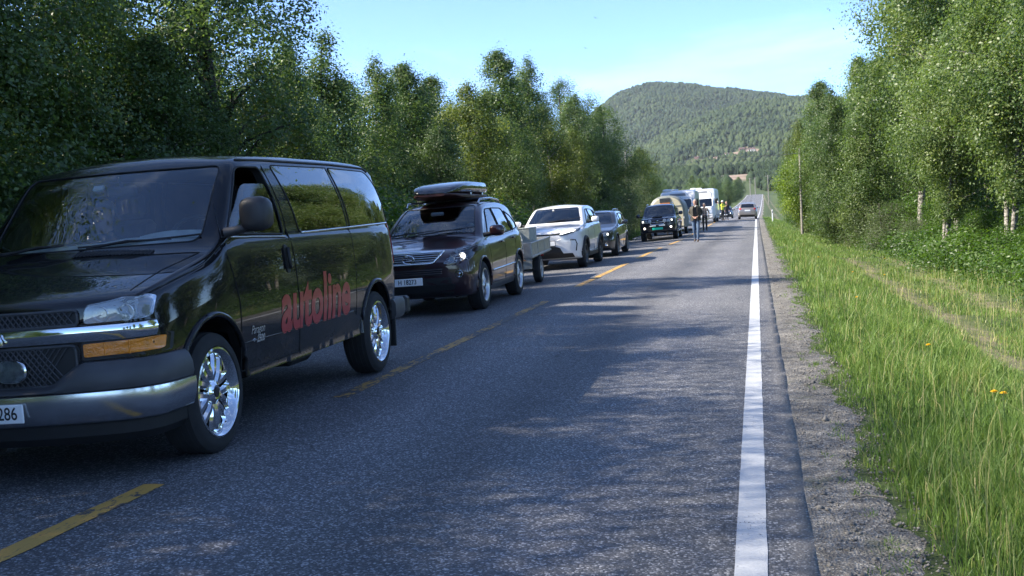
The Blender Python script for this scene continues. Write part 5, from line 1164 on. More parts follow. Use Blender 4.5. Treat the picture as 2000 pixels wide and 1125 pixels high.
L_BIRCH = leaf_mat('birch_leaf', [(.038, .068, .022), (.068, .114, .032), (.112, .165, .046), (.175, .22, .066)], (1.6, 1.7, .85))
L_DARK = leaf_mat('alder_leaf', [(.034, .062, .025), (.060, .102, .035), (.095, .145, .050), (.14, .19, .066)], (1.6, 1.7, .8))
L_OLIVE = leaf_mat('warm_leaf', [(.042, .066, .014), (.070, .105, .020), (.115, .155, .030), (.18, .21, .045)], (1.7, 1.65, .7))
L_LIME = leaf_mat('lime_leaf', [(.06, .10, .010), (.10, .16, .014), (.15, .22, .02), (.22, .28, .04)], (1.6, 1.6, .6))
L_WILLOW = leaf_mat('willow_leaf', [(.055, .080, .035), (.085, .115, .05), (.13, .16, .08), (.20, .22, .13)], (1.4, 1.5, .9))
L_SHADE = leaf_mat('undergrowth_leaf', [(.022, .050, .010), (.04, .085, .014), (.065, .125, .018), (.11, .18, .03)], (1.7, 1.8, .7))
def bark_mat(name, base, dark, amt):
    m = bpy.data.materials.new(name); nt, b = nodes_of(m); t = nt.nodes.new('ShaderNodeTexCoord'); P = t.outputs['Object']
    mp_ = nt.nodes.new('ShaderNodeMapping'); mp_.inputs['Scale'].default_value = (1, 1, 2.6); nt.links.new(P, mp_.inputs['Vector'])
    f = ramp(nt, noise(nt, mp_.outputs[0], 5.5, 7, .7, .4), [(amt, (0, 0, 0)), (amt + .1, (1, 1, 1))])
    c = mixc(nt, f, dark, base); c = mixc(nt, .6, c, ramp(nt, noise(nt, P, 40, 4), [(.3, (.6, .6, .6)), (.7, (1.2, 1.2, 1.2))]), 'MULTIPLY'); nt.links.new(c, b.inputs['Base Color']); b.inputs['Roughness'].default_value = .85
    bp = nt.nodes.new('ShaderNodeBump'); bp.inputs['Strength'].default_value = .7; bp.inputs['Distance'].default_value = .02; nt.links.new(noise(nt, mp_.outputs[0], 18, 6, .7), bp.inputs['Height']); nt.links.new(bp.outputs['Normal'], b.inputs['Normal']); return m
BARK_W = bark_mat('birch_bark', (.36, .33, .285), (.045, .038, .032), .45)
BARK_D = bark_mat('grey_bark', (.11, .095, .078), (.025, .02, .016), .48)

def leaf_cloud(name, C, size, tone, m, rng, droop=.5, asp=.62, face=None):
    """one small four-cornered leaf per row of C"""
    N = len(C); d = rng.normal(size=(N, 3)); d[:, 2] = d[:, 2] * .7 - droop; d /= np.linalg.norm(d, axis=1)[:, None]
    r = rng.normal(size=(N, 3))
    if face is not None:
        nf = face + rng.normal(0, .5, (N, 3)); nf /= np.linalg.norm(nf, axis=1)[:, None] + 1e-9; d = d - nf * (d * nf).sum(1)[:, None]; d /= np.linalg.norm(d, axis=1)[:, None] + 1e-9; r = nf
    w = np.cross(d, r); w /= np.linalg.norm(w, axis=1)[:, None] + 1e-9
    nrm = np.cross(w, d); s = (size * rng.uniform(.65, 1.35, N))[:, None]
    V = np.stack([C, C + d * s * .45 + w * s * asp * .5 + nrm * s * .06, C + d * s, C + d * s * .45 - w * s * asp * .5 + nrm * s * .06], 1).reshape(-1, 3)
    F = np.arange(4 * N).reshape(N, 4)
    me = np_mesh(name, V, F); me.materials.append(m)
    at = me.attributes.new('tone', 'FLOAT', 'FACE'); at.data.foreach_set('value', np.clip(tone, 0, 1).astype(np.float32))
    return me
def limb(mb, p0, p1, r0, r1, rng, sag=.15, seg=4, n=5):
    p0, p1 = np.array(p0), np.array(p1); L = np.linalg.norm(p1 - p0); P = []
    for k in range(seg + 1):
        t = k / seg; q = p0 + (p1 - p0) * t; q = q + np.array([0, 0, sag * L * sin(pi * t) * .6]) + rng.normal(0, .03 * L, 3) * (0 < k < seg); P.append(q)
    mb.tube(P, [r0 + (r1 - r0) * k / seg for k in range(seg + 1)], n)
PROTO = {}
def tree_proto(key, H, prof, nclump, nleaf, lm, bm_, seed, trunk_r=.11, base=.15, size=.06, csd=(.18, .18, .20), lean=(0, 0), stems=1, out=.55, lobes=.28, limbs=40, droop=.5, asp=.62, tone0=.5, visible_top=1.0):
    rng = np.random.default_rng(seed); rad = curve1(prof); tb = MB(); lb = MB(); spines = []
    for s in range(stems):
        a = 2 * pi * s / max(1, stems) + rng.uniform(0, 2); off = .12 * (stems > 1)
        P = []; lx, ly = lean[0] + (.10 * cos(a) * (stems > 1)), lean[1] + (.10 * sin(a) * (stems > 1)); ph = rng.uniform(0, 6)
        for k in range(13):
            t = k / 12; P.append((off * cos(a) + lx * H * t + .10 * sin(3.2 * t * 2 + ph) * t * H / 8, off * sin(a) + ly * H * t + .09 * cos(2.7 * t * 2 + ph) * t * H / 8, -.25 + (H * .97 + .25) * t * visible_top))
        R_ = [trunk_r * (1.35 if k == 0 else 1) * (1 - k / 12) ** .85 * (1 if stems == 1 else .75) + .008 for k in range(13)]
        tb.tube(P, R_, 9); spines.append(np.array(P))
    # crown: clumps spread through an uneven envelope
    t = np.concatenate([rng.uniform(0, 1, nclump)]); w = rad(t); keep = rng.uniform(0, w.max(), len(t)) < w + .12 * w.max(); t = t[keep]
    az = rng.uniform(0, 2 * pi, len(t)); u = rng.uniform(0, 1, len(t)) ** out
    lob = 1 + lobes * (np.sin(az * 3 + t * 9 + seed) * .5 + np.sin(az * 2 - t * 14 + 2 * seed) * .5 + rng.normal(0, .35, len(t)))
    z = H * (base + (1.01 - base) * t); sp = spines[0]
    ti = np.clip(z / (H * .97), 0, 1); si = rng.integers(0, stems, len(t))
    cx = np.zeros(len(t)); cy = np.zeros(len(t))
    for s in range(stems):
        k = si == s; cx[k] = np.interp(z[k], spines[s][:, 2], spines[s][:, 0]); cy[k] = np.interp(z[k], spines[s][:, 2], spines[s][:, 1])
    r = rad(t) * lob * u
    C = np.stack([cx + r * np.cos(az), cy + r * np.sin(az), z + rng.normal(0, .1, len(t)) - .10 * r], 1)
    idx = rng.choice(len(C), min(limbs, len(C)), replace=False)
    for i in idx:
        c = C[i]; s = spines[si[i]]; zz = max(.12 * H, c[2] - .30 * np.hypot(c[0] - cx[i], c[1] - cy[i]) - .45); p0 = (np.interp(zz, s[:, 2], s[:, 0]), np.interp(zz, s[:, 2], s[:, 1]), zz)
        rr = trunk_r * .34 * (1 - zz / H) ** .7 + .008; limb(lb, p0, c, rr, .005, rng)
    per = np.maximum(8, (nleaf / len(C) * rng.uniform(.45, 1.6, len(C))).astype(int)); sc = rng.uniform(.75, 1.3, len(C)) * np.clip(.55 + rad(t) / max(.3, rad(t).max()), .5, 1.2)
    rep = np.repeat(np.arange(len(C)), per); g = rng.normal(size=(len(rep), 3)) * np.array(csd) * sc[rep][:, None]; g[:, 2] -= np.abs(rng.normal(size=len(rep))) * .10
    ct = rng.normal(tone0, .20, len(C)); tone = ct[rep] + rng.normal(0, .11, len(rep))
    gl_ = g / (np.linalg.norm(g, axis=1)[:, None] + 1e-6); ax_ = C - np.stack([cx, cy, C[:, 2] - .3], 1); ax_ /= np.linalg.norm(ax_, axis=1)[:, None] + 1e-6
    crown = leaf_cloud(key + '_crown', C[rep] + g, size, tone, lm, rng, droop, asp, gl_ * .75 + ax_[rep] * .45 + np.array([0, 0, .35]))
    tm = tb.mesh(key + '_trunk'); tm.materials.append(bm_); tm.polygons.foreach_set('use_smooth', [True] * len(tm.polygons))
    li = lb.mesh(key + '_limbs', fixn=False) if limbs else None
    if li: li.materials.append(bm_); li.polygons.foreach_set('use_smooth', [True] * len(li.polygons))
    PROTO[key] = (tm, li, crown, H)
NTREE = [0]
def plant(key, name, x, y, h, label, cat, group, rz=None, wide=1.0, dz=-.03, tilt=(0, 0)):
    tm, li, cr_, H = PROTO[key]; k = h / H; rz = random.uniform(0, 2 * pi) if rz is None else rz
    wide *= random.uniform(.92, 1.12); R = empty(name, (x, y, float(gz(x, y)) + dz), (tilt[0] + random.uniform(-.05, .05), tilt[1] + random.uniform(-.05, .05), rz)); R.scale = (k * wide, k * wide, k); tag(R, label, cat, group)
    for nm, me in (('trunk', tm), ('limbs', li), ('crown', cr_)):
        if me is None: continue
        o = bpy.data.objects.new(nm, me); link(o, R)
        if nm != 'trunk': o['kind'] = 'stuff'
    NTREE[0] += 1; return R
full = [(0, .5), (.12, 1.0), (.35, 1.45), (.6, 1.35), (.8, .95), (.93, .5), (1, .12)]
tree_proto('birch_a', 9.0, full, 330, 64000, L_BIRCH, BARK_W, 21, .11, .06, .074)
tree_proto('birch_b', 9.0, [(0, .6), (.15, 1.15), (.4, 1.25), (.65, 1.0), (.85, .55), (1, .08)], 310, 60000, L_BIRCH, BARK_W, 32, .10, .05, .074, lobes=.32)
tree_proto('birch_open', 9.5, [(0, .5), (.2, .9), (.45, 1.6), (.7, 1.7), (.9, 1.1), (1, .4)], 260, 52000, L_DARK, BARK_D, 43, .17, .20, .066, limbs=70, lobes=.42, out=.42)
tree_proto('spire', 8.0, [(0, 1.2), (.2, 1.5), (.45, 1.25), (.7, .8), (.9, .35), (1, .06)], 320, 54000, L_DARK, BARK_D, 54, .11, .02, .074, lobes=.2)
tree_proto('alder', 8.0, [(0, .9), (.15, 1.5), (.4, 1.85), (.65, 1.6), (.85, 1.0), (1, .25)], 330, 64000, L_DARK, BARK_D, 65, .13, .03, .074, lobes=.32)
tree_proto('warm_birch', 8.0, [(0, .6), (.2, 1.1), (.5, 1.4), (.75, 1.15), (.92, .6), (1, .15)], 260, 50000, L_OLIVE, BARK_W, 76, .10, .05, .074, lobes=.35)
tree_proto('tall_birch', 13.0, [(0, .45), (.15, 1.5), (.4, 2.3), (.65, 2.2), (.85, 1.5), (1, .3)], 380, 66000, L_BIRCH, BARK_W, 87, .15, .22, .108, (.25, .25, .30), lobes=.48, limbs=70, tone0=.60)
tree_proto('twin_birch', 11.0, [(0, .4), (.2, 1.3), (.45, 1.8), (.7, 1.6), (.9, .9), (1, .3)], 340, 52000, L_BIRCH, BARK_W, 98, .11, .20, .105, (.22, .22, .28), stems=3, lobes=.5, limbs=70, tone0=.62)
tree_proto('shade_birch', 9.0, [(0, 1.5), (.2, 2.0), (.5, 2.1), (.8, 1.9), (1, 1.0)], 1100, 40000, L_BIRCH, BARK_W, 153, .08, .08, .056, (.5, .5, .5), lobes=.12, limbs=30, out=.7)  # thin even crown, shaped to let soft partial sun through to the road
tree_proto('lime_tree', 5.0, [(0, .4), (.3, 1.1), (.6, 1.2), (.85, .8), (1, .2)], 110, 15000, L_LIME, BARK_W, 109, .07, .25, .085, lobes=.35, limbs=25, asp=.8)
tree_proto('willow_bush', 2.6, [(0, .9), (.25, 1.25), (.6, 1.1), (.85, .7), (1, .25)], 120, 20000, L_WILLOW, BARK_D, 120, .04, .0, .060, (.20, .20, .2), stems=4, lobes=.3, limbs=30, droop=.1, asp=.4)
tree_proto('green_bush', 2.2, [(0, .9), (.3, 1.2), (.6, 1.0), (.85, .6), (1, .2)], 110, 18000, L_SHADE, BARK_D, 131, .035, .0, .065, (.2, .2, .18), stems=4, lobes=.35, limbs=30, droop=.15, asp=.6)
tree_proto('fern_patch', .8, [(0, .9), (.4, 1.1), (.8, .7), (1, .3)], 70, 7000, L_SHADE, BARK_D, 142, .012, .0, .075, (.22, .22, .10), stems=3, lobes=.4, limbs=20, droop=.2, asp=.5)

ORD = ['first', 'second', 'third', 'fourth', 'fifth', 'sixth', 'seventh', 'eighth', 'ninth', 'tenth', 'eleventh', 'twelfth', 'thirteenth', 'fourteenth', 'fifteenth', 'sixteenth', 'seventeenth', 'eighteenth', 'nineteenth', 'twentieth'] + ['twenty-' + w for w in ('first', 'second', 'third', 'fourth', 'fifth', 'sixth', 'seventh', 'eighth', 'ninth')] + ['thirtieth'] + ['thirty-' + w for w in ('first', 'second', 'third', 'fourth', 'fifth', 'sixth')]
def number_labels(objs, text, right=True):
    for i, o in enumerate(sorted(objs, key=lambda o: -(o.location.x / o.location.y) if right else (o.location.x / o.location.y))): o['label'] = text % ORD[i]

# ---- left of the road: the dense row that rises behind the queue
GL = 'trees lining the left side of the road'
LEFT = [  # key, x, y, height, label
    ('birch_a', -10.8, 13.2, 8.2, 'leafy birch at the far left edge of the photo above the van bonnet'),
    ('birch_b', -10.4, 15.6, 8.0, 'birch behind the van windscreen, second from the left edge'),
    ('alder', -11.6, 17.4, 7.0, 'dark leafy tree behind the front of the van roof'),
    ('birch_a', -9.6, 16.9, 5.4, 'birch just left of the tall open crowned tree'),
    ('birch_open', -9.9, 19.0, 9.4, 'tall open crowned tree with a dark trunk showing against the sky above the van'),
    ('warm_birch', -9.8, 21.4, 5.6, 'yellowish birch in front of the tall open crowned tree'),
    ('birch_b', -10.4, 24.0, 6.6, 'birch right of the tall open crowned tree, over the van side windows'),
    ('spire', -10.8, 26.8, 7.2, 'dark pointed tree standing above the rear end of the van'),
    ('birch_b', -11.0, 31.0, 6.9, 'slim birch right of the dark pointed tree'),
    ('birch_a', -11.2, 34.8, 7.2, 'birch with an airy top above the roof box'),
    ('alder', -9.9, 34.0, 5.0, 'low dark tree directly behind the maroon SUV'),
    ('birch_open', -13.0, 41.5, 6.8, 'sparse tree in the gap of the left row beyond the roof box'),
    ('warm_birch', -10.6, 41.0, 7.3, 'warm green birch left of the tallest middle birch'),
    ('alder', -10.0, 45.0, 6.2, 'broad dark tree behind the white crossover'),
    ('birch_a', -11.0, 48.5, 9.6, 'tall birch in the middle of the left row'),
    ('birch_b', -11.4, 54.0, 10.0, 'tallest birch in the middle of the left row with a ragged top'),
    ('warm_birch', -9.6, 53.0, 7.4, 'bright yellow green tree in front of the tallest middle birch'),
    ('warm_birch', -9.4, 58.0, 6.5, 'yellow green tree left of the dark tree that ends the row'),
    ('birch_open', -11.2, 66.0, 10.2, 'thin topped tree rising above the dark end of the left row'),
    ('alder', -9.9, 64.0, 9.0, 'dark rounded tree near the end of the left row'),
    ('alder', -9.8, 70.0, 8.8, 'dark rounded tree ending the left row beside the far shrub')]
for k, x, y, h, lab in LEFT: plant(k, 'leafy_tree' if k in ('alder', 'birch_open', 'spire') else 'birch_tree', x, y, h, lab, 'tree', GL, wide=1.08)
_g = []
for k, x, y, h in (('birch_b', -14.0, 15.0, 7.2), ('alder', -14.5, 19.0, 6.2), ('birch_a', -14.6, 24.4, 6.2), ('alder', -14.5, 28.0, 6.8), ('birch_b', -14.4, 31.5, 7.0), ('alder', -14.5, 37.0, 6.8), ('birch_b', -14.6, 45.0, 7.6), ('birch_a', -14.8, 50.0, 8.6), ('alder', -14.6, 58.0, 8.4), ('birch_a', -13.5, 62.0, 8.8), ('alder', -14.4, 66.0, 7.4)):
    _g.append(plant(k, 'birch_tree' if 'birch' in k else 'leafy_tree', x, y, h, 'dark tree half hidden in the second row behind the left roadside trees', 'tree', 'second row of trees left of the road', wide=1.15))
number_labels(_g, 'half hidden tree in the second row left of the road, %s from the left', False)
_g = []
for k, x, y, h in (('green_bush', -9.4, 14.5, 3.0), ('green_bush', -9.0, 18.0, 2.8), ('green_bush', -9.3, 21.5, 3.0), ('green_bush', -9.0, 25.0, 2.6), ('willow_bush', -9.2, 29.0, 2.6), ('green_bush', -8.9, 32.0, 2.8), ('green_bush', -8.9, 36.5, 2.6), ('willow_bush', -8.8, 40.5, 2.4), ('green_bush', -8.8, 44.5, 2.4), ('green_bush', -8.7, 49.0, 2.2), ('green_bush', -8.8, 54.0, 2.2), ('green_bush', -8.7, 60.0, 2.4)):
    _g.append(plant(k, 'roadside_bush', x, y, h, 'green bush growing under the left roadside trees', 'bush', 'bushes under the left trees', wide=1.3))
number_labels(_g, 'green bush under the left roadside trees, %s from the left', False)
# ---- left of the frame: unseen trees added to shade the road and the van
for k, x, y, h in [('shade_birch', -10.7 + .3 * (q % 2), 10.6 - 2.7 * q, (9.2 if q < 3 else 10.6) + .4 * (q % 3)) for q in range(9)] + [('alder', -11.3 + .25 * (q % 2), 12.0 - 2.2 * q, 8.8 + .35 * (q % 3)) for q in range(8)] + [('birch_a', -10.8, -14, 8.5), ('alder', -11, -18, 8), ('alder', -11, -22.5, 8.0), ('birch_a', -11, -27, 8.0), ('alder', -11, -32, 8.0)]:
    plant(k, 'birch_tree' if 'birch' in k else 'leafy_tree', x, y, h, 'unseen tree added left of the frame for shade and reflections', 'tree', 'unseen trees added left of the frame', wide=1.1)
# ---- left, past the gap: pale shrub, sunlit tree
plant('willow_bush', 'willow_shrub', -8.2, 60.5, 2.3, 'pale leafy shrub at the kerb left of the pickup', 'shrub', None, wide=1.25)
plant('willow_bush', 'willow_shrub', -8.7, 66.5, 3.0, 'pale green shrub behind the one beside the pickup', 'shrub', None, wide=1.2)
plant('green_bush', 'roadside_shrub', -8.1, 54.0, 1.5, 'low green shrub nearest the left road edge by the pickup', 'shrub', None, wide=1.2)
plant('warm_birch', 'birch_tree', -9.0, 88.0, 6.8, 'sunlit light green tree above the cream caravan', 'tree', None, wide=1.3)
plant('willow_bush', 'willow_tree', -8.7, 76.0, 4.6, 'grey green willow below the sunlit tree, left of the cream caravan', 'tree', None, wide=1.0)
plant('alder', 'leafy_tree', -10.6, 102, 7.2, 'dark tree right behind the sunlit tree above the caravan', 'tree', None, wide=1.0)
_g = []
for i, (x, y, h, k) in enumerate(((-9.0, 122, 4.0, 'willow_bush'), (-8.8, 150, 4.2, 'alder'), (-9.5, 165, 5.0, 'birch_b'), (-8.4, 175, 4.5, 'alder'), (-8.6, 195, 5.2, 'birch_a'), (-10, 215, 6.5, 'alder'), (-8.2, 235, 5.0, 'alder'), (-12, 255, 7, 'birch_a'), (-14, 285, 8, 'alder'), (-9.5, 300, 6, 'birch_b'), (-20, 240, 8, 'alder'), (-24, 270, 9, 'birch_a'), (-28, 300, 9, 'alder'), (-18, 180, 7, 'birch_b'), (-16, 140, 6, 'alder'), (-8.0, 330, 8, 'alder'), (-8.6, 365, 8, 'birch_a'), (-7.2, 400, 8, 'alder'), (-14, 380, 9, 'alder'), (-7.0, 440, 8, 'birch_b'), (-12, 470, 9, 'alder'), (-24, 430, 10, 'birch_a'), (-34, 360, 10, 'alder'), (-40, 440, 11, 'alder'), (-7.0, 490, 9, 'alder'))):
    _g.append(plant(k, 'leafy_tree', x, y, h, 'distant leafy tree beyond the motorhomes left of the far road', 'tree', 'far trees left of the road', wide=1.35))
number_labels(_g, 'distant tree beyond the motorhomes left of the far road, %s from the right', True)
# ---- right of the road
GR = 'trees lining the right side of the road'
RIGHT = [
    ('tall_birch', 8.6, 31.0, 9.8, 'tall birch at the right edge of the photo', (0, 0)),
    ('twin_birch', 7.6, 36.5, 10.4, 'forked white stemmed birch left of the right edge', (0, 0)),
    ('tall_birch', 7.5, 44.5, 14.0, 'tall birch with a thick pale trunk in the middle of the right bank', (0, 0)),
    ('tall_birch', 10.5, 39.0, 11.0, 'tall birch behind the forked birch on the right', (0, 0)),
    ('twin_birch', 10.5, 27.0, 9.0, 'birch leaning in from beyond the right edge', (0, 0)),
    ('tall_birch', 6.9, 50.0, 14.5, 'tall birch whose crown makes the left edge of the high right wall of trees', (0, 0)),
    ('birch_b', 5.4, 56.0, 9.0, 'slender birch left of the thick pale trunk', (0, 0)),
    ('tall_birch', 10.5, 54.0, 15.0, 'tallest birch rising behind the right bank', (0, 0)),
    ('birch_a', 6.3, 62.0, 10.0, 'dark topped birch above the wooden pole', (0, 0)),
    ('birch_b', 4.1, 60.5, 8.2, 'birch standing at the grass edge with a bare lower trunk', (0, 0)),
    ('birch_a', 4.5, 70.0, 9.8, 'birch behind the wooden pole on the right', (0, 0)),
    ('lime_tree', 2.9, 74.0, 5.2, 'bright lime green young tree left of the wooden pole', (0, 0)),
    ('warm_birch', 3.6, 80.0, 8.0, 'yellow green birch behind the young lime green tree', (0, 0)),
    ('birch_a', 3.5, 92.0, 8.2, 'birch near the left end of the right bank', (0, 0)),
    ('birch_b', 3.4, 106, 8.0, 'birch at the left end of the right bank', (0, 0)),
    ('birch_a', 3.6, 122, 7.4, 'small birch farthest down the right roadside', (0, 0)),
    ('alder', 8.4, 60.0, 7.5, 'dark tree in the hollow behind the slender birch', (0, 0)),
    ('twin_birch', 6.4, 41.0, 8.0, 'low branched birch in front of the thick pale trunk', (0, 0))]
for k, x, y, h, lab, ti in RIGHT: plant(k, 'birch_tree' if k != 'alder' and k != 'lime_tree' else 'leafy_tree', x, y, h, lab, 'tree', GR, tilt=ti)
_g = []
for k, x, y, h in (('tall_birch', 15, 33, 10), ('alder', 13.5, 44, 9), ('tall_birch', 15.5, 48, 12), ('alder', 13, 60, 10), ('birch_a', 8.4, 72, 11), ('birch_a', 7.0, 86, 10.5), ('alder', 6.4, 104, 9.5), ('alder', 16, 24, 8.5), ('birch_a', 5.0, 140, 8), ('alder', 5.6, 165, 8), ('birch_a', 6.4, 195, 8), ('alder', 6.8, 230, 9), ('birch_b', 8, 270, 9), ('alder', 8.6, 320, 9), ('alder', 9.4, 380, 10), ('birch_a', 10.5, 450, 10)):
    _g.append(plant(k, 'birch_tree' if 'birch' in k else 'leafy_tree', x, y, h, 'leafy tree filling the background of the right bank', 'tree', 'background trees right of the road', wide=1.1))
number_labels(_g, 'leafy background tree behind the right bank, %s from the right', True)
for k, x, y, h in (('tall_birch', 10.4, 20.5, 8.4), ('twin_birch', 10.2, 14, 8), ('tall_birch', 11.5, 7, 9), ('alder', 10.5, 1, 7), ('tall_birch', 11, -6, 9), ('birch_a', 11, -13, 8), ('tall_birch', 11, -20, 9), ('alder', 10, -27, 9)):
    plant(k, 'birch_tree' if 'birch' in k else 'leafy_tree', x, y, h, 'roadside tree of the right bank outside the frame to the right', 'tree', 'right bank trees outside the frame')
_rb = [('green_bush', 8.0, 24.0, 1.2), ('green_bush', 8.5, 27.5, 1.6), ('green_bush', 7.7, 30.5, 1.3), ('willow_bush', 8.5, 33.5, 1.5), ('green_bush', 10.0, 31.0, 2.2), ('green_bush', 8.0, 37.0, 1.4), ('green_bush', 9.5, 39.0, 2.0), ('green_bush', 8.1, 43.5, 1.5), ('willow_bush', 6.4, 47.0, 1.4), ('green_bush', 7.8, 49.0, 1.9), ('willow_bush', 5.8, 52.5, 2.2), ('green_bush', 7.0, 54.0, 2.2), ('willow_bush', 5.4, 57.0, 2.4), ('green_bush', 6.5, 60.0, 2.5), ('willow_bush', 5.1, 62.0, 1.7), ('green_bush', 6.0, 68.0, 2.5), ('green_bush', 5.4, 75.0, 2.5), ('green_bush', 5.0, 82.0, 2.5), ('green_bush', 4.8, 92.0, 2.9), ('green_bush', 4.6, 106, 2.7), ('green_bush', 5.2, 125, 2.9), ('green_bush', 10.6, 35, 2.4), ('green_bush', 11.1, 43, 2.6), ('green_bush', 9.4, 52, 3.1), ('green_bush', 11.6, 28, 2.3), ('green_bush', 9.3, 22, 1.6)]
_g = []
for k, x, y, h in _rb:
    _g.append(plant(k, 'undergrowth_bush', x, y, h, 'leafy bush in the undergrowth below the right bank trees', 'bush', 'undergrowth bushes on the right', wide=1.2))
number_labels(_g, 'leafy undergrowth bush below the right bank trees, %s from the right', True)
_g = []
for i in range(34):
    y = 20 + i * 1.35 + random.uniform(-.5, .5); x = 6.7 + random.uniform(-.5, 1.6) + max(0, (26 - y)) * .02 - max(0, (y - 46)) * .06
    _g.append(plant('fern_patch', 'fern_patch', x, y, random.uniform(.6, 1.0), 'low leafy undergrowth patch along the grass edge on the right', 'plant', 'low undergrowth along the right grass edge', wide=1.2))
number_labels(_g, 'low leafy undergrowth patch along the right grass edge, %s from the right', True)


# ================================================================== grass, gravel, flowers
def blade_mat(name, cols):
    m = bpy.data.materials.new(name); m.use_nodes = True; nt = m.node_tree; b = nt.nodes['Principled BSDF']; o = nt.nodes['Material Output']
    a = nt.nodes.new('ShaderNodeAttribute'); a.attribute_name = 'tone'
    n = len(cols); c = ramp(nt, a.outputs['Fac'], [(i / (n - 1), k) for i, k in enumerate(cols)])
    nt.links.new(c, b.inputs['Base Color']); b.inputs['Roughness'].default_value = .5; b.inputs['Specular IOR Level'].default_value = .35
    t = nt.nodes.new('ShaderNodeBsdfTranslucent'); nt.links.new(mixc(nt, 1.0, c, (1.5, 1.5, .8), 'MULTIPLY'), t.inputs['Color'])
    ms = nt.nodes.new('ShaderNodeMixShader'); ms.inputs[0].default_value = .4
    nt.links.new(b.outputs[0], ms.inputs[1]); nt.links.new(t.outputs[0], ms.inputs[2]); nt.links.new(ms.outputs[0], o.inputs['Surface']); return m
GRASS = blade_mat('grass_blade', [(.052, .096, .022), (.086, .156, .033), (.135, .22, .050), (.20, .285, .078), (.40, .36, .18)])
def blades(name, X, Y, H, W, tone, rng, m=GRASS, bend=.55):
    N = len(X); Z = gz(X, Y) - .01; a = rng.uniform(0, 2 * pi, N); d = np.stack([np.cos(a), np.sin(a), np.zeros(N)], 1)
    q = rng.uniform(0, 2 * pi, N); w = np.stack([np.cos(q), np.sin(q), np.zeros(N)], 1) * W[:, None] * .5
    P = np.stack([X, Y, Z], 1); up = np.array([0, 0, 1.0]); be = (bend * rng.uniform(.15, 1.1, N) * H)[:, None]
    mid = P + up * (H * .58)[:, None] + d * be * .32; tip = P + up * (H * rng.uniform(.82, 1, N))[:, None] + d * be
    V = np.stack([P - w, P + w, mid + w * .75, mid - w * .75, tip], 1).reshape(-1, 3); i = np.arange(N)[:, None] * 5
    F = np.stack([i + np.array([[0, 1, 2]]), i + np.array([[0, 2, 3]]), i + np.array([[3, 2, 4]])], 1).reshape(-1, 3)
    me = np_mesh(name, V, F); me.materials.append(m); at = me.attributes.new('tone', 'FLOAT', 'FACE'); at.data.foreach_set('value', np.clip(np.repeat(tone, 3), 0, 1).astype(np.float32))
    o = link(bpy.data.objects.new(name, me)); return o
def vnoise(x, y, s=1.0, seed=0):
    return (np.sin(x * 1.9 * s + 1.3 * np.sin(y * 1.1 * s + seed)) * np.sin(y * 2.3 * s + 1.7 * np.sin(x * .9 * s + seed * 2)) + .6 * np.sin(x * 4.7 * s + y * 3.1 * s + seed) * np.sin(y * 5.3 * s - x * 2.2 * s)) / 1.6
rg = np.random.default_rng(5)
def sample(n, y0, y1, x0, xr, far=1.0):
    y = y0 + (y1 - y0) * rg.uniform(0, 1, n) ** far; x = x0 + (xr(y) - x0) * rg.uniform(0, 1, n); return x, y
XS, YS = [], []
for n, y0, y1, xr in ((38000, 3.2, 9, lambda y: .38 * y + 1.2), (44000, 9, 18, lambda y: .30 * y + 1.2), (42000, 18, 36, lambda y: np.minimum(.28 * y + 1.0, 8.2)), (26000, 36, 75, lambda y: np.clip(9.0 - (y - 36) * .09, 4.6, 9)), (9000, 75, 140, lambda y: 4.8 + 0 * y)):
    x, y = sample(n, y0, y1, .42, xr); XS.append(x); YS.append(y)
X = np.concatenate(XS); Y = np.concatenate(YS)
edge = .66 + np.array([edge_noise(v, .14, 2.2) for v in Y]) + .05 * vnoise(X, Y, 2.0, 1)
trk = np.maximum(np.exp(-((X + .5 * vnoise(X * .3, Y * .35, 1, 4) - 3.25) / .36) ** 2), .75 * np.exp(-((X + .5 * vnoise(X * .3, Y * .35, 1, 4) - 4.75) / .3) ** 2)) * np.clip((Y - 9) / 4, 0, 1) * np.clip((44 - Y) / 6, 0, 1)
keep = (X > edge - .02 + rg.exponential(.05, len(X)) * (rg.uniform(0, 1, len(X)) < .9)) & (rg.uniform(0, 1, len(X)) > trk * .8)
X, Y, trk = X[keep], Y[keep], trk[keep]
pat = vnoise(X, Y, .55, 3); fine_ = vnoise(X, Y, 2.2, 7)
Hh = (.155 + .06 * pat + .05 * fine_) * rg.uniform(.5, 1.4, len(X)) * np.clip(.45 + (X - .6) / .9, .45, 1.1) * (1 - .65 * trk) * np.where(X > 2.7, .62, 1.0); Hh = np.clip(Hh, .03, .5)
tone = .46 + .16 * pat + .08 * fine_ + rg.normal(0, .13, len(X)) + np.where(rg.uniform(0, 1, len(X)) < .06 + .5 * trk, .42, 0)
Wd = np.clip(.0042 + Y * .00035, .0045, .022) * rg.uniform(.7, 1.4, len(X))
tag(blades('grass', X, Y, Hh, Wd, tone, rg), 'green grass covering the bank right of the road', 'grass', kind='stuff')
# seed stalks and dead stems standing above the grass
n = 1300; xs_, ys_ = sample(n, 4, 34, .75, lambda y: np.minimum(.26 * y + 1.0, 6.5), 1.3)
tag(blades('grass_stalks', xs_, ys_, rg.uniform(.28, .58, n), np.clip(.003 + ys_ * .0003, .003, .012), rg.normal(.92, .08, n), rg, bend=.35), 'pale seed stalks standing in the grass on the right bank', 'grass', kind='stuff')
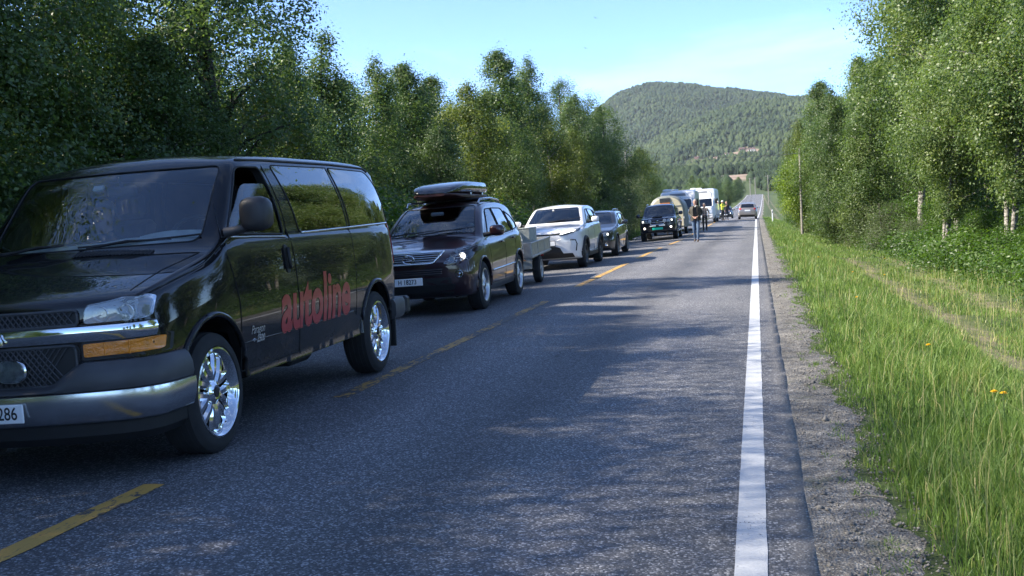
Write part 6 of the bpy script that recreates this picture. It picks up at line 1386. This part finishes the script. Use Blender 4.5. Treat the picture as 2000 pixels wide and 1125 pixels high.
# weeds creeping onto the gravel
nc = 150; wy = 4 + 34 * rg.uniform(0, 1, nc) ** 1.4; wx = .34 + .3 * rg.uniform(0, 1, nc) ** .6; k_ = 26
xs_ = np.repeat(wx, k_) + rg.normal(0, .022, nc * k_); ys_ = np.repeat(wy, k_) + rg.normal(0, .05, nc * k_)
tag(blades('shoulder_weeds', xs_, ys_, rg.uniform(.015, .07, nc * k_), np.full(nc * k_, .006), rg.normal(.45, .15, nc * k_), rg, bend=1.0), 'small weeds creeping over the gravel shoulder', 'weeds', kind='stuff')
# taller tufts
for i, (cx_, cy_, n, h, lab) in enumerate(((2.02, 7.6, 420, .62, 'tall bright tuft of grass leaning over near the lower right edge'), (1.72, 6.1, 260, .42, 'grass tuft near the bottom right corner'), (1.95, 10.8, 260, .42, 'tall grass tuft in the middle of the bank'), (1.55, 13.6, 240, .40, 'grass tuft beside the gravel farther up the bank'))):
    a = rg.uniform(0, 2 * pi, n); r = np.abs(rg.normal(0, .16, n)); x = cx_ + r * np.cos(a); y = cy_ + r * 1.5 * np.sin(a)
    tag(blades('grass_tuft', x, y, h * rg.uniform(.55, 1.1, n), np.full(n, .007), rg.normal(.68, .1, n), rg, bend=.75), lab, 'grass', 'tall grass tufts')['kind'] = 'stuff'
# left verge grass
n = 18000; yl = 26 + 120 * rg.uniform(0, 1, n) ** 1.2; xl = -7.35 - 2.6 * rg.uniform(0, 1, n); tag(blades('grass', xl, yl, rg.uniform(.2, .6, n), np.full(n, .03), rg.normal(.5, .16, n), rg), 'rough grass along the left road edge', 'grass', kind='stuff')
# loose stones on the shoulder
def stones(name, n, lab):
    y = 3.5 + 30 * rg.uniform(0, 1, n) ** 1.8; x = .22 + rg.uniform(0, .5, n) + rg.exponential(.03, n); s = rg.lognormal(-5.15, .45, n) * (1 + y * .02); z = gz(x, y) + .012 + s * .1
    base = np.array([(1, 0, 0), (-1, 0, 0), (0, 1, 0), (0, -1, 0), (0, 0, .7), (0, 0, -.7)]); tri = np.array([(0, 2, 4), (2, 1, 4), (1, 3, 4), (3, 0, 4), (2, 0, 5), (1, 2, 5), (3, 1, 5), (0, 3, 5)])
    V = base[None] * s[:, None, None] * rg.uniform(.6, 1.3, (n, 6, 1)); a = rg.uniform(0, 6.3, n); c, s_ = np.cos(a)[:, None], np.sin(a)[:, None]
    V = np.stack([V[..., 0] * c - V[..., 1] * s_, V[..., 0] * s_ + V[..., 1] * c, V[..., 2]], -1) + np.stack([x, y, z], 1)[:, None]
    me = np_mesh(name, V.reshape(-1, 3), (tri[None] + (np.arange(n) * 6)[:, None, None]).reshape(-1, 3)); me.materials.append(mat('loose_stone', (.17, .16, .145), .9, var=.55, vscale=35)); return tag(link(bpy.data.objects.new(name, me)), lab, 'gravel', kind='stuff')
stones('gravel', 7000, 'loose grey gravel scattered along the shoulder')
# dandelions
YEL = mat('dandelion_yellow', (.75, .50, .01), .6, var=.15, vscale=60); STEM = mat('dandelion_stem', (.10, .17, .04), .6, var=.1)
_dl = [(1.78, 9.2, .24, 'larger yellow dandelion on the sunlit bank, left one of a pair'), (1.86, 9.25, .25, 'larger yellow dandelion on the sunlit bank, right one of a pair'), (2.08, 5.75, .26, 'yellow dandelion at the right photo edge near the bottom'), (1.45, 17.5, .22, 'yellow dandelion beside the gravel, halfway up the bank'), (2.05, 25.5, .25, 'yellow dandelion on the bank below the willow bushes'), (1.55, 30, .25, 'yellow dandelion far up the bank near the gravel'), (1.75, 12.4, .22, 'pale yellow dandelion above the pair'), (3.0, 28, .25, 'yellow dandelion near the worn track'), (4.1, 38, .3, 'yellow dandelion by the bushes across the track'), (1.3, 40, .26, 'yellow dandelion farthest up the bank')]
for x, y, h, lab in _dl:
    R = empty('dandelion', (x, y, float(gz(x, y)))); tag(R, lab, 'flower', 'dandelions on the bank'); s_ = MB(); s_.tube([(0, 0, 0), (.01, .01, h * .6), (.015, .0, h)], .004, 5); s_.build('stem', STEM, R)
    f = MB(); nn = 18
    for r_, z_, k in ((.030, .004, nn), (.022, .012, nn), (.013, .017, 12)):
        for j in range(k):
            a = 2 * pi * j / k + r_ * 50; ca, sa = cos(a), sin(a); f.add([(.015, 0, h), (.015 + r_ * ca - .005 * sa, r_ * sa + .005 * ca, h + z_), (.015 + r_ * 1.08 * ca, r_ * 1.08 * sa, h + z_ * .9), (.015 + r_ * ca + .005 * sa, r_ * sa - .005 * ca, h + z_)], [(0, 1, 2, 3)])
    f.build('flower_head', YEL, R, fixn=False)['kind'] = 'stuff'
# twig / litter on the shoulder
t = MB(); t.tube([(0, 0, .0), (.08, .03, .012), (.17, .02, .004)], [.006, .005, .003], 5); o = t.build('twig', mat('dry_twig', (.32, .27, .2), .8, var=.2), None, loc=(.42, 5.72, float(gz(.42, 5.72)) + .018)); tag(o, 'short pale twig lying on the gravel shoulder', 'twig')

# ================================================================== wooded hill
_ridge = curve1([(-1500, 5), (-900, 12), (-640, 40), (-500, 110), (-420, 190), (-364, 238), (-300, 274), (-229, 289), (-160, 284), (-94, 270), (4, 252), (77, 238), (250, 200), (500, 130), (900, 60), (2000, 20)])
_spur = curve1([(-1500, 0), (-600, 5), (-330, 28), (-266, 52), (-212, 84), (-159, 118), (-69, 150), (20, 166), (74, 166), (200, 150), (420, 100), (800, 40), (2000, 10)])
def sstep(a, b, v): t = np.clip((v - a) / (b - a), 0, 1); return t * t * (3 - 2 * t)
def hill_z(x, y):
    x = np.asarray(x, float); y = np.asarray(y, float); n = vnoise(x / 90, y / 90, 1, 2) * 10 + vnoise(x / 30, y / 30, 1, 5) * 3
    k = 2600 / np.clip(y, 900, 2600); m = _ridge(x * np.clip(2600 / y, .8, 1.25)) * sstep(1500, 2620, y) ** .9 * (1 - .25 * sstep(2700, 3400, y))
    s = _spur(x * np.clip(1900 / y, .8, 1.4)) * sstep(820, 1920, y) * (1 - .5 * sstep(1950, 2500, y))
    base = 3.0 + 17 * sstep(520, 700, y) - 4 * sstep(700, 900, y)
    return np.maximum(base, base * .3 + np.maximum(m, s) - 8) + n * sstep(700, 1200, y) * .6
def hill_mat():
    m = bpy.data.materials.new('forest_floor'); nt, b = nodes_of(m); t = nt.nodes.new('ShaderNodeTexCoord'); P = t.outputs['Object']
    c = ramp(nt, noise(nt, P, .02, 6, .6), [(.3, (.025, .045, .016)), (.55, (.045, .07, .022)), (.75, (.085, .10, .035))])
    sx = nt.nodes.new('ShaderNodeSeparateXYZ'); nt.links.new(P, sx.inputs[0])
    soil = ramp(nt, noise(nt, P, .08, 5, .7), [(.3, (.10, .075, .05)), (.5, (.24, .17, .13)), (.7, (.38, .29, .23))])
    yw = mathn(nt, 'ADD', sx.outputs['Y'], mathn(nt, 'MULTIPLY_ADD', noise(nt, P, .03, 4), 90, -45))
    k = mathn(nt, 'MULTIPLY', band(nt, yw, 655, 24, 10), band(nt, mathn(nt, 'ADD', sx.outputs['X'], mathn(nt, 'MULTIPLY_ADD', noise(nt, P, .05, 3), 16, -8)), -16, 13, 8))
    k2 = mathn(nt, 'MULTIPLY', band(nt, yw, 1300, 26, 8), band(nt, sx.outputs['X'], -28, 44, 8))
    c = mixc(nt, mathn(nt, 'MAXIMUM', k, k2), c, soil)
    nt.links.new(c, b.inputs['Base Color']); b.inputs['Roughness'].default_value = .95; return m
M_HILL = hill_mat()
_hy = np.concatenate([np.arange(470, 1000, 15), np.arange(1000, 3500, 25)]); _hx = np.concatenate([np.arange(-1500, -520, 70), np.arange(-520, 460, 14), np.arange(460, 1500, 70)])
tag(grid_mesh('hill', _hx, _hy, hill_z, M_HILL), kind='structure')
FOREST = leaf_mat('hill_canopy', [(.012, .030, .016), (.025, .051, .023), (.046, .080, .031), (.085, .12, .043)], (1.2, 1.3, .8), .8)
def forest(name, n, y0, y1, lab, hmin, hmax):
    y = y0 + (y1 - y0) * rg.uniform(0, 1, n) ** .8; px = rg.uniform(1130, 1640, n); x = (px - 1477) / 2120 * y
    ok = ~((np.abs(y - 652) < 24) & (np.abs(x + 16) < 17)) & ~((y > 1262) & (y < 1325) & (x > -82) & (x < 10)); x, y = x[ok], y[ok]; n = len(x)
    if y1 < 700:
        ok = np.abs(x - cxs(y) + 3.5) > 7; x, y = x[ok], y[ok]; n = len(x)
    z = np.maximum(hill_z(x, y), gz(x, y)) - .5; h = rg.uniform(hmin, hmax, n) * (1 + .25 * vnoise(x / 40, y / 40, 1, 3)); con = rg.uniform(0, 1, n) < .38 + .5 * vnoise(x / 120, y / 160, 1, 9)
    w = np.where(con, .20, .36) * h; k = 6; a = np.arange(k) * 2 * pi / k
    V = np.zeros((n, 2 * k + 2, 3)); rot = rg.uniform(0, 6.28, n)
    for j in range(k):
        for lv, (rr, hh) in enumerate((((np.where(con, 1.0, .75)), np.where(con, .12, .18)), ((np.where(con, .55, 1.0)), np.where(con, .5, .55)))):
            jr = rg.uniform(.7, 1.3, n); V[:, lv * k + j, 0] = x + np.cos(a[j] + rot) * w * rr * jr; V[:, lv * k + j, 1] = y + np.sin(a[j] + rot) * w * rr * jr; V[:, lv * k + j, 2] = z + h * hh * rg.uniform(.85, 1.15, n)
    V[:, 2 * k] = np.stack([x, y, z + h], 1); V[:, 2 * k + 1] = np.stack([x, y, z], 1)
    F = [(j, (j + 1) % k, k + (j + 1) % k) for j in range(k)] + [(j, k + (j + 1) % k, k + j) for j in range(k)] + [(k + j, k + (j + 1) % k, 2 * k) for j in range(k)]
    F = np.array(F); me = np_mesh(name, V.reshape(-1, 3), (F[None] + (np.arange(n) * (2 * k + 2))[:, None, None]).reshape(-1, 3)); me.materials.append(FOREST)
    tone = np.repeat(np.clip(np.where(con, .22, .55) - .14 * sstep(1950, 2150, y) + .08 + .26 * vnoise(x / 70, y / 110, 1, 6) + rg.normal(0, .07, n), 0, 1), len(F)); at = me.attributes.new('tone', 'FLOAT', 'FACE'); at.data.foreach_set('value', tone.astype(np.float32))
    return tag(link(bpy.data.objects.new(name, me)), lab, 'forest', kind='stuff')
forest('forest', 29000, 1150, 2750, 'distant forest covering the rounded hill', 5, 10)
forest('forest', 4200, 572, 695, 'low trees in front of the bare earth slope past the bend', 4.5, 8)
forest('forest', 6500, 690, 1150, 'woodland at the foot of the hill beyond the road', 3.5, 7)
# houses on the lower slope
HW = [mat('house_white', (.50, .48, .44), .7, var=.05), mat('house_red', (.20, .10, .08), .7, var=.08)]; HR = mat('house_roof', (.12, .075, .065), .8, var=.2); PANE = mat('house_pane', (.05, .06, .07), .2, var=.1)
for i, (x, y, w, l, h, mi, rz, lab) in enumerate(((-75, 1290, 10, 8, 4.5, 0, .3, 'small pale house at the left on the hill slope clearing'), (-67, 1315, 9, 7, 4, 1, -.2, 'small red house beside the pale one on the hill slope'), (-14, 1305, 12, 8, 4.5, 1, .2, 'red house in the middle of the hill slope clearing'), (-3, 1292, 14, 9, 5, 0, -.1, 'long pale house at the right of the hill slope clearing'), (-31, 1285, 8, 7, 4, 0, .5, 'small pale hut on the bare patch of the hill slope'))):
    R = empty('house', (x, y, float(hill_z(x, y)) - .3), (0, 0, rz)); R.scale = (.55, .55, .55); tag(R, lab, 'house', 'houses on the hill slope'); b = MB(); b.box((0, 0, h / 2), (w, l, h)); wl_ = b.build('wall', HW[mi], R)
    r_ = MB(); r_.prism([(-l / 2 - .4, h), (l / 2 + .4, h), (0, h + l * .38)], w + .8, 'x', -w / 2 - .4); ro = r_.build('roof', HR, R); c_ = MB(); c_.box((w * .2, 0, h + l * .38), (.7, .7, 1.4)); c_.build('chimney', HW[0], ro)
    for k in range(3): p = MB(); p.box((-w / 3 + k * w / 3, -l / 2 - .03, h * .55), (1.2, .08, 1.3)); p.build('window', PANE, R)

# ================================================================== poles, posts, wires, birds
WOODP = mat('weathered_pole', (.22, .20, .175), .85, var=.25, vscale=6, bump=.3, bscale=30)
def pole(x, y, h, lab, r=.11, arm=True, base=None, name='utility_pole'):
    z = float(gz(x, y)) if base is None else base; R = empty(name, (x, y, z)); tag(R, lab, 'pole', 'wooden poles'); s_ = MB(); s_.tube([(0, 0, -.3), (0, 0, h)], [r * 1.15, r * .8], 10); s_.build('shaft', WOODP, R, smooth=1.0)
    if arm:
        c_ = MB(); c_.box((0, 0, h - .35), (1.5, .1, .12), bev=.02); c_.build('crossarm', WOODP, R)
        for k in (-.6, 0, .6): i_ = MB(); i_.lathe([(0, .03), (.06, .05), (.1, .035), (.14, .045), (.18, .001)], 10, 'z', (k, 0, h - .29)); i_.build('insulator', MHG, R)
    return R
pole(2.75, 70.5, 5.4, 'pale wooden pole standing in the grass on the right', .075, False)
RP = pole(-11.6, 101, 7.3, 'wooden pole behind the end of the left tree row', .13)
b2 = MB(); b2.tube([(.9, .3, -.3), (.15, 0, 6.6)], [.13, .10], 10); b2.build('stay', WOODP, RP, smooth=1.0)
pole(-2.6, 545, 8.5, 'left one of the distant poles where the road bends', .2, base=5.2); pole(-.2, 552, 8.8, 'middle one of the distant poles where the road bends', .2, base=5.2); pole(3.6, 330, 8.6, 'right one of the distant poles beside the rising road', .13)
def wire(p, q, sag, lab):
    m = MB(); m.tube([Vector(p).lerp(Vector(q), t) - Vector((0, 0, sag * 4 * t * (1 - t))) for t in np.linspace(0, 1, 17)], .016, 5); tag(m.build('power_line', BLACK, None), lab, 'wire')
wire((-11.6, 101, 7.1), (2.75, 70.5, 4.4), .5, 'dark overhead wire crossing the road in front of the hill'); pass
for x, y, lab in ((1.25, 91, 'white marker post on the right verge beyond the silver car'), (-7.7, 200, 'white marker post left of the far road, nearer one'), (-7.6, 262, 'white marker post left of the far road, farther one')):
    R = empty('marker_post', (x, y, float(gz(x, y)))); tag(R, lab, 'post', 'roadside marker posts'); m = MB(); m.box((0, 0, .5), (.09, .05, 1.1), bev=.015); m.build('post', PLATE_W, R); c_ = MB(); c_.box((0, -.028, .85), (.05, .012, .16)); c_.build('reflector', BLACK, R)
for x, y, z, lab in ((-9.3, 68, 13.4, 'larger of the two dark birds high in the sky'), (-10.6, 72, 12.2, 'smaller dark bird, lower and farther left in the sky')):
    R = empty('bird', (x, y, z), (.1, .25, .6)); R.scale = (.55, .55, .55); tag(R, lab, 'bird', 'birds in the sky'); m = MB(); bd = [(0, -.16, 0), (0, -.1, .01), (0, 0, .012), (0, .1, 0), (0, .18, 0)]; m.tube(bd, [.008, .03, .036, .02, .006], 8)
    for sg in (-1, 1): m.add([(sg * .02, -.05, .01), (sg * .18, -.09, .07), (sg * .36, .02, .04), (sg * .18, .02, .06), (sg * .02, .05, .01)], [(0, 1, 2, 3, 4)])
    m.build('body', BLACK, R, fixn=False)

# ================================================================== people
SKIN = mat('skin', (.46, .27, .20), .55, var=.08); HAIRG = mat('grey_hair', (.26, .24, .22), .8, var=.2); DENIM = mat('blue_denim', (.075, .12, .20), .85, var=.2, vscale=10, bump=.2, bscale=80)
JACKET = mat('olive_jacket', (.045, .042, .032), .75, var=.2, bump=.2, bscale=40); SHIRTN = mat('dark_shirt', (.035, .042, .055), .85, var=.15); SHOE = mat('brown_shoe', (.09, .055, .035), .6, var=.2); DARKT = mat('dark_trousers', (.03, .028, .03), .85, var=.2)
HIVIS = mat('hi_vis_yellow', (.62, .68, .06), .7, var=.12); WHITEC = mat('white_cap', (.72, .72, .70), .7, var=.06); PINK = mat('pale_shirt', (.42, .30, .30), .85, var=.1); ORANGE = mat('orange_cloth', (.70, .30, .05), .8, var=.1)
def plaid_mat():
    m = bpy.data.materials.new('checked_cloth'); nt, b = nodes_of(m); t = nt.nodes.new('ShaderNodeTexCoord'); P = t.outputs['Object']; sx = nt.nodes.new('ShaderNodeSeparateXYZ'); nt.links.new(P, sx.inputs[0])
    fx = mathn(nt, 'FRACT', mathn(nt, 'MULTIPLY', sx.outputs['X'], 9.0)); fz = mathn(nt, 'FRACT', mathn(nt, 'MULTIPLY', sx.outputs['Z'], 9.0))
    a = band(nt, fx, .5, .2, .03); c_ = band(nt, fz, .5, .2, .03); c = mixc(nt, mathn(nt, 'MULTIPLY', mathn(nt, 'ADD', a, c_), .5), (.50, .44, .36), (.03, .025, .025)); k = band(nt, fz, .05, .1, .03); c = mixc(nt, mathn(nt, 'MULTIPLY', k, .7), c, (.55, .18, .05)); nt.links.new(c, b.inputs['Base Color']); b.inputs['Roughness'].default_value = .85; return m
PLAID = plaid_mat()
def skin_body(name, J, E, root, parts, mats, parent, sub=2):
    """J: joint -> (x,y,z,radius); E: edges; parts: edge -> material index. Skin modifier, then each face takes the material of its nearest bone."""
    keys = list(J); ix = {k: i for i, k in enumerate(keys)}
    me = bpy.data.meshes.new(name); me.from_pydata([J[k][:3] for k in keys], [(ix[a], ix[b]) for a, b in E], []); ob = bpy.data.objects.new(name, me); COL.objects.link(ob)
    md = ob.modifiers.new('s', 'SKIN'); md.use_smooth_shade = True; md.branch_smoothing = .4; sk = me.skin_vertices[0].data
    for k in keys: r = J[k][3]; sk[ix[k]].radius = r if hasattr(r, '__len__') else (r, r)
    sk[ix[root]].use_root = True; ss = ob.modifiers.new('u', 'SUBSURF'); ss.levels = sub; ss.render_levels = sub
    dg = bpy.context.evaluated_depsgraph_get(); dg.update(); out = bpy.data.meshes.new_from_object(ob.evaluated_get(dg)); bpy.data.objects.remove(ob)
    for m in mats: out.materials.append(m)
    A = np.array([J[a][:3] for a, b in E], float); B = np.array([J[b][:3] for a, b in E], float); mi = np.array([parts[e] for e in E]); D = B - A; L2 = (D ** 2).sum(1) + 1e-9
    ra = np.array([np.mean(J[a][3]) for a, b in E]); rb = np.array([np.mean(J[b][3]) for a, b in E])
    for p in out.polygons:
        c = np.array(p.center); t = np.clip(((c - A) * D).sum(1) / L2, 0, 1); d = np.linalg.norm(A + D * t[:, None] - c, axis=1) / (ra + (rb - ra) * t); p.material_index = int(mi[np.argmin(d)]); p.use_smooth = True
    return link(bpy.data.objects.new(name, out), parent)
def hand(J, E, parts, s, wr, fwd, side, mi, h):
    """palm and five bent fingers rooted in the palm"""
    fwd = Vector(fwd).normalized(); side = Vector(side).normalized(); nn = fwd.cross(side)
    palm = Vector(J[wr][:3]) + fwd * .07 * h; J[s + 'palm'] = (*palm, (.038 * h, .022 * h)); E.append((wr, s + 'palm')); parts[E[-1]] = mi
    for i, (o, l) in enumerate(((-.032, .062), (-.011, .075), (.011, .07), (.031, .055))):
        a = palm + fwd * .03 * h + side * o * h; b = a + fwd * l * .55 * h + nn * .012 * h; c = b + fwd * l * .3 * h + nn * .035 * h
        for k, q, r in (('a', a, .0095), ('b', b, .009), ('c', c, .0075)): J[s + 'f%d%s' % (i, k)] = (*q, r * h)
        for e in ((s + 'palm', s + 'f%da' % i), (s + 'f%da' % i, s + 'f%db' % i), (s + 'f%db' % i, s + 'f%dc' % i)): E.append(e); parts[e] = mi
    a = palm - side * .035 * h - fwd * .02 * h; b = a - side * .02 * h + fwd * .035 * h + nn * .01 * h
    for k, q, r in (('ta', a, .012), ('tb', b, .010)): J[s + k] = (*q, r * h)
    for e in ((s + 'palm', s + 'ta'), (s + 'ta', s + 'tb')): E.append(e); parts[e] = mi
def person(loc, rz, h, label, top, legm, shoem, pose, cap=None, hair=HAIRG, jacket=None, sleeves=None, coll=None):
    """pose: dict of joint overrides in metres for a 1.8 m figure, +y behind, facing -y"""
    k = h / 1.8; R = empty('person', loc, (0, 0, rz)); tag(R, label, 'person')
    J = dict(pel=(0, 0, .98, (.165, .115)), waist=(0, 0, 1.12, (.155, .11)), chest=(0, 0, 1.32, (.185, .125)), neckb=(0, .01, 1.50, (.08, .068)), neck=(0, 0, 1.55, .06), jaw=(0, -.02, 1.605, (.074, .08)), skull=(0, 0, 1.69, (.09, .104)), crown=(0, .005, 1.75, (.062, .078)),
        lsh=(.175, .0, 1.45, .066), lel=(.25, .03, 1.18, .047), lwr=(.22, -.10, .96, .031), rsh=(-.175, .0, 1.45, .066), rel=(-.25, .03, 1.18, .047), rwr=(-.22, -.10, .96, .031),
        lhip=(.095, 0, .92, .098), lkn=(.10, -.02, .50, .064), lan=(.10, .03, .10, .047), ltoe=(.115, -.13, .04, (.042, .03)), rhip=(-.095, 0, .92, .098), rkn=(-.10, -.02, .50, .064), ran=(-.10, .03, .10, .047), rtoe=(-.115, -.13, .04, (.042, .03)))
    for a, b in pose.get('J', {}).items(): J[a] = (*b, J[a][3])
    E = [('pel', 'waist'), ('waist', 'chest'), ('chest', 'neckb'), ('neckb', 'neck'), ('neck', 'jaw'), ('jaw', 'skull'), ('skull', 'crown'), ('chest', 'lsh'), ('lsh', 'lel'), ('lel', 'lwr'), ('chest', 'rsh'), ('rsh', 'rel'), ('rel', 'rwr'), ('pel', 'lhip'), ('lhip', 'lkn'), ('lkn', 'lan'), ('lan', 'ltoe'), ('pel', 'rhip'), ('rhip', 'rkn'), ('rkn', 'ran'), ('ran', 'rtoe')]
    mi = dict(zip(E, [2, 1, 1, 0, 0, 0, 0, 1, 1, 1, 1, 1, 1, 2, 2, 2, 3, 2, 2, 2, 3])); mi[('pel', 'waist')] = 1
    J = {a: (b[0] * k, b[1] * k, b[2] * k, tuple(v * k for v in b[3]) if hasattr(b[3], '__len__') else b[3] * k) for a, b in J.items()}
    for s in 'lr': hand(J, E, mi, s, s + 'wr', pose.get(s + 'f', (0, -.1, -1)), pose.get(s + 's', (0, 1, 0)), 0, k)
    if pose.get('seated'): pass
    body = skin_body('body', J, E, 'pel', mi, [SKIN, sleeves or top, legm, shoem], R)
    hd = Vector(J['skull'][:3])
    f = MB(); f.tube([hd + Vector((0, -.075 * k, .01 * k)), hd + Vector((0, -.108 * k, -.025 * k)), hd + Vector((0, -.085 * k, -.04 * k))], [.008 * k, .016 * k, .009 * k], 6); f.build('nose', SKIN, R, smooth=3.2)
    for sg in (-1, 1):
        e = MB(); e.ball(hd + Vector((sg * .032 * k, -.083 * k, .008 * k)), .011 * k, 8, 6); e.build('eye', BLACK, R); e = MB(); e.ball(hd + Vector((sg * .08 * k, .005 * k, -.015 * k)), .028 * k, 8, 6, (.4, .8, 1.1)); e.build('ear', SKIN, R, smooth=3.2)
    mo = MB(); mo.tube([hd + Vector((-.025 * k, -.083 * k, -.073 * k)), hd + Vector((0, -.092 * k, -.075 * k)), hd + Vector((.025 * k, -.083 * k, -.073 * k))], .006 * k, 5); mo.build('mouth', mat('lips', (.36, .15, .12), .5, var=.1), R)
    if cap: c_ = MB(); c_.ball(hd + Vector((0, .0, .035 * k)), .104 * k, 16, 8, (.88, 1.05, .75)); c_.box(hd + Vector((0, -.12 * k, .03 * k)), (.13 * k, .12 * k, .012 * k), bev=.005); c_.build('cap', cap, R, smooth=.8)
    elif hair: c_ = MB(); c_.ball(hd + Vector((0, .022 * k, .022 * k)), .096 * k, 16, 8, (.86, 1.0, .88)); c_.build('hair', hair, R, smooth=3.2)
    if jacket:
        # open jacket: a shell round the torso with a gap at the front
        c_ = MB(); rings = []
        for z, a, b in ((.90, .215, .165), (1.05, .205, .16), (1.2, .215, .162), (1.34, .23, .165), (1.45, .205, .14), (1.52, .11, .10)):
            rings.append([(a * sin(t) * k, -b * cos(t) * k, z * k) for t in np.linspace(.42, 2 * pi - .42, 22)])
        inner = [[(x * .94, y * .94, z) for x, y, z in r[::-1]] for r in rings]; c_.loft([r + i for r, i in zip(rings, inner)]); c_.build('jacket', jacket, R, smooth=.8)
    if coll: c_ = MB(); c_.tube([(.05 * k, -.06 * k, 1.53 * k), (.0, -.085 * k, 1.46 * k), (-.05 * k, -.06 * k, 1.53 * k)], .014 * k, 6); c_.build('collar', coll, R)
    return R
def gp(x, y): return (x, y, float(road_z(x, y)))
person(gp(-2.52, 46.6), radians(-3), 1.84, 'man in an open olive jacket and blue jeans walking up the road', SHIRTN, DENIM, SHOE, dict(J=dict(lel=(.27, .06, 1.20), lwr=(.10, -.17, 1.05), rel=(-.27, .06, 1.20), rwr=(-.10, -.17, 1.05), lkn=(.09, -.10, .51), lan=(.075, -.10, .10), ltoe=(.08, -.26, .05), rkn=(-.085, .02, .50), ran=(-.07, .16, .11), rtoe=(-.08, .02, .04)), lf=(-.9, -.3, -.25), ls=(0, .4, 1), rf=(.9, -.3, -.25), rs=(0, .4, 1)), jacket=JACKET, sleeves=JACKET, coll=WHITEC)
person(gp(-3.02, 65.6), radians(8), 1.70, 'man in a checked shirt and dark trousers standing beside the first motorhome', PLAID, DARKT, SHOE, dict(J=dict(lel=(.28, .02, 1.18), lwr=(.24, -.14, 1.0), rel=(-.26, .05, 1.2), rwr=(-.14, -.18, 1.08)), rf=(.8, -.4, -.2), rs=(0, .4, 1)))
person(gp(-3.0, 100.5), radians(55), 1.84, 'person in a yellow high visibility top and white cap near the second motorhome', HIVIS, DARKT, SHOE, dict(J=dict(lel=(.22, -.18, 1.22), lwr=(.12, -.34, 1.34), rel=(-.24, -.10, 1.2), rwr=(-.10, -.30, 1.25)), lf=(-.3, -.8, .3), rf=(.3, -.8, .3)), cap=WHITEC)
person(gp(-2.72, 103.5), radians(20), 1.76, 'person in dark clothes partly hidden behind the one in yellow', DARKT, DARKT, SHOE, dict(J=dict()), hair=mat('fair_hair', (.40, .27, .12), .8, var=.2))
# people seated behind glass
SEATED = dict(J=dict(lhip=(.10, -.05, .93), lkn=(.13, -.46, .98), lan=(.13, -.60, .56), ltoe=(.13, -.76, .52), rhip=(-.10, -.05, .93), rkn=(-.13, -.46, .98), ran=(-.13, -.60, .56), rtoe=(-.13, -.76, .52), lel=(.24, -.14, 1.2), lwr=(.16, -.38, 1.24), rel=(-.24, -.14, 1.2), rwr=(-.16, -.38, 1.24)), lf=(0, -1, .1), ls=(1, 0, 0), rf=(0, -1, .1), rs=(1, 0, 0))
def seated(vehicle, x, y, z, label, top, hair=HAIRG):
    p = xf(vehicle) @ Vector((x, y, z)); R = person(p, vehicle.rotation_euler[2], 1.72, label, top, DARKT, SHOE, SEATED, hair=hair); return R
seated(VAN, -.42, 1.16, .06, 'person sitting behind the windscreen of the black van', SHIRTN)
seated(SUVM, .37, 1.33, -.30, 'driver sitting behind the windscreen of the maroon SUV', PINK)

# ================================================================== the air between here and the hill
hz = MB(); hz.box((0, 1650, 150), (3400, 3800, 330)); hm = bpy.data.materials.new('haze_air'); hm.use_nodes = True; hm.node_tree.nodes.clear()
ho = hm.node_tree.nodes.new('ShaderNodeOutputMaterial'); hv = hm.node_tree.nodes.new('ShaderNodeVolumePrincipled'); hv.inputs['Color'].default_value = (.86, .92, 1.0, 1); hv.inputs['Density'].default_value = .00006; hv.inputs['Anisotropy'].default_value = .2
hm.node_tree.links.new(hv.outputs[0], ho.inputs['Volume']); tag(hz.build('haze', hm, None), 'pale summer haze between the road and the hill', 'haze', kind='stuff')
